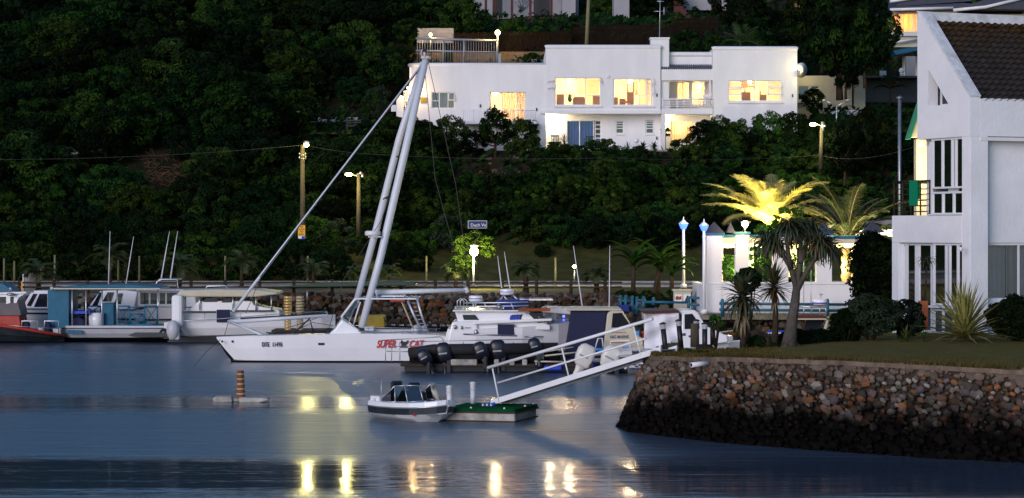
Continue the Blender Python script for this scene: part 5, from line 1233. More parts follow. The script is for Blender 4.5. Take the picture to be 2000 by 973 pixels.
# upper right house
ur = thing('balcony_house', 'cream house with an orange-lit upstairs room at the top right', 'house', P(1850, 190, 185)); D = 185
w = MB(); pw(w, 1741, 18, 2010, 67, D, .3, [(1745, 26, 1792, 63), (1870, 18, 2000, 28)]); w.pbox(1741, 67, 2010, 92, D-.6, 5); w.pbox(1765, 110, 1792, 190, D+1, .6); w.pbox(1700, 150, 1745, 190, D+2, .5); part(w, 'wall', 'cream_wall', ur)
w = MB(); w.pprism([(1738, 18), (1738, 14), (1880, 6), (2010, 14), (2010, 20)], D-1, 7); w.pprism([(1750, 13), (1760, -12), (1860, -25), (1900, 2)], D-.5, 6); w.pprism([(1870, 16), (1960, -12), (2020, -12), (2020, 18)], D-2, 6); part(w, 'roof', 'slate', ur)
w = MB(); w.tube([P(1738, 19, D-1.05), P(1862, 15.5, D-1.05)], .12, 6); w.tube([P(1862, 20, D-2.1), P(1925, 14, D-2.1), P(2010, -6, D-2.1)], .14, 6); w.tube([P(1738, 3, D-.6), P(1790, -4, D-.6)], .12, 6); part(w, 'fascia', 'white_paint', ur)
w = MB(); w.pbox(1736, 66, 1800, 70, D-.9, 1); w.cyl(P(1740, 84, D-1), P(1792, 76, D-1), .1); part(w, 'balcony_edge', 'frame_white', ur)
w = MB(); w.pprism([(1745, 99), (1796, 90), (1796, 98), (1750, 107)], D-1.6, 2); part(w, 'awning', 'teal', ur)
room(ur, 1743, 20, 1800, 66, D+.35, 3, 'room'); lamp('room_light', P(1768, 45, D+1.6), 150, (1, .38, .08), ur, .2); pwin(ur, 1745, 26, 1792, 63, D+.1, [1753, 1758, 1785], [], gl='glass_clear')
w = MB(); w.curtain(P(1760, 63, D+.6), Vector((1, 0, 0)), .5, 1.5, .05, 4); w.curtain(P(1776, 63, D+.6), Vector((1, 0, 0)), .4, 1.5, .05, 3); part(w, 'curtain', 'curtain_cream', ur)
room(ur, 1872, 16, 2004, 30, D+.35, 2); lamp('room_light', P(1885, 20, D+1.2), 40, (1, .4, .1), ur, .2)
# cream house right of the hill house
cr = thing('cream_house', 'low cream house half hidden by a tree right of the hill house', 'house', P(1600, 220, 172)); D = 172
w = MB(); pw(w, 1556, 148, 1690, 232, D, .3, [(1558, 168, 1581, 196), (1584, 168, 1600, 182), (1654, 168, 1668, 205)]); w.pbox(1655, 165, 1664, 206, D-.3, .2); part(w, 'wall', 'cream_wall', cr)
room(cr, 1556, 160, 1605, 200, D+.35, 2, 'room_grey'); room(cr, 1650, 160, 1675, 208, D+.35, 2, 'room_dark'); pwin(cr, 1558, 168, 1581, 196, D+.1, [], [], gl='glass_dim'); pwin(cr, 1584, 168, 1600, 182, D+.1, [], [(1584, 1600, 173), (1584, 1600, 178)], gl='glass_dim')
w = MB(); w.pbox(1555, 196.5, 1606, 201, D-.25, .4); w.pbox(1612, 215, 1700, 224, D-3, .4); part(w, 'ledge', 'plaster', cr)
lamp('lamp_light', P(1572, 150, 170.5), 25, (1, .85, .4), cr, .1)
tr2 = thing('terrace', 'dark terrace with parapet below the orange-lit house', 'terrace', P(1730, 190, 178)); w = MB(); w.pbox(1660, 148, 1798, 152, 178, 4); w.pbox(1690, 152, 1798, 200, 180, .4); part(w, 'deck', 'hull_dark', tr2)
w = MB(); w.pbox(1663, 165, 1675, 215, 177.6, .5); w.pbox(1770, 110, 1788, 150, 179.5, .5); part(w, 'column', 'pale_wall', tr2)
w = MB(); w.ball(P(1761, 138, 178.5), .22); w.lathe([(.1, -.35), (.22, -.3), (.08, -.05)], P(1761, 141, 178.5)); tag(part(w, 'garden_statue', 'plaster', origin=P(1761, 150, 178.5)), 'white ball ornament on the dark upper terrace', 'ornament')
w = MB(); w.fbox(P(1719, 149, 178.3), (.55, 0, 0), (0, .3, .0), (.05, .4, .45)); tag(part(w, 'deck_chair', 'gate_steel', origin=P(1725, 150, 178.3)), 'grey reclining chair on the dark upper terrace', 'chair')
rosette('large-leaved plant below the dark upper terrace', 'banana_plant', P(1738, 172, 172), 9, 1.9, .5, .5, 1.4, .9, 'leaf_grey', P(1738, 200, 172))
palm('hedge_palm', 'thin palm standing up behind the right block of the hill house', P(1446, 96, 172.5), .6, 9, 2.0, ['palm_leaf', 'palm_leaf'], .3, 1.5, .6, .08, 18, .5, w=.05)
# garden with bench, left of the hill house
gw = thing('garden_wall', 'low white garden wall behind the bench clearing', 'wall', P(650, 235, 166)); w = MB()
for a, b, c, d in [(572, 232, 582, 245), (578, 206, 592, 236), (600, 229, 627, 242), (648, 229, 712, 243), (628, 233, 647, 243)]: w.pbox(a, b, c, d+8, 165.4, .3)
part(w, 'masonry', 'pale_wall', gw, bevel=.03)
w = MB(); x0, x1 = PX(570, 162), PX(770, 162)
w.add([(x0, 159.8, PZ(262, 159.8)), (x1, 159.8, PZ(262, 159.8)), (x1, 165.4, PZ(248, 165.4)), (x0, 165.4, PZ(248, 165.4))], [(0, 1, 2, 3)]); part(w, 'clearing', 'lawn', kind='structure')
be = thing('garden_bench', 'dark slatted bench in the garden clearing', 'bench', P(690, 253, 162.4)); D = 162.4; w = MB()
for y in (234, 238, 242): w.pbox(676, y, 705, y+2.2, D, .04)
part(w, 'backrest', 'black', be); w = MB(); w.pbox(675, 245, 706, 247, D-.5, .5); part(w, 'seat', 'black', be)
for x in (678, 703):
    w = MB(); w.pbox(x-1, 246, x+1, 256, D-.45, .4); part(w, 'leg', 'black', be)
ac = thing('path_edge', 'pale concrete channel edge crossing the left hillside', 'kerb', on_hill(150, 315, .2, 146)); w = MB()
pts = [on_hill(x, y, .25, 146)+Vector((0, -1.2, .5)) for x, y in [(112, 315), (140, 310), (175, 306), (205, 301)]]; w.tube(pts, .1, 6); part(w, 'channel', 'concrete', ac)
# ============================================================ PAVILION
pv = thing('pavilion', 'white open pavilion with square pillars and teal beams behind the aloes', 'pavilion', (12, 89, 1.9)); Z0 = 1.9; D = 86.2
w = MB(); w.pbox(1384, 555, 1672, 612.3, D, .22); w.pbox(1384, 551, 1672, 556, D-.04, .3); w.box(PX(1372, D), PX(1372, D)+.24, D+.224, D+5, Z0, PZ(556, D)); w.box(PX(1372, D), PX(1384, D)-.004, D-.004, D+.2, Z0, PZ(555, D)); part(w, 'low_wall', 'plaster', pv, bevel=.015)
for a, c, dx in [(1380, 1410, 0), (1437, 1463, 0), (1510, 1540, 0), (1595, 1625, 0)]:
    w = MB(); w.pbox(a, 457, c, 551 if a > 1381 else 611, D-.03, .5); part(w, 'pillar', 'plaster', pv, bevel=.012)
for a, c in [(1392, 1412), (1452, 1472), (1535, 1556), (1665, 1690)]:
    w = MB(); w.pbox(a, 462, c, 590, 91, .4); part(w, 'rear_pillar', 'cream_wall', pv, bevel=.012)
w = MB(); w.pbox(1376, 455, 1416, 459.5, D-.08, .6); w.pbox(1434, 453, 1466, 458, D-.08, .6); w.pbox(1416, 458.5, 1434, 464, D, .2); w.pbox(1466, 458.5, 1506, 464, D, .2); w.pbox(1544, 458.5, 1592, 464, D, .2); w.pbox(1506, 454, 1544, 459, D-.08, .6); w.pbox(1592, 454, 1629, 459.5, D-.08, .6); w.pbox(1629, 461, 1685, 467, D, .2)
w.pbox(1372, 460, 1700, 464.5, 91.0, .25); part(w, 'teal_beam', 'teal_paint', pv, bevel=.01)
w = MB(); w.pbox(1412, 464.3, 1685, 476, D+.02, .15); w.pbox(1405, 464.6, 1700, 484, 90.9, .15); part(w, 'lintel', 'cream_wall', pv)
w = MB()
for a, c in [(1377, 1415), (1420, 1436), (1592, 1628), (1684, 1730)]:
    x0, x1 = PX(a, D), PX(c, D); zz = PZ(455, D)+.004; h = .42; xm = (x0+x1)/2
    w.add([(x0, D-.08, zz), (x1, D-.08, zz), (x1, D+.6, zz), (x0, D+.6, zz), (xm, D+.26, zz+h)], [(0, 1, 4), (1, 2, 4), (2, 3, 4), (3, 0, 4), (3, 2, 1, 0)])
part(w, 'pyramid_cap', 'slate', pv)
w = MB()
for x, y in [(1424, 479), (1478, 479), (1655, 478)]: w.ball(P(x, y, D+.6), .06)
part(w, 'soffit_lamp', 'glow_warm', pv)
for x, y, e in [(1424, 484, 150), (1480, 484, 150), (1565, 484, 90), (1652, 483, 150)]: lamp('soffit_light', P(x, y, 90.1), e, (1, .80, .36), pv, .08)
lamp('warm_spill_light', P(1435, 520, 89.3), 60, (1, .85, .3), pv, .2); lamp('warm_spill_light', P(1640, 520, 91.8), 110, (1, .72, .3), pv, .2)  # added lamps without fixtures, for warm spill on the pavilion
fl = thing('flood_lamp', 'dazzling floodlight on the second pavilion pillar', 'lamp', P(1455, 452, 86.4)); w = MB(); w.ball(P(1455, 438, 86.3), .12); part(w, 'bulb', 'glow_white', fl); w = MB(); w.cyl(P(1455, 453, 86.4), P(1455, 444, 86.4), .03); w.lathe([(.08, 0), (.2, .12), (.2, .15)], P(1456, 440, 86.55)); part(w, 'bracket', 'steel', fl); lamp('lamp_light', P(1452, 440, 85.6), 70, (1, .68, .26), fl, .1)
up_ = thing('uplighter', 'hidden ground spotlight at the foot of the lit palm', 'lamp', (PX(1500, 91.2), 91.2, 1.9)); w = MB(); w.lathe([(.1, 0), (.14, .18), (.12, .2)], (PX(1500, 91.2), 91.2, 1.9)); part(w, 'housing', 'black', up_)
lamp('spot_light', P(1500, 490, 91.6), 4200, (1, .74, .18), up_, .12, 'SPOT', (R(180-16), 0, 0), 80)
w = MB(); rg = random.Random(11)
for (x, y, r_) in [(1425, 530, .55), (1430, 560, .6), (1485, 500, .5), (1500, 540, .6), (1570, 520, .6), (1575, 480, .5), (1565, 560, .6), (1495, 580, .5), (1500, 455, .45), (1540, 430, .55), (1560, 455, .5)]: leafcloud(w, P(x, y, 89.6), r_, .5, r_, 16, 34, .09, rg, .35, 0, 1)
tag(part(w, 'climbing_plant', ['leaf_lush', 'leaf_mid'], origin=P(1500, 600, 89.6)), 'leafy climber filling the inside of the pavilion', 'plant')
bk = thing('lit_carport', 'bright floodlit white wall with a flat roof right behind the pavilion', 'building', P(1700, 550, 104)); w = MB(); w.pbox(1664, 448, 1790, 600, 104, .4); part(w, 'wall', 'plaster', bk); w = MB(); w.pprism([(1655, 446), (1655, 441), (1745, 429), (1800, 429), (1800, 446)], 101, 4); part(w, 'roof', 'concrete', bk); w = MB(); w.pbox(1657, 447, 1664, 452, 101.2, .1); part(w, 'gutter', 'plaster', bk); lamp('wall_light', P(1700, 470, 102.6), 420, (1, .85, .5), bk, .1)
# ============================================================ QUAY FURNITURE
def rail_fence(label, a, c, first, D0=112.6, step=67):
    r = thing('post_and_rail_fence', label, 'fence', P((a+c)/2, 575, D0)); x = first
    while x < c:
        w = MB(); w.cyl(P(x, 577, D0), P(x+rnd.uniform(-.6, .6), 546.5+rnd.uniform(-1, 1), D0), .085, .08, 8); part(w, 'post', 'wood_dark', r); x += step
    for y in (552, 561):
        w = MB(); pts = [P(a+(c-a)*k/40, y+rnd.uniform(-.6, .6), D0-.1) for k in range(41)]; w.tube(pts, .05, 6); part(w, 'rail', 'wood_dark', r)
rail_fence('dark timber post-and-rail fence along the left quay path', -40, 640, -29)
rail_fence('dark timber post-and-rail fence above the rubble bank in the middle', 648, 905, 645+4)
rail_fence('dark timber post-and-rail fence from the floodlight to the blue rail', 915, 1215, 914)
def pole(label, x, yt, yb, D, r0, r1, m_='pole_wood', name='utility_pole', lean=0):
    t = thing(name, label, 'pole', P(x, yb, D)); w = MB(); w.tube([P(x-lean, yb+6, D), P(x, yt, D)], [r0, r1], 10); part(w, 'shaft', m_, t); return t
for x, yt, l in [(107, 498, 'thin pale post behind the fence at the far left'), (272, 500, 'thin pale post behind the teal-roofed houseboat'), (231, 507, 'short pale post between two palms on the left quay'), (440, 500, 'thin post left of the stay cable'), (601, 500, 'thin post beside the notice pole'), (833, 500, 'thin pale post on the verge left of the floodlight'), (1085, 503, 'thin post on the verge right of the low garden lamp'), (8, 505, 'thin post at the very left edge'), (28, 510, 'second thin post from the left edge')]:
    pole(l, x, yt, 552, 124.5, .06, .05, 'pale_pole', 'marker_post')
tp = pole('tall timber street lamp pole carrying the yellow notice', 591, 283, 548, 137, .17, .13, 'pole_wood', 'street_lamp'); tp['category'] = 'street lamp'
w = MB()
for y in (303, 310): w.cyl(P(584, y, 136.8), P(598, y, 136.8), .03)
for x in (585, 597): w.ball(P(x, 300, 136.8), .05); w.ball(P(x, 307, 136.8), .05)
part(w, 'cross_arm', 'steel', tp)
w = MB(); w.ball(P(598.5, 283, 136.5), .14); part(w, 'lamp_head', 'glow_yellow', tp); w = MB(); w.tube([P(591, 284, 137), P(597, 280, 136.6), P(602, 283, 136.5)], .035, 6); w.lathe([(.14, 0), (.22, .08), (.1, .18)], P(598.5, 281, 136.5)); part(w, 'bracket', 'steel', tp)
lamp('lamp_light', P(600, 291, 135.0), 260, (1, .86, .3), tp, .15)
ns = thing('notice', 'yellow notice over a blue one fixed to the timber lamp pole', 'sign', P(589, 467, 136.7)); w = MB(); w.pbox(582, 440, 596, 461, 136.7, .03); part(w, 'yellow_board', 'yellow_sign', ns); w = MB(); w.pbox(582, 461.4, 596, 467.5, 136.7, .03); part(w, 'blue_board', 'white_paint', ns)
w = MB(); w.pbox(589, 461.6, 595.5, 467.3, 136.69, .01); w.pbox(582.3, 466.3, 589, 467.3, 136.69, .01); part(w, 'blue_panel', 'bright_blue', ns)
for s_, y, h_ in [('ON', 444.5, .13), ('DANGER', 449.2, .1), ('NO', 454, .13), ('DIVING', 459, .1)]: text(s_, 'lettering', 589, y, 136.69, h_, 'black_letter', ns, align='CENTER', wscale=.95)
l2 = thing('street_lamp', 'timber lamp pole with a swan-neck lamp right of the tall one', 'street lamp', P(700, 480, 143)); D = 143; w = MB(); w.tube([P(700, 500, D), P(701, 340, D)], [.17, .12], 9); part(w, 'pole', 'pole_wood', l2)
w = MB(); w.tube([P(701, 352, D), P(698, 344, D), P(688, 341, D)], .035, 6); w.ball(P(705, 338, D), .1); w.ball(P(708, 344, D), .1); w.cyl(P(697, 340, D), P(711, 340, D), .05); part(w, 'bracket', 'steel', l2)
w = MB(); w.ball(P(681, 341, D), (.22, .12, .11)); part(w, 'lamp_head', 'glow_yellow', l2); lamp('lamp_light', P(676, 349, D-1.2), 260, (1, .86, .32), l2, .15)
l3 = thing('street_lamp', 'swan-neck street lamp on the slope below the cream house', 'street lamp', P(1604, 310, 152)); D = 152; w = MB(); w.tube([P(1603, 330, D), P(1605, 248, D)], [.16, .11], 8); part(w, 'pole', 'pole_wood', l3)
w = MB(); w.tube([P(1605, 252, D), P(1602, 245, D), P(1594, 242, D)], .04, 6); w.cyl(P(1607, 238, D), P(1607, 256, D), .12); w.ball(P(1611, 246, D), .1); part(w, 'bracket', 'steel', l3); w = MB(); w.ball(P(1588, 243, D), (.24, .12, .11)); part(w, 'lamp_head', 'glow_white', l3); lamp('lamp_light', P(1585, 251, D-1.2), 300, (1, .9, .42), l3, .15)
gp_ = pole('plain grey pole with a flat cap left of the near house', 1757, 192, 560, 100, .07, .07, 'steel', 'lamp_pole'); w = MB(); w.lathe([(.16, 0), (.14, .05), (.02, .12)], P(1757, 192.5, 100)); part(w, 'cap', 'steel', gp_)
yl = thing('twin_arm_lamp', 'unlit Y-shaped double-armed lamp post on the hillside lawn', 'street lamp', P(1634, 255, 160)); D = 160; w = MB(); w.cyl(P(1634, 262, D), P(1634, 208, D), .05); w.tube([P(1634, 208, D), P(1612, 196, D)], .04, 6); w.tube([P(1634, 208, D), P(1656, 196, D)], .04, 6); w.ball(P(1611, 196, D), (.2, .1, .07)); w.ball(P(1657, 196, D), (.2, .1, .07)); part(w, 'post', 'alu', yl)
# floodlight on the verge
fd = thing('floodlight', 'dazzling floodlight on a short white pole beside the verge bushes', 'lamp', P(925, 551, 122)); D = 122; w = MB(); w.cyl(P(925, 556, D), P(925, 497, D), .05); part(w, 'pole', 'white_paint', fd); w = MB(); w.ball(P(926, 492, D-.1), .22); part(w, 'bulb', 'glow_white', fd); w = MB(); w.lathe([(.1, 0), (.26, .12), (.26, .16), (.05, .22)], P(926, 485, D)); part(w, 'hood', 'steel', fd)
lamp('lamp_light', P(926, 492, D-.6), 600, (1, .84, .3), fd, .25)
w = MB(); rg = random.Random(12)
for (x, y, r_) in [(905, 497, .5), (895, 510, .5), (945, 480, .55), (920, 468, .55), (955, 490, .35), (900, 480, .5), (915, 515, .4)]: leafcloud(w, P(x, y, D+1.3), r_, .4, r_, 16, 28, .1, rg, .35, 0, 1)
w.tube([P(915, 555, D+1.3), P(917, 500, D+1.3)], [.06, .03], 6, 1)
tag(part(w, 'lit_bush', ['leaf_lush', 'leaf_mid'], origin=P(915, 555, D+1.3)), 'small tree lit yellow-green around the dazzling verge floodlight', 'tree')
gl2 = thing('garden_lamp', 'small pale low lamp on the verge right of the floodlight', 'lamp', P(1122, 552, 124)); w = MB(); w.cyl(P(1122, 556, 124), P(1122, 528, 124), .04); part(w, 'post', 'steel', gl2); w = MB(); w.ball(P(1122, 521, 124), .09); part(w, 'bulb', 'glow_yellow', gl2); lamp('lamp_light', P(1122, 521, 123.6), 25, (1, .9, .5), gl2, .1)
sg = thing('street_sign', 'dark blue street name sign with white letters above the floodlight', 'sign', P(932, 447, 136)); D = 136; w = MB(); w.pbox(914, 431, 951, 446, D, .04); part(w, 'rim', 'white_paint', sg); w = MB(); w.pbox(914.8, 431.8, 950.2, 445.2, D-.012, .01); part(w, 'plate', 'blue_sign', sg); text('Duch Ve', 'lettering', 919, 442.5, D-.02, .26, 'white_letter', sg)
w = MB(); w.cyl(P(932, 548, D+.1), P(932, 446, D+.1), .05); part(w, 'post', 'pole_wood', sg)
nb = thing('notice_board', 'pale rectangular board standing behind the fence at the left end of the quay', 'board', P(60, 575, 113.5)); w = MB(); w.pbox(45, 533, 76, 578, 113.5, .12); part(w, 'panel', 'concrete', nb, bevel=.01); w = MB(); w.pbox(44, 532.5, 46, 578, 113.45, .2); part(w, 'edge', 'white_paint', nb)
w = MB(); w.pbox(41, 552, 44, 556, 112.3, .05); w.pbox(41, 558, 44, 566, 112.3, .05); w.pbox(41.5, 550, 43.5, 572, 112.36, .05); tag(part(w, 'warning_marker', 'yellow_sign', origin=P(42, 572, 112.3)), 'small yellow marker plate beside the pale board', 'marker')
# overhead wires
def wire(name, label, pts, r=.011):
    w = MB(); out = []
    for a, b in zip(pts, pts[1:]):
        a = Vector(a); b = Vector(b)
        for i in range(14): t = i/14; out.append(a.lerp(b, t)+Vector((0, 0, -(b-a).length*.012*4*t*(1-t))))
    out.append(Vector(pts[-1])); w.tube(out, r, 4); tag(part(w, name, 'wire', origin=pts[0]), label, 'cable')
wire('overhead_cable', 'thin overhead cable crossing the left hillside to the tall lamp pole', [P(-60, 312, 134), P(588, 284, 136.9)])
wire('overhead_cable', 'thin overhead cable sagging from the tall lamp pole past the mast to the right slope', [P(595, 284, 136.9), P(705, 300, 139), P(1190, 308, 139), P(1603, 303, 150)])
wire('overhead_cable', 'thin overhead cable between the hillside street lamp and the balcony', [P(1606, 305, 152), P(1830, 270, 110)])
# pole-top lanterns blue-white
def lantern(label, x, yt, yb, D, s=1.0, e=8):
    t = thing('post_lantern', label, 'lamp', P(x, yb, D), 'blue-white pole-top lanterns'); k = F/D
    w = MB(); w.cyl(P(x, yb, D), P(x, yt+20*s, D), .065, .05, 12); w.lathe([(.13, 0), (.13, .1), (.08, .16)], P(x, yb, D)); part(w, 'post', 'white_paint', t)
    w = MB(); c = P(x, yt+20*s, D); q = .019*s; w.lathe([(3.5*q, 0), (5.5*q, 1.5*q), (9.5*q, 11*q), (9.6*q, 12*q)], c, 6, 0, False); part(w, 'glass_shade', 'glow_blue', t)
    w = MB(); w.lathe([(10.5*q, 12*q), (6*q, 16*q), (2*q, 20*q), (1.4*q, 21*q), (.5*q, 26*q)], c, 6, 0, False); part(w, 'cap', 'white_paint', t); lamp('lamp_light', P(x, yt+10, D-.4), e, (.3, .45, 1), t, .1)
lantern('blue-white lantern on a tall white post left of the pavilion', 1335, 428, 562, 91, 1.0)
lantern('blue-white lantern on a white post touching the pavilion corner', 1375, 433, 613, 85.8, .92)
# blue timber rail
br_ = thing('blue_rail_fence', 'blue painted log rail fence on the quay edge left of the pavilion', 'fence', P(1280, 610, 87.6)); D = 87.6
for x, yt, yb in [(1212, 579, 606), (1222, 579, 606), (1235, 580, 610), (1244, 582, 614), (1257, 581, 608), (1345, 584, 608), (1276, 583, 596)]:
    w = MB(); w.cyl(P(x, yb, D), P(x, yt, D), .065, .062, 9); w.ball(P(x, yt, D), .06, 8); part(w, 'post', 'teal_paint', br_)
for a, b in [((1208, 587), (1235, 589)), ((1242, 586), (1262, 587)), ((1257, 590), (1345, 591)), ((1242, 604), (1345, 605)), ((1345, 581), (1378, 583)), ((1345, 594), (1378, 597))]:
    w = MB(); w.cyl(P(*a, D), P(*b, D), .05); part(w, 'rail', 'teal_paint', br_)
br2 = thing('blue_rail_fence', 'blue painted log rail fence in front of the pavilion wall behind the aloes', 'fence', P(1500, 612, 85.9)); D = 85.5
for x in (1411, 1616): 
    w = MB(); w.cyl(P(x, 619, D), P(x, 587, D), .075, .07, 9); w.ball(P(x, 587, D), .07, 8); part(w, 'post', 'teal_paint', br2)
for y in (594, 606):
    w = MB(); w.cyl(P(1405, y-1, D+.1), P(1650, y+1, D+.1), .055); part(w, 'rail', 'teal_paint', br2)
w = MB(); w.pbox(1208, 596, 1229, 609, 87.3, .3); tag(part(w, 'blue_tub', 'blue_canvas', origin=P(1218, 609, 87.3), bevel=.02), 'dark blue tub at the left end of the blue rail', 'tub')
kb = thing('display_case', 'cream display box with two picture panels behind the blue rail', 'board', P(1334, 610, 88.6)); D = 88.6; w = MB(); w.pbox(1316, 567, 1350, 614, D, .45); w.pbox(1314, 565, 1352, 569, D-.05, .55); part(w, 'case', 'cream_gel', kb, bevel=.01); w = MB(); w.pbox(1318, 575, 1332, 594, D-.02, .015); w.pbox(1335, 575, 1348, 594, D-.02, .015); part(w, 'picture', 'white_paint', kb)
w = MB(); w.pprism([(1319, 581), (1322, 578), (1326, 580), (1331, 578), (1331, 585), (1320, 586)], D-.03, .008); part(w, 'orange_motif', 'rust_orange', kb); w = MB(); w.pprism([(1337, 590), (1342, 577), (1345, 578), (1341, 592)], D-.03, .008); part(w, 'dark_motif', 'black', kb)
# path lights on the island
def bollard(label, x, yt, yb, D, m_='black', head='gelcoat_dull', lean=0, r=.075, hh_=10, group='louvred path lights', cap='black', glow=None):
    t = thing('path_light', label, 'lamp', P(x, yb, D), group); s = D/F; a = P(x, yb+1, D); b = P(x-lean, yt, D); ax = (b-a); L_ = ax.length; ax.normalize(); hl = hh_*s
    w = MB(); w.cyl(a, b-ax*(hl+.02), r*.92); part(w, 'post', m_, t)
    w = MB(); base = b-ax*(hl+.02); n = 5
    w.cyl(base, b-ax*.02, r*.72)
    for i in range(n): w.tube([base+ax*(hl*(i+.05)/n), base+ax*(hl*(i+.7)/n)], [r*1.15, r*.98], 12)
    part(w, 'louvre', head, t); w = MB(); w.tube([b-ax*.03, b-ax*.005, b+ax*.02], [r*1.25, r*1.1, r*.4], 12); part(w, 'cap', cap, t); return t
bollard('leftmost black louvred path light, leaning, on the island tip', 1301, 631, 692, 58.6, lean=7); bollard('black louvred path light, second from the left on the island tip', 1331, 625, 684, 59.6, lean=6)
bollard('black louvred path light partly behind the timber post', 1360, 625, 676, 60.6, lean=0); bollard('black louvred path light right of the timber post', 1376.5, 631, 690, 58.9, lean=0)
bollard('rightmost black louvred path light, beside the aloe', 1392, 624, 673, 60.9, lean=0)
w = MB(); w.tube([P(1357, 678, 59.4), P(1357, 632, 59.4)], [.12, .11], 10); tag(part(w, 'timber_post', 'pole_wood', origin=P(1357, 678, 59.4)), 'rough round timber post among the path lights', 'post')
# ============================================================ CATAMARAN
cat = thing('catamaran', 'large white sailing catamaran with a tall raked double mast', 'sailing boat', P(650, 710, 87)); D = 87.0
st = [(423, 659, 661, 662, .03, .02), (440, 657.5, 682, 690, .16, .06), (458, 656.5, 702, 712, .3, .12), (520, 654.5, 705, 716, .5, .3), (600, 652.5, 706, 717, .6, .4), (690, 650.5, 706, 717, .62, .45), (780, 651, 706, 717, .6, .45), (850, 653, 706, 716, .55, .42), (880, 657, 706, 714, .5, .4)]
w = MB(); w.hull(st, D+.62, (0, 1, 0)); part(w, 'near_hull', ['gelcoat', 'hull_black'], cat)
w = MB(); w.hull([(x+5, *r_) for x, *r_ in st], D+4.2, (0, 1, 0)); part(w, 'far_hull', ['gelcoat', 'hull_black'], cat)
w = MB()
for i in range(len(st)-1):
    x0, x1 = max(st[i][0], 449), st[i+1][0]
    if x1 <= 450: continue
    w.add([P(x0, 704 if x0 > 460 else 700, D+.02+(.0 if x0 > 500 else .2)), P(x1, 704, D+.02+(.0 if x1 > 500 else .2)), P(x1, 712, D+.02), P(x0, 712, D+.02)], [(0, 1, 2, 3)])
w = MB(); w.hull([(x, 703.5 if x > 445 else yc, 706, 718, hb+.012, hc+.03) for x, ys, yc, yk, hb, hc in [(452, 0, 706, 714, .27, .1), (470, 0, 0, 0, .36, .18), (520, 0, 0, 0, .5*.8, .32), (600, 0, 0, 0, .52, .42), (690, 0, 0, 0, .55, .47), (880, 0, 0, 0, .5, .44)]], D+.62, (0, 0, 0)); part(w, 'boot_stripe', 'hull_black', cat)
w = MB(); w.pbox(640, 655, 872, 672, D+1.0, 3.2); w.pbox(500, 657, 520, 664, D+.8, 3.6); part(w, 'bridge_deck', 'gelcoat', cat, bevel=.04)
w = MB()   # pod rising to the windscreen
rings = []
for dd, k in ((0, 0), (.5, 1), (3.9, 1), (4.4, 0)):
    rings.append([P(642, 653, D+.3+dd), P(655, 638 if k else 642, D+.3+dd), P(668, 619 if k else 624, D+.3+dd), P(680, 627 if k else 632, D+.3+dd), P(694, 638 if k else 640, D+.3+dd), P(706, 648, D+.3+dd), P(706, 656, D+.3+dd)])
w.loft(rings, 0, False); part(w, 'cabin_pod', 'gelcoat', cat, bevel=.05)
w = MB(); pf = [P(668, 619, D+.9), P(692, 590, D+.9)]
for dy in (.9, 1.9, 2.9, 3.9): w.tube([P(667, 619, D+dy), P(693, 585, D+dy), P(702, 583.5, D+dy)], .05, 6)
w.cyl(P(693, 586, D+.9), P(693, 586, D+3.9), .05); w.cyl(P(668, 618.5, D+.9), P(668, 618.5, D+3.9), .05); w.cyl(P(680, 603, D+.9), P(680, 603, D+3.9), .03)
w.tube([P(682, 628, D+1), P(690, 606, D+1), P(701, 588, D+1)], .03, 6); w.tube([P(690, 636, D+1), P(697, 612, D+1), P(704, 590, D+1)], .03, 6)
wf = part(w, 'windscreen_frame', 'white_paint', cat); w = MB(); w.add([P(669, 617, D+.92), P(692, 587.5, D+.92), P(692, 587.5, D+3.88), P(669, 617, D+3.88)], [(0, 1, 2, 3)]); w.add([P(672, 616, D+.95), P(692, 590, D+.95), P(700, 590, D+.95), P(682, 626, D+.95)], [(0, 1, 2, 3)]); part(w, 'windscreen', 'glass_boat', wf)
w = MB(); w.pbox(700, 582.5, 816, 585.3, D+.8, 3.2); part(w, 'bimini_roof', 'gelcoat', cat, bevel=.02)
w = MB(); w.pbox(745, 577.5, 790, 580, D+1.2, 1.5); w.tube([P(768, 582, D+1.3), P(773, 577, D+1.3)], .03, 6); part(w, 'solar_panel', 'alu', cat)
w = MB(); w.pbox(762, 585.5, 790, 589, D+.85, .3); part(w, 'life_ring_case', 'red_paint', cat)
w = MB()
for dy in (.8, 3.9):
    w.tube([P(813, 578, D+dy), P(822, 612, D+dy), P(836, 650, D+dy)], .045, 8); w.tube([P(796, 587, D+dy), P(808, 615, D+dy), P(825, 648, D+dy)], .045, 8)
part(w, 'stern_arch', 'alu', cat); w = MB(); w.tube([P(784, 588, D+1), P(797, 618, D+1), P(809, 646, D+1)], .035, 6); part(w, 'backstay_strut', 'gold_dull', cat)
w = MB()
for i in range(7):
    y = 592+i*8; w.cyl(P(803+i*2.9, y, D+.8), P(818+i*2.6, y, D+.8), .015)
part(w, 'ladder', 'steel', cat)
w = MB()
for (a, b) in [((697, 582), (742, 640)), ]: pass
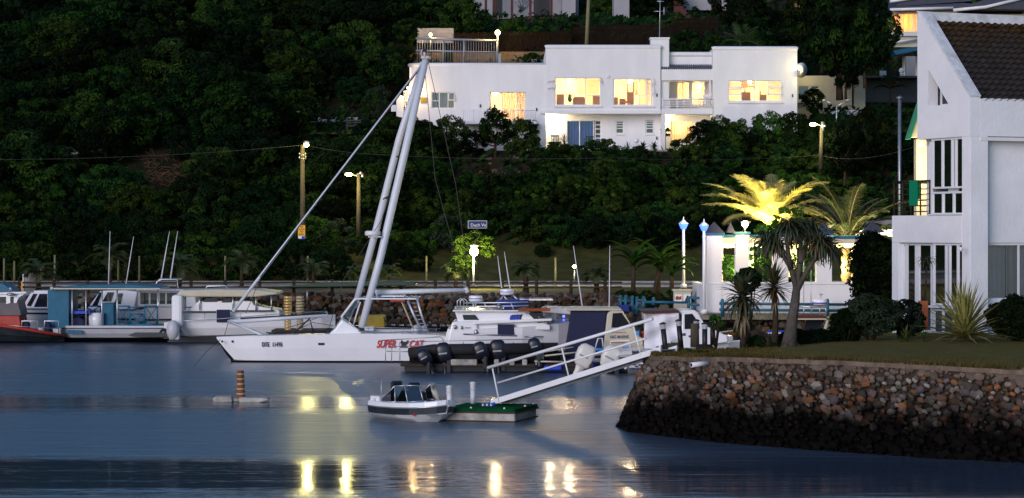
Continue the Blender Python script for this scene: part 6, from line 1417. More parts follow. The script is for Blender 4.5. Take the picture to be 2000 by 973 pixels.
# double mast (two raked legs meeting at the head)
w = MB(); w.tube([P(706, 640, D+.8), P(744, 500, D+1.1), P(790, 300, D+1.6), P(831, 118, D+2.2)], [.13, .15, .15, .13], 12); part(w, 'mast', 'mast_paint', cat)
w = MB(); w.tube([P(693, 600, D+3.8), P(733, 455, D+3.4), P(780, 270, D+2.9), P(826, 122, D+2.4)], [.12, .14, .14, .1], 12); part(w, 'mast', 'mast_paint', cat)
w = MB(); w.lathe([(.16, -.06), (.2, -.02), (.2, .04), (.12, .07)], P(832, 113, D+2.2)); w.tube([P(826, 115, D+2.2), P(822, 105, D+2.2), P(824, 97, D+2.2)], .02, 5); w.cyl(P(829, 112, D+2), P(829, 97, D+2), .04); part(w, 'mast_head', 'mast_paint', cat)
w = MB(); w.lathe([(.08, -.02), (.09, .03)], P(829, 100, D+1.95)); w.cyl(P(829, 100, D+1.95), P(829, 96, D+1.95), .06); part(w, 'anchor_light', 'black', cat)
w = MB(); w.lathe([(.26, -.09), (.3, -.06), (.3, .06), (.25, .1)], P(728, 456, D+1.0), 18); w.box(PX(716, D), PX(742, D), D+.9, D+3.3, PZ(464, D), PZ(462, D)); part(w, 'radar_dome', 'plastic_white', cat)
w = MB()
for x, y in [(758, 385), (753, 387)]: w.tube([P(x-4, y+2, D+1.6), P(x, y-1, D+1.3), P(x+5, y+2, D+1.6)], .03, 5)
w.cyl(P(775, 306, D+2.6), P(781, 306, D+2.0), .03); part(w, 'mast_fitting', 'black', cat)
w = MB(); w.tube([P(455, 609, D+2.4), P(508, 540, D+2.4), P(828, 120, D+2.3)], [.07, .055, .03], 8); part(w, 'forestay_roller', 'mast_paint', cat)
w = MB(); w.tube([P(508, 541, D+2.3), P(816, 140, D+2.2)], .018, 5); part(w, 'forestay', 'navy', cat)
w = MB(); w.tube([P(448, 629, D+2.4), P(640, 615, D+2.2)], [.09, .1], 10); w.cyl(P(637, 609, D+2.2), P(637, 622, D+2.2), .03); part(w, 'spinnaker_pole', 'mast_paint', cat)
w = MB(); w.tube([P(470, 622, D+2.3), P(638, 612, D+2.1)], .03, 6); part(w, 'sail_track', 'black', cat)
w = MB(); w.tube([P(446, 627, D+2.4), P(515, 656, D+.9)], .05, 8); w.tube([P(446, 628, D+2.4), P(520, 656, D+3.9)], .05, 8); part(w, 'bowsprit_strut', 'mast_paint', cat)
w = MB(); w.tube([P(735, 571, D+1.6), P(910, 567, D+1.6)], [.1, .085], 10); w.cyl(P(909, 562, D+1.6), P(914, 572, D+1.6), .09); w.cyl(P(732, 560, D+1.6), P(738, 585, D+1.6), .04); part(w, 'boom', 'mast_paint', cat)
w = MB()
for pts in [[(446, 630), (437, 660)], [(828, 118), (850, 350), (902, 540), (905, 652)], [(836, 120), (890, 360), (915, 540), (930, 650)], [(826, 124), (780, 330), (745, 430), (670, 548), (640, 650)], [(895, 570), (855, 650)], [(480, 612), (508, 545)], [(560, 655), (610, 630), (650, 636)], [(520, 655), (600, 628), (637, 615)]]: w.tube([P(x, y, D+2.2) for x, y in pts], .012, 4)
part(w, 'rigging', 'wire', cat)
w = MB()
for x in range(720, 860, 22): w.cyl(P(x, 651, D+.2), P(x, 640, D+.2), .012, n=5)
w.tube([P(715, 641, D+.2), P(760, 640, D+.2), P(860, 642, D+.2)], .012, 5); w.tube([P(700, 647, D+.2), P(870, 649, D+.2)], .02, 5); part(w, 'guard_rail', 'steel', cat)
w = MB()
for a in [(530, 648, 36), (560, 648, 20), (600, 645, 28), (622, 640, 14), (570, 652, 40)]: w.ball(P(a[0]+20, a[1]+3, D+1.1), (a[2]*.012, .12, .05))
w.tube([P(575, 650, D+1), P(605, 622, D+1), P(612, 650, D+1)], .04, 6); w.tube([P(520, 650, D+1), P(560, 652, D+1), P(600, 648, D+1), P(640, 650, D+1)], .03, 5); part(w, 'deck_gear', 'rubber', cat)
w = MB(); w.ball(P(812, 644, D+1.1), .18); w.ball(P(828, 643, D+1.3), .15); w.pbox(712, 638, 730, 648, D+.7, .6); w.pbox(728, 644, 810, 648, D+1, .6); part(w, 'cockpit_gear', 'gelcoat_dull', cat, bevel=.02)
w = MB(); w.pbox(621, 669.5, 634, 674.5, D+.035, .05); part(w, 'porthole', 'black', cat, bevel=.03); w = MB()
for x in (434, 454): w.ball(P(x, 667, D+.32), .045)
part(w, 'bow_fitting', 'black', cat)
text('DTE', 'registration', 511, 677, D+.135, .24, 'black_letter', cat, wscale=.66, ext=.02, bold=.012); text('1149B', 'registration', 531, 677, D+.125, .24, 'black_letter', cat, wscale=.66, ext=.02, bold=.012)
text('SUPER', 'name_lettering', 735, 679, D+.015, .39, 'red_letter', cat, shear=.35, wscale=.66, bold=.03); text('CAT', 'name_lettering', 798, 679, D+.015, .39, 'red_letter', cat, shear=.35, wscale=.68, bold=.03)
w = MB(); w.pprism([(781, 679), (784, 674), (782, 669), (784, 664), (788, 668), (793, 667), (797, 664), (797, 670), (792, 674), (797, 679)], D+.01, .03); part(w, 'emblem', 'black_letter', cat)
# ============================================================ SMALL RUNABOUT
sbt = thing('speedboat', 'small white runabout with a dark green band tied to the green float', 'speedboat', P(800, 822, 60.6)); rot = Matrix.Translation(P(814, 822, 60.9)) @ Matrix.Rotation(R(-52), 4, 'Z') @ Matrix.Scale(.93, 4); Lb, Bb = 2.9, .78
prof = [(-1.0, .86, .52, .95), (-.6, .95, .52, 1), (0, 1, .54, 1), (.45, .93, .57, .95), (.75, .66, .60, .6), (.92, .33, .63, .25), (1, .03, .65, .02)]
def sb_ring(x, b, zs, zc_, k):
    X = x*Lb/2
    return X, b*Bb, zs, k
w = MB(); band = MB(); low = MB(); rr = []
for x, b, zs, c in prof:
    X = x*Lb/2; hb = b*Bb; fl = .12 if x < .5 else .12+(x-.5)*.9; zk = -.15 if x < .6 else -.15+(x-.6)*1.5; zk = min(zk, zs-.05)
    rr.append((X, hb, zs, fl, zk, c))
def seg(mb, f0, f1, m=0):
    for (a, b) in zip(rr, rr[1:]):
        for s_ in (-1, 1):
            q = [Vector(f0(a, s_)), Vector(f0(b, s_)), Vector(f1(b, s_)), Vector(f1(a, s_))]; mb.add(q, [(0, 1, 2, 3)], m, True)
sheer = lambda r_, s_: (r_[0], s_*r_[1], r_[2]); b0 = lambda r_, s_: (r_[0], s_*(r_[1]+.025), r_[2]-.15); b1 = lambda r_, s_: (r_[0], s_*(r_[1]*.985+.01), r_[2]-.33); rub = lambda r_, s_: (r_[0], s_*(r_[1]+.03), r_[2]-.15)
chn = lambda r_, s_: (r_[0], s_*(r_[1]*.86*(.9 if r_[5] < .7 else 1)), min(r_[3], r_[2]-.36)); strk = lambda r_, s_: (r_[0], s_*r_[1]*.5, (min(r_[3], r_[2]-.36)+r_[4])/2-.0); kel = lambda r_, s_: (r_[0], 0, r_[4])
seg(w, sheer, rub, 0); seg(w, rub, b0, 0); seg(w, b1, chn, 0); seg(w, chn, strk, 0); seg(w, strk, kel, 0)
a = rr[0]; w.add([sheer(a, -1), sheer(a, 1), chn(a, 1), kel(a, 1), chn(a, -1)], [(0, 1, 2, 3, 4)])
for (a, b) in zip(rr, rr[1:]):
    for s_ in (-1, 1): w.add([(a[0], s_*a[1], a[2]), (b[0], s_*b[1], b[2]), (b[0], s_*b[1]*.78, b[2]+.03), (a[0], s_*a[1]*.78, a[2]+.03)], [(0, 1, 2, 3)])
w.add([(-Lb/2, -.6, .3), (Lb/2*.7, -.3, .3), (Lb/2*.7, .3, .3), (-Lb/2, .6, .3)], [(0, 1, 2, 3)], 1); w.box(-1.45, -1.0, -.6, .6, .45, .66, 0)
w.xf(rot); part(w, 'hull', ['gelcoat', 'gelcoat_dull'], sbt)
seg(band, b0, b1); band.xf(rot); part(band, 'dark_band', 'hull_dark', sbt)
w = MB(); w.tube([(x, -b-.03, z-.13) for x, b, z, *_ in rr], .02, 6); w.tube([(x, b+.03, z-.15) for x, b, z, *_ in rr], .02, 6); w.xf(rot); part(w, 'rub_rail', 'alu', sbt)
WS = [(-.85, -.68, .55, .60), (-.2, -.68, .56, 1.0), (.25, -.57, .58, 1.03), (.52, -.22, .61, 1.03), (.52, .22, .61, 1.03), (.25, .57, .58, 1.03), (-.2, .68, .56, 1.0), (-.85, .68, .55, .60)]
w = MB(); gls = MB()
tp_ = [Vector((x-(.12 if abs(y) < .6 else 0), y*.92, zt)) for x, y, zb, zt in WS]; bt = [Vector((x+.1, y, zb)) for x, y, zb, zt in WS]
for i in range(7):
    if i == 3: continue
    w.tube([tp_[i], tp_[i+1]], .016, 5); w.tube([bt[i], bt[i+1]], .014, 5); gls.add([bt[i], bt[i+1], tp_[i+1], tp_[i]], [(0, 1, 2, 3)])
for i in range(1, 7): w.tube([bt[i], tp_[i]], .016, 5)
w.xf(rot); gls.xf(rot); f_ = part(w, 'windscreen_frame', 'alu', sbt); part(gls, 'windscreen', 'glass_boat', f_)
w = MB(); w.box(-.55, -.2, -.5, -.12, .3, .85); w.box(-.62, -.5, -.5, -.12, .5, 1.12); w.box(-.55, -.2, .12, .5, .3, .8); w.box(-.62, -.5, .12, .5, .5, 1.05); w.xf(rot); part(w, 'seats', 'black', sbt, bevel=.05)
w = MB()
for i in range(16):
    a0 = 6.2832*i/16; a1 = 6.2832*(i+1)/16; w.cyl((.0, -.3+.15*math.cos(a0), .82+.13*math.sin(a0)), (.0, -.3+.15*math.cos(a1), .82+.13*math.sin(a1)), .012, n=5)
w.cyl((.2, -.3, .75), (0, -.3, .82), .03); w.xf(rot); part(w, 'steering_wheel', 'black', sbt)
w = MB(); w.ball((1.0, -.42, .62), .035); w.ball((-1.2, -.62, .56), .035); w.ball((1.0, .42, .62), .035); w.cyl((-.9, -.6, .54), (-.9, -.6, 1.15), .012); w.xf(rot); part(w, 'cleat', 'alu', sbt)
w = MB(); w.box(.55, .85, -.665, -.655, .22, .29); w.xf(rot); part(w, 'registration_label', 'red_letter', sbt)
# ============================================================ GREEN FLOAT, GANGWAY, LIGHTS
flt = thing('floating_dock', 'square floating pontoon with green carpet deck and cream sides', 'pontoon', (-.5, 61, 0)); C0 = Vector((.075, 60.0, 0)); fu = Vector((-.97, .243, 0)); fv = Vector((.32, .948, 0))
w = MB(); w.fbox(C0+Vector((0, 0, .27)), fu*1.98, fv*1.95, (0, 0, .07)); part(w, 'green_deck', 'green_carpet', flt, bevel=.02)
w = MB(); w.fbox(C0+fu*.004+fv*.004+Vector((0, 0, -.3)), fu*1.95, fv*1.1, (0, 0, .53)); w.fbox(C0+fu*.03+fv*1.13+Vector((0, 0, -.3)), fu*1.9, fv*.78, (0, 0, .53)); part(w, 'float', 'float_side', flt, bevel=.04)
w = MB(); w.fbox(C0-fu*.02-fv*.02+Vector((0, 0, .22)), fu*2.02, fv*1.99, (0, 0, .05)); w.fbox(C0-fu*.012-fv*.012+Vector((0, 0, -.1)), fu*1.98, fv*1.97, (0, 0, .13)); part(w, 'rubbing_strip', 'wood_dark', flt)
w = MB()
for a, b in [(.3, .05), (.05, 1.0), (1.2, .05), (1.0, 1.85), (.1, 1.85)]: w.ball(C0+fu*a+fv*b+Vector((0, 0, .35)), .03)
part(w, 'cleat', 'plastic_white', flt)
bollard('white louvred dock light between the runabout and the green float', 877.5, 754, 800, 60.4, 'plastic_white', 'plastic_white', 0, .075, 14, 'white dock lights', 'plastic_white'); bollard('white louvred dock light at the back of the green float', 923.5, 747, 791, 62.0, 'plastic_white', 'plastic_white', 0, .075, 15, 'white dock lights', 'plastic_white')
gw_ = thing('gangway', 'white sloping gangway with handrail from the green float to the stone wall', 'gangway', P(965, 790, 61.6)); A = P(958, 791, 61.4); B = P(1290, 687, 57.9)
ax = (B-A); ax_n = ax.normalized(); sd = Vector((ax.y, -ax.x, 0)).normalized()*-1
if sd.y < 0: sd = -sd
w = MB(); w.fbox(A-Vector((0, 0, .02)), ax, sd*.05, (0, 0, .15)); w.fbox(A+sd*.7-Vector((0, 0, .02)), ax, sd*.05, (0, 0, .15)); part(w, 'stringer', 'white_paint', gw_, bevel=.008)
w = MB()
for i in range(40): w.fbox(A+ax*(i/40)+sd*.052+Vector((0, 0, .03)), ax*(.9/40), sd*.645, (0, 0, .025))
part(w, 'tread', 'gelcoat_dull', gw_)
def gpt(px, py): # point above stringer line at photo px
    t = (px-958)/(1290-958); D_ = 61.4+(57.9-61.4)*t; return P(px, py, D_)
w = MB(); w.tube([gpt(953, 718.5), gpt(1275, 623)], .042, 10); part(w, 'handrail', 'white_paint', gw_); w = MB(); w.tube([gpt(972, 748), gpt(1262, 661)], .026, 8); part(w, 'mid_rail', 'white_paint', gw_)
for a, b in [((962, 720), (975, 784)), ((1097, 679), (1112, 740)), ((1237, 637), (1252, 694))]:
    w = MB(); w.tube([gpt(*a), gpt(*b)], .022, 8); part(w, 'stanchion', 'white_paint', gw_)
w = MB(); c = P(945, 792.5, 61.2)
for i in range(5): w.cyl(c+Vector((-.05+i*.055, 0, 0)), c+Vector((-.004+i*.055, 0, 0)), .055, n=12, m=i % 2)
w.cyl(c+Vector((.2, .0, .02)), c+Vector((.3, 0, .05)), .05, n=10, m=1); part(w, 'roller', ['plastic_white', 'bright_blue'], gw_)
# mooring float with brick-like stack
mf = thing('mooring_float', 'pair of small white floats round a banded orange-brown stub post', 'float', P(468, 786, 67)); D = 67
w = MB(); w.pprism([(414, 779), (420, 775), (452, 774), (454, 786), (418, 787)], D, .5); w.pprism([(466, 776), (523, 778), (524, 783), (504, 787), (467, 787)], D-.1, .6); w.pbox(452, 778, 468, 785, D+.1, .3); part(w, 'float', 'float_side', mf, bevel=.04)
w = MB(); D_ = D+.15
for i in range(11): y = 776-i*4.8; w.tube([P(470-i*.1+.5, y, D_), P(470-i*.1+.5, y-4.2, D_)], [.135-.003*i, .13-.003*i], 12, i % 2)
part(w, 'post', ['rust_orange', 'gold_dull'], mf)
# ============================================================ BOATS, LEFT MOORINGS
def boat(name, label, cat_, x, D, group=None): return thing(name, label, cat_, P(x, 450+F*5/D, D), group)
# red-trimmed dark workboat
b1 = boat('workboat', 'dark hulled workboat with red deck block and gunwale at the left edge', 'boat', 60, 102.5); D = 101.5
w = MB(); w.hull([(-60, 632, 662, 676, 1.2, .8), (0, 636, 664, 677, 1.3, .9), (60, 645, 665, 677, 1.2, .8), (105, 652, 664, 674, .8, .4), (126, 656, 662, 668, .1, .05)], D+1.2, (0, 0, 0)); part(w, 'hull', 'hull_dark', b1)
w = MB(); w.tube([P(-60, 632, D), P(0, 636, D-.1), P(60, 645, D), P(105, 652.5, D+.4), P(126, 656, D+1.1)], .07, 8); part(w, 'red_gunwale', 'red_paint', b1)
w = MB(); w.pprism([(-40, 617), (38, 617), (42, 645), (-40, 640)], D+.5, 1.5); part(w, 'red_cabin_base', 'red_paint', b1, bevel=.04)
w = MB(); w.pprism([(-40, 617), (-40, 582), (34, 582), (42, 617)], D+.55, 1.4); part(w, 'grey_cabin', 'grey_cabin', b1, bevel=.04)
w = MB(); w.pprism([(-40, 592), (-40, 574), (40, 571), (48, 574), (36, 582), (32, 592), (27, 592), (27, 580), (20, 580), (20, 592), (12, 594), (12, 580), (0, 580)], D+.5, 1.5); w.pprism([(-40, 573), (50, 570), (52, 573), (-40, 576)], D+.4, 1.7); part(w, 'cabin_roof', 'gelcoat', b1)
w = MB(); w.pbox(0, 581, 12, 591, D+.53, .1); w.pbox(20, 581, 27, 592, D+.53, .1); part(w, 'window', 'black', b1)
w = MB(); w.tube([P(18, 570, D+.8), P(20, 562, D+.8), P(24, 570, D+.8)], .05, 6); w.ball(P(21, 575, D+.3), (.2, .1, .07)); part(w, 'searchlight', 'steel', b1)
w = MB()
for a, c in [(42, 73), (86, 114)]: w.tube([P(a, 648, D+.2), P(a+1, 627, D+.2), P(c, 627, D+.2), P(c+1, 652, D+.3)], .028, 6)
w.tube([P(0, 634, D), P(45, 638, D), P(114, 642, D+.2)], .014, 5); part(w, 'guard_rail', 'alu', b1)
w = MB(); w.ball(P(95, 640, D+.7), (.16, .14, .28)); w.ball(P(53, 636, D+.7), (.15, .14, .2)); part(w, 'fender', 'navy', b1); w = MB(); w.pbox(72, 640, 84, 650, D+.6, .3); w.pbox(103, 641, 118, 653, D+.7, .3); part(w, 'deck_box', 'gelcoat_dull', b1, bevel=.03)
w = MB(); w.pprism([(-30, 573), (-30, 553), (5, 553), (27, 567), (27, 571)], 108.5, 1.5); tag(part(w, 'boat_cover', 'teal_paint', origin=P(0, 573, 108.5), bevel=.1), 'teal tarpaulin hump at the left edge behind the workboat', 'tarpaulin')
# generic cruiser
def cruiser(label, Dc, hullst, cab, wins, posts=(), name='cabin_cruiser', m_hull='gelcoat', stripe=None, cabdep=1.7, extra=None, cat_='boat', cabm='gelcoat'):
    r = boat(name, label, cat_, (hullst[0][0]+hullst[-1][0])/2, Dc); w = MB(); w.hull(hullst, Dc, (0, 0, 1)); part(w, 'hull', [m_hull, 'gelcoat_dull'], r)
    if stripe: 
        y0, y1, mm = stripe; w = MB()
        hs = [(x, ys+y0, ys+(y0+y1)/2, ys+y1, hb*1.005+.02, hb*.97+.015) for x, ys, yc, yk, hb, hc in hullst]; w.hull(hs, Dc, (0, 0, 0)); part(w, 'stripe', mm, r)
    if cab:
        dm = Dc-cabdep/2; w = MB(); w.pprism(cab, dm, cabdep); part(w, 'cabin', cabm, r, bevel=.05)
        for wd in wins: 
            w = MB(); w.pprism(wd, dm-.02, .05); part(w, 'window', 'glass_dark', r)
    return r
glass('glass_dark2', (.2, .22, .25), .12); mat('glass_dark', (.02, .022, .028), .08, var=.3, scale=.6, coat=1)
b2 = cruiser('white cabin cruiser with raked windscreen behind the red-trimmed workboat', 106.5, [(38, 607, 632, 655, .3, .2), (60, 604, 640, 662, 1, .6), (110, 604, 642, 662, 1.3, .9), (200, 606, 642, 662, 1.3, .9)], [(42, 602), (48, 592), (62, 568), (125, 567), (130, 605), (42, 605)], [[(52, 597), (65, 574), (73, 574), (60, 599)], [(77, 574), (92, 574), (92, 600), (66, 600)]], stripe=(5, 11, 'navy'))
w = MB(); w.pbox(36, 600, 125, 603, 105.4, 2.2); part(w, 'side_deck', 'gelcoat', b2, bevel=.03)
b4 = cruiser('white cruiser with slanting windscreens seen under the teal houseboat roof', 108.2, [(168, 612, 636, 655, .3, .2), (190, 606, 640, 658, 1, .6), (250, 606, 640, 658, 1.2, .9), (320, 608, 640, 658, 1.2, .9)], [(172, 600), (196, 568), (245, 567), (268, 570), (262, 604), (172, 606)], [[(180, 597), (194, 571), (200, 571), (190, 597)], [(200, 589), (210, 571), (223, 571), (217, 589)], [(222, 594), (232, 573), (240, 573), (236, 594)]], stripe=(14, 20, 'navy'))
b5 = cruiser('white wheelhouse cruiser with twin whip aerials behind the houseboat', 107.2, [(264, 614, 640, 655, .2, .1), (290, 600, 640, 658, 1, .6), (340, 599, 640, 658, 1.3, .9), (400, 601, 640, 658, 1.3, .9)], [(268, 600), (270, 568), (380, 568), (384, 600)], [[(274, 572), (290, 572), (290, 594), (274, 594)], [(294, 572), (308, 572), (308, 594), (294, 594)], [(312, 572), (322, 572), (322, 594), (312, 594)], [(326, 572), (345, 572), (345, 594), (326, 594)]], stripe=(22, 27, 'navy'))
w = MB(); w.pbox(264, 565.5, 384, 568.5, 105.9, 2.5); part(w, 'roof', 'gelcoat', b5, bevel=.05); w = MB()
for dy in (0, 1.6): w.tube([P(300, 566, 106.3+dy), P(307, 550, 106.3+dy), P(316, 546, 106.3+dy), P(346, 546, 106.3+dy), P(348, 566, 106.3+dy)], .035, 6)
w.pbox(310, 545, 346, 547, 106.3, 1.6); part(w, 'radar_arch', 'alu', b5)
for a, b in [((315, 544), (331, 452)), ((333, 544), (347, 452))]:
    w = MB(); w.tube([P(*a, 106.8), P(*b, 106.8)], [.04, .012], 6); part(w, 'aerial', 'plastic_white', b5)
# houseboat
hb_ = boat('houseboat', 'flat teal-roofed party pontoon boat with cross-braced teal railings', 'boat', 230, 103.2); D = 102.4
w = MB(); w.hull([(124, 641, 656, 666, .8, .6), (150, 640, 659, 668, 1.2, .9), (330, 640, 658, 668, 1.2, .9), (345, 640, 656, 666, 1, .8)], D+1.3, (0, 0, 0)); part(w, 'hull', 'gelcoat_dull', hb_)
w = MB(); w.hull([(122, 657, 659, 668, .82, .7), (150, 657.5, 660, 668, 1.1, .95), (345, 657.5, 660, 668, 1.1, .95)], D+1.3, (0, 0, 0)); part(w, 'waterline_band', 'hull_black', hb_)
w = MB(); w.pbox(128, 636.5, 345, 640.5, D, 2.6); part(w, 'deck', 'gelcoat_dull', hb_)
w = MB(); w.pprism([(110, 562), (140, 558), (240, 555.5), (290, 558), (316, 562.5)], D-.1, 2.9); part(w, 'canopy', 'teal', hb_, bevel=.03); w = MB(); w.pbox(101, 562.7, 312, 565.3, D-.12, 2.94); w.pbox(98, 560.5, 103, 565.5, D-.16, .3); part(w, 'canopy_edge', 'cream_gel', hb_)
w = MB(); w.pprism([(93, 565.4), (134, 565.4), (134, 640), (94, 640)], D+.1, 2.2); part(w, 'teal_screen', 'teal', hb_)
w = MB(); w.pprism([(125, 640), (135, 626), (152, 618), (165, 626), (166, 640)], D+.3, 1.3); part(w, 'covered_engine', 'navy', hb_, bevel=.08); w = MB(); w.pbox(138, 608, 175, 613, D+.2, 1.5); part(w, 'table_top', 'bright_blue', hb_)
w = MB()
for x in (141, 168, 199, 229, 308): w.cyl(P(x, 640, D+.1), P(x, 565, D+.1), .035)
part(w, 'roof_post', 'alu', hb_)
w = MB(); w.cyl(P(188, 637, D+.7), P(188, 611, D+.7), .33, n=20); part(w, 'white_drum', 'gelcoat', hb_); w = MB(); w.pbox(200, 592, 222, 636, D+.9, .8); part(w, 'cabinet', 'teal', hb_, bevel=.02)
w = MB()
def xr(a, c, y0, y1, dd, two=True):
    w.cyl(P(a, y1, dd), P(a, y0, dd), .03); w.cyl(P(c, y1, dd), P(c, y0, dd), .03); w.cyl(P(a, y0, dd), P(c, y0, dd), .03); w.cyl(P(a, y1, dd), P(c, y1, dd), .035)
    w.cyl(P(a, y0, dd), P(c, y1, dd), .022); w.cyl(P(a, y1, dd), P(c, y0, dd), .022)
xr(283, 307, 598, 633, D+.05); xr(255, 280, 614, 633, D+.1); xr(228, 253, 598, 633, D+.1); xr(165, 196, 598, 616, D+2.2); w.cyl(P(255, 600, D+.1), P(283, 600, D+.1), .03); w.cyl(P(250, 635, D+.05), P(322, 634, D+.05), .04)
part(w, 'cross_railing', 'teal', hb_)
w = MB(); w.pbox(132, 645, 160, 652, D-.02, .06); part(w, 'teal_patch', 'teal', hb_)
w = MB(); w.ball(P(340, 645, D-.2), (.3, .25, .35)); w.ball(P(322, 650, D-.1), (.25, .2, .2)); w.pprism([(250, 655), (262, 650), (330, 650), (330, 658), (262, 658)], D-.3, .4); part(w, 'outboard_motor', 'outboard', hb_)
w = MB()
for a, b in [((212, 556), (215, 452)), ((246, 556), (261, 462))]: w.tube([P(*a, D+1), P(*b, D+1)], [.03, .01], 6)
part(w, 'aerial', 'plastic_white', hb_)
# big white yacht
b6 = cruiser('long white motor yacht with cream hardtop lying behind the catamaran bow', 103.4, [(328, 628, 652, 668, 1.2, .9), (360, 624, 654, 668, 1.4, 1), (450, 622, 654, 668, 1.5, 1.1), (560, 619, 652, 667, 1.3, .9), (630, 616, 648, 664, .6, .3), (655, 615, 638, 655, .05, .03)], [(352, 612), (360, 612), (388, 588), (492, 588), (496, 596), (545, 606), (548, 625), (352, 627)], [[(395, 590), (404, 582), (424, 582), (424, 590)], [(432, 591), (440, 583), (452, 583), (452, 591)]], stripe=(30, 34, 'hull_black'), name='motor_yacht', cabdep=2.0)
w = MB(); w.pprism([(346, 575), (352, 567), (420, 565), (500, 566), (540, 571), (542, 575), (500, 580), (420, 580), (350, 580)], 102.0, 2.9); part(w, 'hardtop', 'cream_gel', b6, bevel=.05)
w = MB(); w.pbox(334, 576, 356, 640, 101.6, .8); part(w, 'boarding_tower', 'gelcoat', b6, bevel=.15); w = MB(); w.pbox(423, 605, 449, 630, 101.9, .1); part(w, 'navy_canvas', 'navy', b6, bevel=.02); w = MB(); w.pbox(358, 608, 421, 612, 101.7, .3); w.pbox(450, 606, 535, 609, 102.2, .2); part(w, 'dark_trim', 'hull_black', b6)
w = MB()
for x in (362, 390, 455, 500, 530): w.cyl(P(x, 606, 102.3), P(x, 578, 102.3), .035)
w.tube([P(400, 566, 103), P(405, 559, 103), P(440, 558, 103), P(447, 566, 103)], .04, 6); part(w, 'hardtop_post', 'alu', b6)
w = MB(); w.ball(P(338, 645, 101.3), (.3, .3, .45)); w.pbox(330, 650, 350, 664, 101.2, .4); part(w, 'outboard_motor', 'gelcoat_dull', b6, bevel=.05)
w = MB(); w.tube([P(330, 628, 101.8), P(380, 626, 101.8), P(440, 622, 101.8), P(560, 612, 102), P(640, 608, 102.8)], .02, 5)
for x in (350, 400, 470, 520, 575, 620): w.cyl(P(x, 622, 102), P(x, 612, 102), .018)
part(w, 'guard_rail', 'alu', b6)
# gold bollards behind
for x, l in [(562, 'brass banded louvred post with an added gold glow behind the catamaran foredeck'), (586, 'dull banded louvred post right of the shining one')]:
    t = thing('banded_post', l, 'post', P(x, 640, 97)); w = MB()
    for i in range(12): y = 645-i*5.6; w.tube([P(x, y, 97), P(x, y-4.4, 97)], [.17 if i > 5 else .14]*2, 12)
    part(w, 'bands', 'gold_glow_metal' if x < 570 else 'gold_dull', t)
jp = thing('jetty', 'low timber jetty behind the catamaran', 'jetty', P(620, 655, 98)); w = MB(); w.pbox(530, 645, 850, 655, 96.8, 2); w.pbox(540, 655, 545, 690, 97, .3); w.pbox(660, 655, 665, 690, 97, .3); part(w, 'deck', 'wood_dark', jp)
w = MB(); w.pprism([(700, 620), (703, 617), (750, 616), (752, 640), (700, 644)], 99, 1.2); yb_ = boat('workboat', 'yellow and black tender behind the catamaran cockpit', 'boat', 730, 100); part(w, 'yellow_side', 'yellow_paint', yb_, bevel=.05)
w = MB(); w.hull([(694, 636, 655, 668, .3, .2), (730, 634, 658, 670, .9, .6), (880, 636, 658, 670, .9, .6)], 100, (0, 0, 0)); part(w, 'hull', 'hull_black', yb_); w = MB()
for i in range(8): w.tube([P(745+i*16, 637, 99.2), P(750+i*16, 622, 99.2), P(760+i*16, 637, 99.2)], .04, 5)
part(w, 'tyre_fender', 'rubber', yb_)
aw = thing('shade_awning', 'dark green shade awning on the quay behind the mast foot', 'awning', P(690, 572, 112)); w = MB(); w.pprism([(535, 562), (600, 555), (640, 551), (780, 549), (812, 554), (812, 558), (640, 561)], 111.6, 1.4); part(w, 'canopy', 'plastic_green', aw, bevel=.04)
w = MB()
for x in (600, 700, 790): w.cyl(P(x, 600, 112), P(x, 557, 112), .04)
part(w, 'post', 'steel', aw)
# ============================================================ BOATS, RIGHT MOORINGS
b7 = cruiser('big white flybridge fishing boat with blue canvas and two radars', 84.0, [(862, 695, 706, 725, .9, .7), (876, 640, 712, 735, 1.2, .9), (930, 640, 714, 735, 1.4, 1.0), (1020, 636, 712, 735, 1.4, 1.0), (1090, 630, 700, 730, .9, .5), (1135, 626, 680, 715, .1, .05)], [(888, 608), (1020, 606), (1030, 612), (1075, 636), (1075, 645), (888, 645), (895, 630)], [[(903, 615), (928, 615), (936, 625), (906, 625)], [(1000, 615), (1021, 614), (1017, 624), (996, 625)], [(1032, 612), (1044, 611), (1060, 630), (1050, 631)], [(1046, 611), (1054, 611), (1074, 628), (1063, 630)]], stripe=(55, 66, 'navy'), name='fishing_boat', cabdep=2.4)
D = 82.7
w = MB(); w.pprism([(868, 690), (882, 632), (886, 628), (932, 628), (935, 692)], D-.05, 2.6); part(w, 'stern_block', 'gelcoat', b7, bevel=.06)
w = MB(); w.tube([P(900, 640, D-.1), P(903, 640, D-.1)], .06, 10); w.ball(P(889, 639, D-.1), (.06, .05, .08)); w.ball(P(930, 649, D-.1), (.08, .05, .1)); w.pbox(908, 639, 918, 641, D-.1, .05); part(w, 'porthole', 'steel', b7)
w = MB(); w.pbox(884, 606, 1030, 609, D-.1, 2.8); w.pprism([(925, 628), (1078, 622), (1078, 627), (925, 634)], D-.1, 2.7); part(w, 'flybridge_deck', 'gelcoat', b7, bevel=.03)
w = MB()
for y0 in (592, 599): w.tube([P(888 if y0 > 595 else 907, y0, D), P(1000, y0-1, D), P(1032, y0-2, D)], .028, 6)
for x in (890, 905, 925, 948, 975, 1000): w.tube([P(x+4, 607, D), P(x-2, 592 if x > 905 else 599, D)], .025, 6)
for x in (893, 899): w.tube([P(x, 606, D), P(x, 588, D), P(x+7, 583, D), P(x+13, 588, D), P(x+13, 600, D)], .02, 6)
part(w, 'flybridge_rail', 'alu', b7)
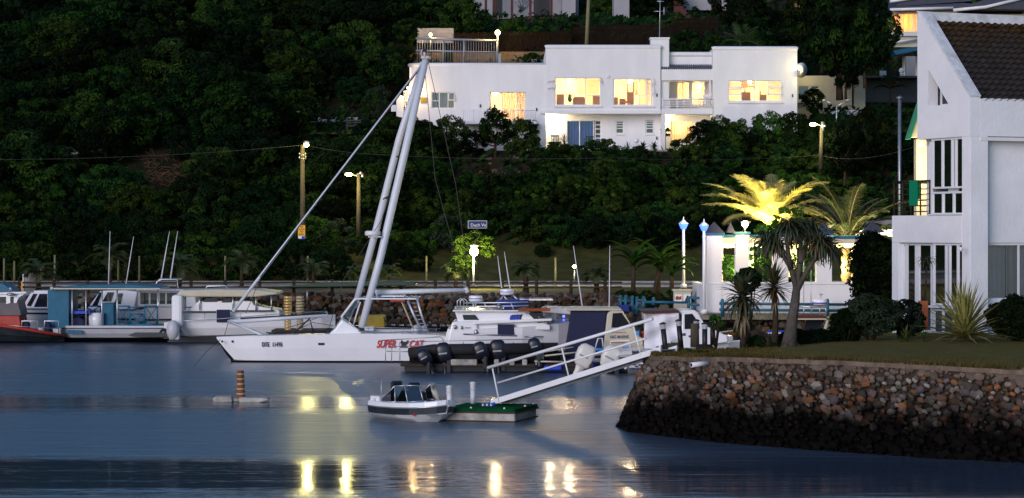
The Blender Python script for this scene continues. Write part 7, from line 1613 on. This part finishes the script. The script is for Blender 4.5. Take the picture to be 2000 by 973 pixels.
for x, y, r_ in [(929, 583, .25), (990, 570, .25)]:
    w = MB(); w.lathe([(r_*.8, -.12), (r_, -.08), (r_, .06), (r_*.9, .1)], P(x, y, D+1), 18); rr_ = part(w, 'radar', 'gelcoat', b7); w = MB(); w.lathe([(r_*1.01, -.005), (r_*1.01, .02)], P(x, y+.5, D+1), 18); part(w, 'radar_band', 'bright_blue', rr_)
w = MB(); w.lathe([(.14, 0), (.2, .15)], P(990, 580, D+1)); part(w, 'radar_foot', 'navy', b7)
w = MB()
for a, b in [((982, 577), (967, 606)), ((984, 577), (992, 590)), ((1002, 577), (1016, 590)), ((929, 590), (929, 600))]: w.cyl(P(*a, D+.6), P(*b, D+.6), .03)
part(w, 'radar_mast', 'alu', b7)
for a, b in [((980, 563), (972, 500)), ((996, 563), (985, 492))]:
    w = MB(); w.tube([P(*a, D+1), P(*b, D+1)], [.03, .01], 6); part(w, 'aerial', 'plastic_white', b7)
w = MB(); w.pprism([(968, 592), (975, 587), (1034, 584), (1034, 592), (1018, 601), (985, 606), (985, 597), (968, 594)], D+.2, 1.9); part(w, 'blue_canvas', 'blue_canvas', b7, bevel=.04); w = MB(); w.pbox(1015, 584.5, 1080, 587, D+.2, 1.8); part(w, 'white_sunshade', 'gelcoat', b7)
w = MB(); w.pbox(1012, 603, 1075, 608, D-.3, .6); part(w, 'rust_awning', 'rust_orange', b7); w = MB(); w.ball(P(975, 600, D-.1), .1); part(w, 'searchlight', 'steel', b7)
w = MB(); 
for i in range(4): w.pprism([(997+i*5.2, 616), (1001+i*5.2, 616), (999+i*5.2, 624), (995+i*5.2, 624)], D-.005, .03)
part(w, 'blue_stripe', 'bright_blue', b7)
w = MB(); w.pbox(972, 634, 1004, 655, D-.1, .3); part(w, 'cockpit_shade', 'navy', b7)
# swim platform / bow rail
w = MB(); w.pprism([(852, 688), (935, 686), (930, 694), (880, 697), (856, 695)], D-.5, 2.6); part(w, 'swim_platform', 'gelcoat', b7, bevel=.03)
w = MB(); w.tube([P(745, 665, D-1), P(860, 658, D-1), P(866, 664, D-1), P(866, 684, D-1)], .02, 6); w.tube([P(755, 686, D-1), P(790, 687, D-1), P(1010, 684, D-1)], .02, 6); w.tube([P(790, 668, D-1), P(1060, 662, D-1)], .014, 5); w.tube([P(760, 677, D-1), P(960, 672, D-1)], .012, 5)
for x in (753, 765, 781, 866, 905, 944, 1003, 1060): w.cyl(P(x, 710 if x < 870 else 695, D-1), P(x, 668, D-1), .014)
w.cyl(P(905, 653, D-1), P(1010, 656, D-1), .03); w.cyl(P(1025, 658, D-1), P(1062, 658, D-1), .03); part(w, 'pontoon_rail', 'steel', b7)
# dark outboards on tenders
def outboard(label, x, y, D, s, m_, grp, tilt=0):
    t = thing('outboard_motor', label, 'outboard motor', P(x, 722, D), grp); k = D/F*s
    c = P(x, y, D); T_ = Matrix.Translation(c) @ Matrix.Rotation(-tilt, 4, 'Y') @ Matrix.Translation(-c)
    w = MB(); rings = []
    for z, hx, hy, ox in [(-17, 9, .11, 2), (-14, 12, .16, 2), (-4, 14, .2, 1), (7, 13.5, .2, 0), (13, 11, .17, 0), (16.5, 6, .1, 0)]:
        rings.append([c+Vector(((ox+hx*math.copysign(abs(math.cos(a_))**.45, math.cos(a_)))*k, hy*math.copysign(abs(math.sin(a_))**.6, math.sin(a_)), z*k)) for a_ in [6.2832*q/14 for q in range(14)]])
    w.loft(rings, 0, True); w.xf(T_); part(w, 'cowling', m_, t); w = MB(); w.fbox(c+Vector((-8*k, -.215*1, -3*k)), (14*k, 0, 0), (0, .02, 0), (0, 0, 2.5*k)); w.xf(T_); part(w, 'side_stripe', 'steel', t)
    w = MB(); w.loft([[c+Vector((ox*k+dx*k, dy, z*k)) for dx, dy in ((-hx, -.06), (hx, -.06), (hx, .06), (-hx, .06))] for z, hx, ox in [(-15, 8, 2), (-24, 5, 1), (-36, 4, 0), (-44, 6, 0), (-50, 5, 0)]], 0, True)
    w.tube([c+Vector((-9*k, 0, -43*k)), c+Vector((8*k, 0, -43*k))], [.03, .06], 8); w.xf(T_); part(w, 'leg', m_, t)
    w = MB(); w.fbox(c+Vector((6*k, -.15, -34*k)), (6*k, 0, 0), (0, .3, 0), (0, 0, 26*k)); part(w, 'bracket', 'black', t)
for i, (x, y) in enumerate([(828, 694), (866, 690), (938, 684), (972, 680), (1044, 678)]):
    outboard(['black outboard motor, leftmost, in front of the catamaran lettering', 'black outboard motor below the swim platform', 'black outboard motor under the blue striped hull', 'navy outboard motor under the cockpit shade', 'navy outboard motor just left of the gangway rail'][i], x, y+[3, -2, 0, 3, -3][i], 80.6+[0, .4, .1, .5, .2][i], [.95, 1.15, 1.0, 1.2, .92][i], 'outboard', 'dark outboard motors along the pontoon', [.5, .1, .35, .05, .25][i])
outboard('white tilted outboard motor, left of the pair behind the gangway', 1142, 694, 80.4, 1.35, 'outboard_white', 'white tilted outboard motors', -.45); outboard('white tilted outboard motor, right of the pair behind the gangway', 1192, 697, 80.3, 1.35, 'outboard_white', 'white tilted outboard motors', -.45)
fj = thing('floating_jetty', 'dark low floating jetty in front of the right-hand boats', 'jetty', P(1000, 722, 81)); w = MB(); w.pbox(782, 711, 1242, 716, 80.9, 1.5); part(w, 'deck', 'wood_dark', fj); w = MB(); w.pbox(790, 716.2, 1238, 726, 81.05, 1.3); part(w, 'float', 'hull_black', fj)
w = MB()
for a, c in [(880, 935), (965, 978), (995, 1008), (1020, 1033), (1046, 1054)]: w.pbox(a, 702, c-3, 714, 80.85, .3)
part(w, 'fender_block', 'float_side', fj, bevel=.04)
for a_, b_, c_, l_ in [(1062, 714, 1098, 'low blue float left of the white outboards'), (1128, 708, 1166, 'blue float block under the left white outboard'), (1202, 706, 1214, 'narrow blue float block right of the white outboards')]:
    w = MB(); w.pbox(a_, b_, c_, 724, 80.8, .35); tag(part(w, 'blue_float', 'bright_blue', origin=P(a_, 724, 80.8), bevel=.05), l_, 'float')
w = MB(); w.hull([(800, 690, 708, 724, .3, .2), (840, 684, 712, 726, .8, .6), (1090, 682, 712, 726, .8, .6)], 81.9, (0, 0, 0)); dk = boat('inflatable_boat', 'black low rigid inflatable boats along the floating jetty', 'boat', 940, 81.9); part(w, 'hull', 'hull_black', dk)
w = MB(); w.tube([P(800, 690, 81.3), P(845, 683, 81.1), P(1090, 680, 81.1)], .2, 10); part(w, 'tube', 'rubber', dk); w = MB(); w.pbox(1050, 684, 1062, 702, 81, .2); w.cyl(P(1064, 695, 80.7), P(1130, 688, 80.7), .03); w.cyl(P(1044, 706, 80.7), P(1105, 707, 80.7), .03); w.cyl(P(1050, 690, 80.7), P(1120, 678, 80.7), .02); w.tube([P(1050, 707, 80.7), P(1054, 690, 80.7), P(1100, 676, 80.7)], .02, 6); part(w, 'rail', 'cream_gel', dk)
# white cabin boat with clear screens
b8 = cruiser('white cabin boat with cloudy clear side screens and a small blue lamp', 85.2, [(1060, 650, 700, 725, .9, .7), (1100, 646, 705, 730, 1.1, .8), (1140, 650, 700, 725, 1, .8)], [(1060, 690), (1060, 641), (1131, 641), (1128, 690)], [], name='cabin_boat', cabdep=2.0)
w = MB(); w.pprism([(1058, 604), (1068, 601), (1118, 603), (1132, 612), (1132, 616), (1058, 610)], 84.0, 2.4); part(w, 'roof', 'gelcoat', b8, bevel=.04); w = MB()
for x in (1063, 1084, 1129): w.cyl(P(x, 641, 84.15), P(x, 608, 84.15), .04)
part(w, 'post', 'white_paint', b8); w = MB(); w.add([P(1063, 641, 84.1), P(1131, 641, 84.1), P(1131, 612, 84.1), P(1063, 609, 84.1)], [(0, 1, 2, 3)]); part(w, 'clear_screen', 'plastic_screen', b8)
w = MB(); w.ball(P(1101, 618, 84.4), .05); w.ball(P(1101, 625, 84.4), .03); part(w, 'blue_lamp', 'glow_small', b8); w = MB(); w.pbox(1060, 669, 1128, 672, 84.15, .04); part(w, 'dark_line', 'navy', b8); w = MB(); w.pbox(1085, 622, 1110, 641, 84.8, .6); part(w, 'helm', 'gelcoat_dull', b8, bevel=.03)
# navy canvas boat with cream cabin
b9 = boat('dive_boat', 'cream cabin boat with a big navy canvas back and blue lettering', 'boat', 1180, 82.6); D = 82.0
w = MB(); w.pprism([(1104, 690), (1118, 606), (1188, 606), (1184, 618), (1178, 700), (1104, 700)], D+.1, 2.2); part(w, 'navy_canvas', 'navy', b9, bevel=.04)
w = MB(); w.pprism([(1176, 702), (1186, 612), (1196, 605), (1215, 606), (1222, 616), (1245, 655), (1256, 662), (1260, 702)], D, 2.4); part(w, 'cabin', 'cream_gel', b9, bevel=.05); w = MB(); w.pprism([(1194, 640), (1197, 612), (1214, 611), (1232, 637), (1232, 640)], D-.02, .05); part(w, 'window', 'glass_dark', b9)
w = MB(); w.pprism([(1106, 604), (1120, 602), (1214, 603), (1214, 607), (1106, 607)], D-.05, 2.5); part(w, 'roof', 'cream_gel', b9, bevel=.02)
w = MB(); w.hull([(1095, 690, 712, 730, .9, .7), (1150, 686, 714, 732, 1.2, .9), (1260, 684, 712, 730, 1.1, .8)], D+1.25, (0, 0, 0)); part(w, 'hull', 'gelcoat_dull', b9)
text('A&G MARINE', 'lettering', 1191, 661, D-.012, .16, 'blue_letter', b9, wscale=.72); text("Boat Charters Co", 'small_lettering', 1192, 650.5, D-.012, .07, 'faded_red', b9, wscale=1.1); text("MARINE SERVICES", 'small_lettering', 1192, 670, D-.012, .06, 'faded_red', b9, wscale=1.1)
w = MB(); w.pbox(1239, 647, 1248, 655, D-.015, .02); part(w, 'blue_label', 'sky_blue', b9); text('MG', 'small_lettering', 1241, 652.6, D-.02, .05, 'blue_letter', b9)
w = MB(); w.pbox(1162, 680, 1202, 685, D-.03, .03); w.pbox(1216, 677, 1234, 683, D-.03, .03); part(w, 'sky_blue_band', 'sky_blue', b9)
w = MB(); w.tube([P(1162, 682, D-.3), P(1168, 661, D-.3), P(1176, 661, D-.3), P(1178, 678, D-.3)], .025, 6); w.tube([P(1189, 684, D-.3), P(1193, 667, D-.3), P(1228, 665, D-.3), P(1232, 682, D-.3)], .025, 6); part(w, 'stern_rail', 'white_paint', b9)
w = MB(); w.ball(P(1256, 650, D+.3), .07); w.tube([P(1256, 652, D+.3), P(1258, 690, D+.3)], .05, 6); w.pbox(1250, 678, 1268, 682, D, .4); part(w, 'red_gear', 'red_paint', b9)
w = MB(); w.tube([P(1138, 604, D+1), P(1120, 480, D+1)], [.03, .01], 6); w.tube([P(1190, 604, D+1), P(1191, 480, D+1)], [.03, .01], 6); part(w, 'aerial', 'plastic_white', b9)
# white tarp boat
b10 = boat('rescue_boat', 'white boat wrapped in a hanging white tarpaulin with a registration on its hull', 'boat', 1290, 80.2); D = 79.6
w = MB(); w.hull([(1204, 692, 694, 696, .9, .8), (1216, 683, 697, 700, 1.0, .8), (1300, 678, 694, 700, 1.1, .8), (1420, 668, 690, 700, .6, .4), (1450, 665, 672, 680, .05, .03)], D+1.1, (0, 0, 0)); w.hull([(1226, 699, 716, 734, .9, .8), (1300, 698, 716, 734, 1, .8), (1420, 690, 712, 730, .3, .2)], D+1.2, (0, 0, 0)); part(w, 'hull', 'gelcoat', b10)
w = MB(); w.hull([(1210, 695.5, 698, 700.5, .85, .78), (1300, 696, 699, 701, .9, .82), (1420, 690, 694, 698, .4, .3)], D+1.1, (0, 0, 0)); part(w, 'painted_shadow_strip', 'hull_black', b10)  # solid black strip, shade between the hull parts put in as colour
w = MB(); nx_, ny_ = 18, 12; vs = []
for j in range(ny_+1):
    for i in range(nx_+1):
        u, v = i/nx_, j/ny_; xl = 1258+(0 if v > .5 else (.5-v)*8); xr_ = 1326; x = xl+(xr_-xl)*u; y = 612+(680-612)*v+1.5*math.sin(u*6)
        dd = .09*math.sin(v*9+u*5)+.06*math.sin(u*11-v*4)+.05*math.sin((u-v)*8); vs.append(P(x, y, D+.05+dd))
w.add(vs, [(j*(nx_+1)+i, j*(nx_+1)+i+1, (j+1)*(nx_+1)+i+1, (j+1)*(nx_+1)+i) for j in range(ny_) for i in range(nx_)], 0, True); w.pprism([(1262, 613), (1324, 611), (1324, 678), (1264, 678)], D+.35, 1.6); part(w, 'tarpaulin', 'tarp', b10)
w = MB(); w.pprism([(1255, 608), (1325, 606), (1325, 611), (1258, 613)], D-.1, 2.2); part(w, 'brown_roof_edge', 'brown_roof', b10); w = MB(); w.pbox(1325, 611, 1335, 662, D+.3, 1.5); part(w, 'dark_gap', 'hull_black', b10)
w = MB(); w.pprism([(1325, 610), (1328, 606), (1358, 606), (1362, 610), (1378, 636), (1420, 656), (1422, 668), (1330, 684), (1332, 614)], D+.1, 1.9); part(w, 'cabin', 'gelcoat', b10, bevel=.05); w = MB(); w.pprism([(1337, 614), (1352, 613), (1366, 632), (1366, 642), (1337, 643)], D+.08, .05); part(w, 'window', 'glass_dark', b10)
w = MB(); w.pbox(1333, 651, 1339, 656, D+.08, .03); w.pbox(1345, 655, 1350, 659, D+.08, .03); part(w, 'label', 'blue_letter', b10)
text('PARSC 4 B', 'registration', 1234, 692.5, D+.09, .2, 'black_letter', b10, wscale=.62, ext=.04)
w = MB()
for x, y in [(1238, 712), (1243, 716), (1249, 713), (1236, 720), (1246, 721)]: w.ball(P(x, y, D+.26), (.055, .04, .03))
part(w, 'dark_decal', 'blue_letter', b10); w = MB(); w.ball(P(1222, 718, D+.1), .07); part(w, 'fender', 'plastic_white', b10)
w = MB(); w.pprism([(1404, 662), (1420, 655), (1432, 656), (1432, 676), (1404, 678)], 82.5, .8); t = boat('small_dinghy', 'white dinghy end showing between the path lights and the aloe', 'boat', 1418, 83); part(w, 'hull', 'gelcoat', t, bevel=.05)
w = MB(); w.tube([P(1385, 655, 82.4), P(1400, 650, 82.4), P(1432, 646, 82.4)], .02, 5); part(w, 'bow_line', 'white_paint', t)
# boat behind the tree aloe
b11 = boat('fishing_boat', 'boat with brown-red roof and blue gunwale seen behind the tree aloe', 'boat', 1570, 83.2); D = 82.6
w = MB(); w.hull([(1495, 650, 680, 700, .5, .3), (1530, 648, 684, 702, 1, .8), (1660, 648, 684, 702, 1, .8)], D+1.0, (0, 0, 0)); part(w, 'hull', 'hull_dark', b11); w = MB(); w.pbox(1500, 646, 1650, 649.5, D-.04, .1); part(w, 'blue_gunwale', 'bright_blue', b11); w = MB(); w.pbox(1500, 649.7, 1612, 651.5, D-.04, .1); part(w, 'white_line', 'gelcoat', b11)
w = MB(); w.pprism([(1556, 615), (1612, 617), (1620, 624), (1556, 622)], D+.1, 1.8); part(w, 'roof', 'brown_roof', b11, bevel=.02); w = MB(); w.pbox(1554, 622.2, 1614, 624.5, D+.05, 1.9); w.pprism([(1618, 645), (1624, 622), (1650, 620), (1650, 645)], D+.15, 1.7); w.pprism([(1608, 645), (1614, 626), (1618, 626), (1613, 645)], D+.1, .1); part(w, 'cabin', 'cream_gel', b11); w = MB(); w.pprism([(1570, 644), (1574, 626), (1606, 626), (1609, 644)], D+.5, .05); w.pbox(1630, 628, 1645, 640, D+.12, .04); part(w, 'window', 'glass_dark', b11)
w = MB(); w.lathe([(.24, -.1), (.27, -.06), (.25, .1)], P(1601, 590, D+1), 16); part(w, 'radar', 'gelcoat', b11); w = MB(); w.lathe([(.275, -.06), (.275, -.01)], P(1601, 590, D+1), 16); part(w, 'radar_band', 'bright_blue', b11)
w = MB()
for x in (1570, 1585, 1601, 1613): w.cyl(P(x, 616, D+1), P(x, 597, D+1), .02)
w.cyl(P(1560, 599, D+1), P(1616, 600, D+1), .03); w.cyl(P(1603, 592, D+.8), P(1603, 576, D+.8), .015); w.ball(P(1603, 575, D+.8), (.08, .08, .03)); w.cyl(P(1584, 610, D+.8), P(1584, 526, D+.8), .015); w.cyl(P(1570, 598, D+1), P(1570, 455, D+1), .012); part(w, 'mast_gear', 'alu', b11)
for a_, b_, l_ in [(P(862, 788, 60.5), P(884, 801, 60.5), 'short dark rope tying the runabout to the green float'), (P(846, 776, 61.0), P(876, 797, 61.4), 'thin rope from the runabout foredeck to the dock light')]:
    w = MB(); w.tube([a_.lerp(b_, i/8)+Vector((0, 0, -.35*(i/8)*(1-i/8))) for i in range(9)], .012, 5); tag(part(w, 'mooring_rope', 'rubber', origin=a_), l_, 'rope')
w = MB(); w.tube([P(431, 663, 87.1)+Vector((0, 0, -.0)), P(400, 690, 86), P(380, 715, 84)], .012, 4); tag(part(w, 'mooring_rope', 'wire', origin=P(431, 663, 87.1)), 'thin mooring line from the catamaran bow into the water', 'rope')
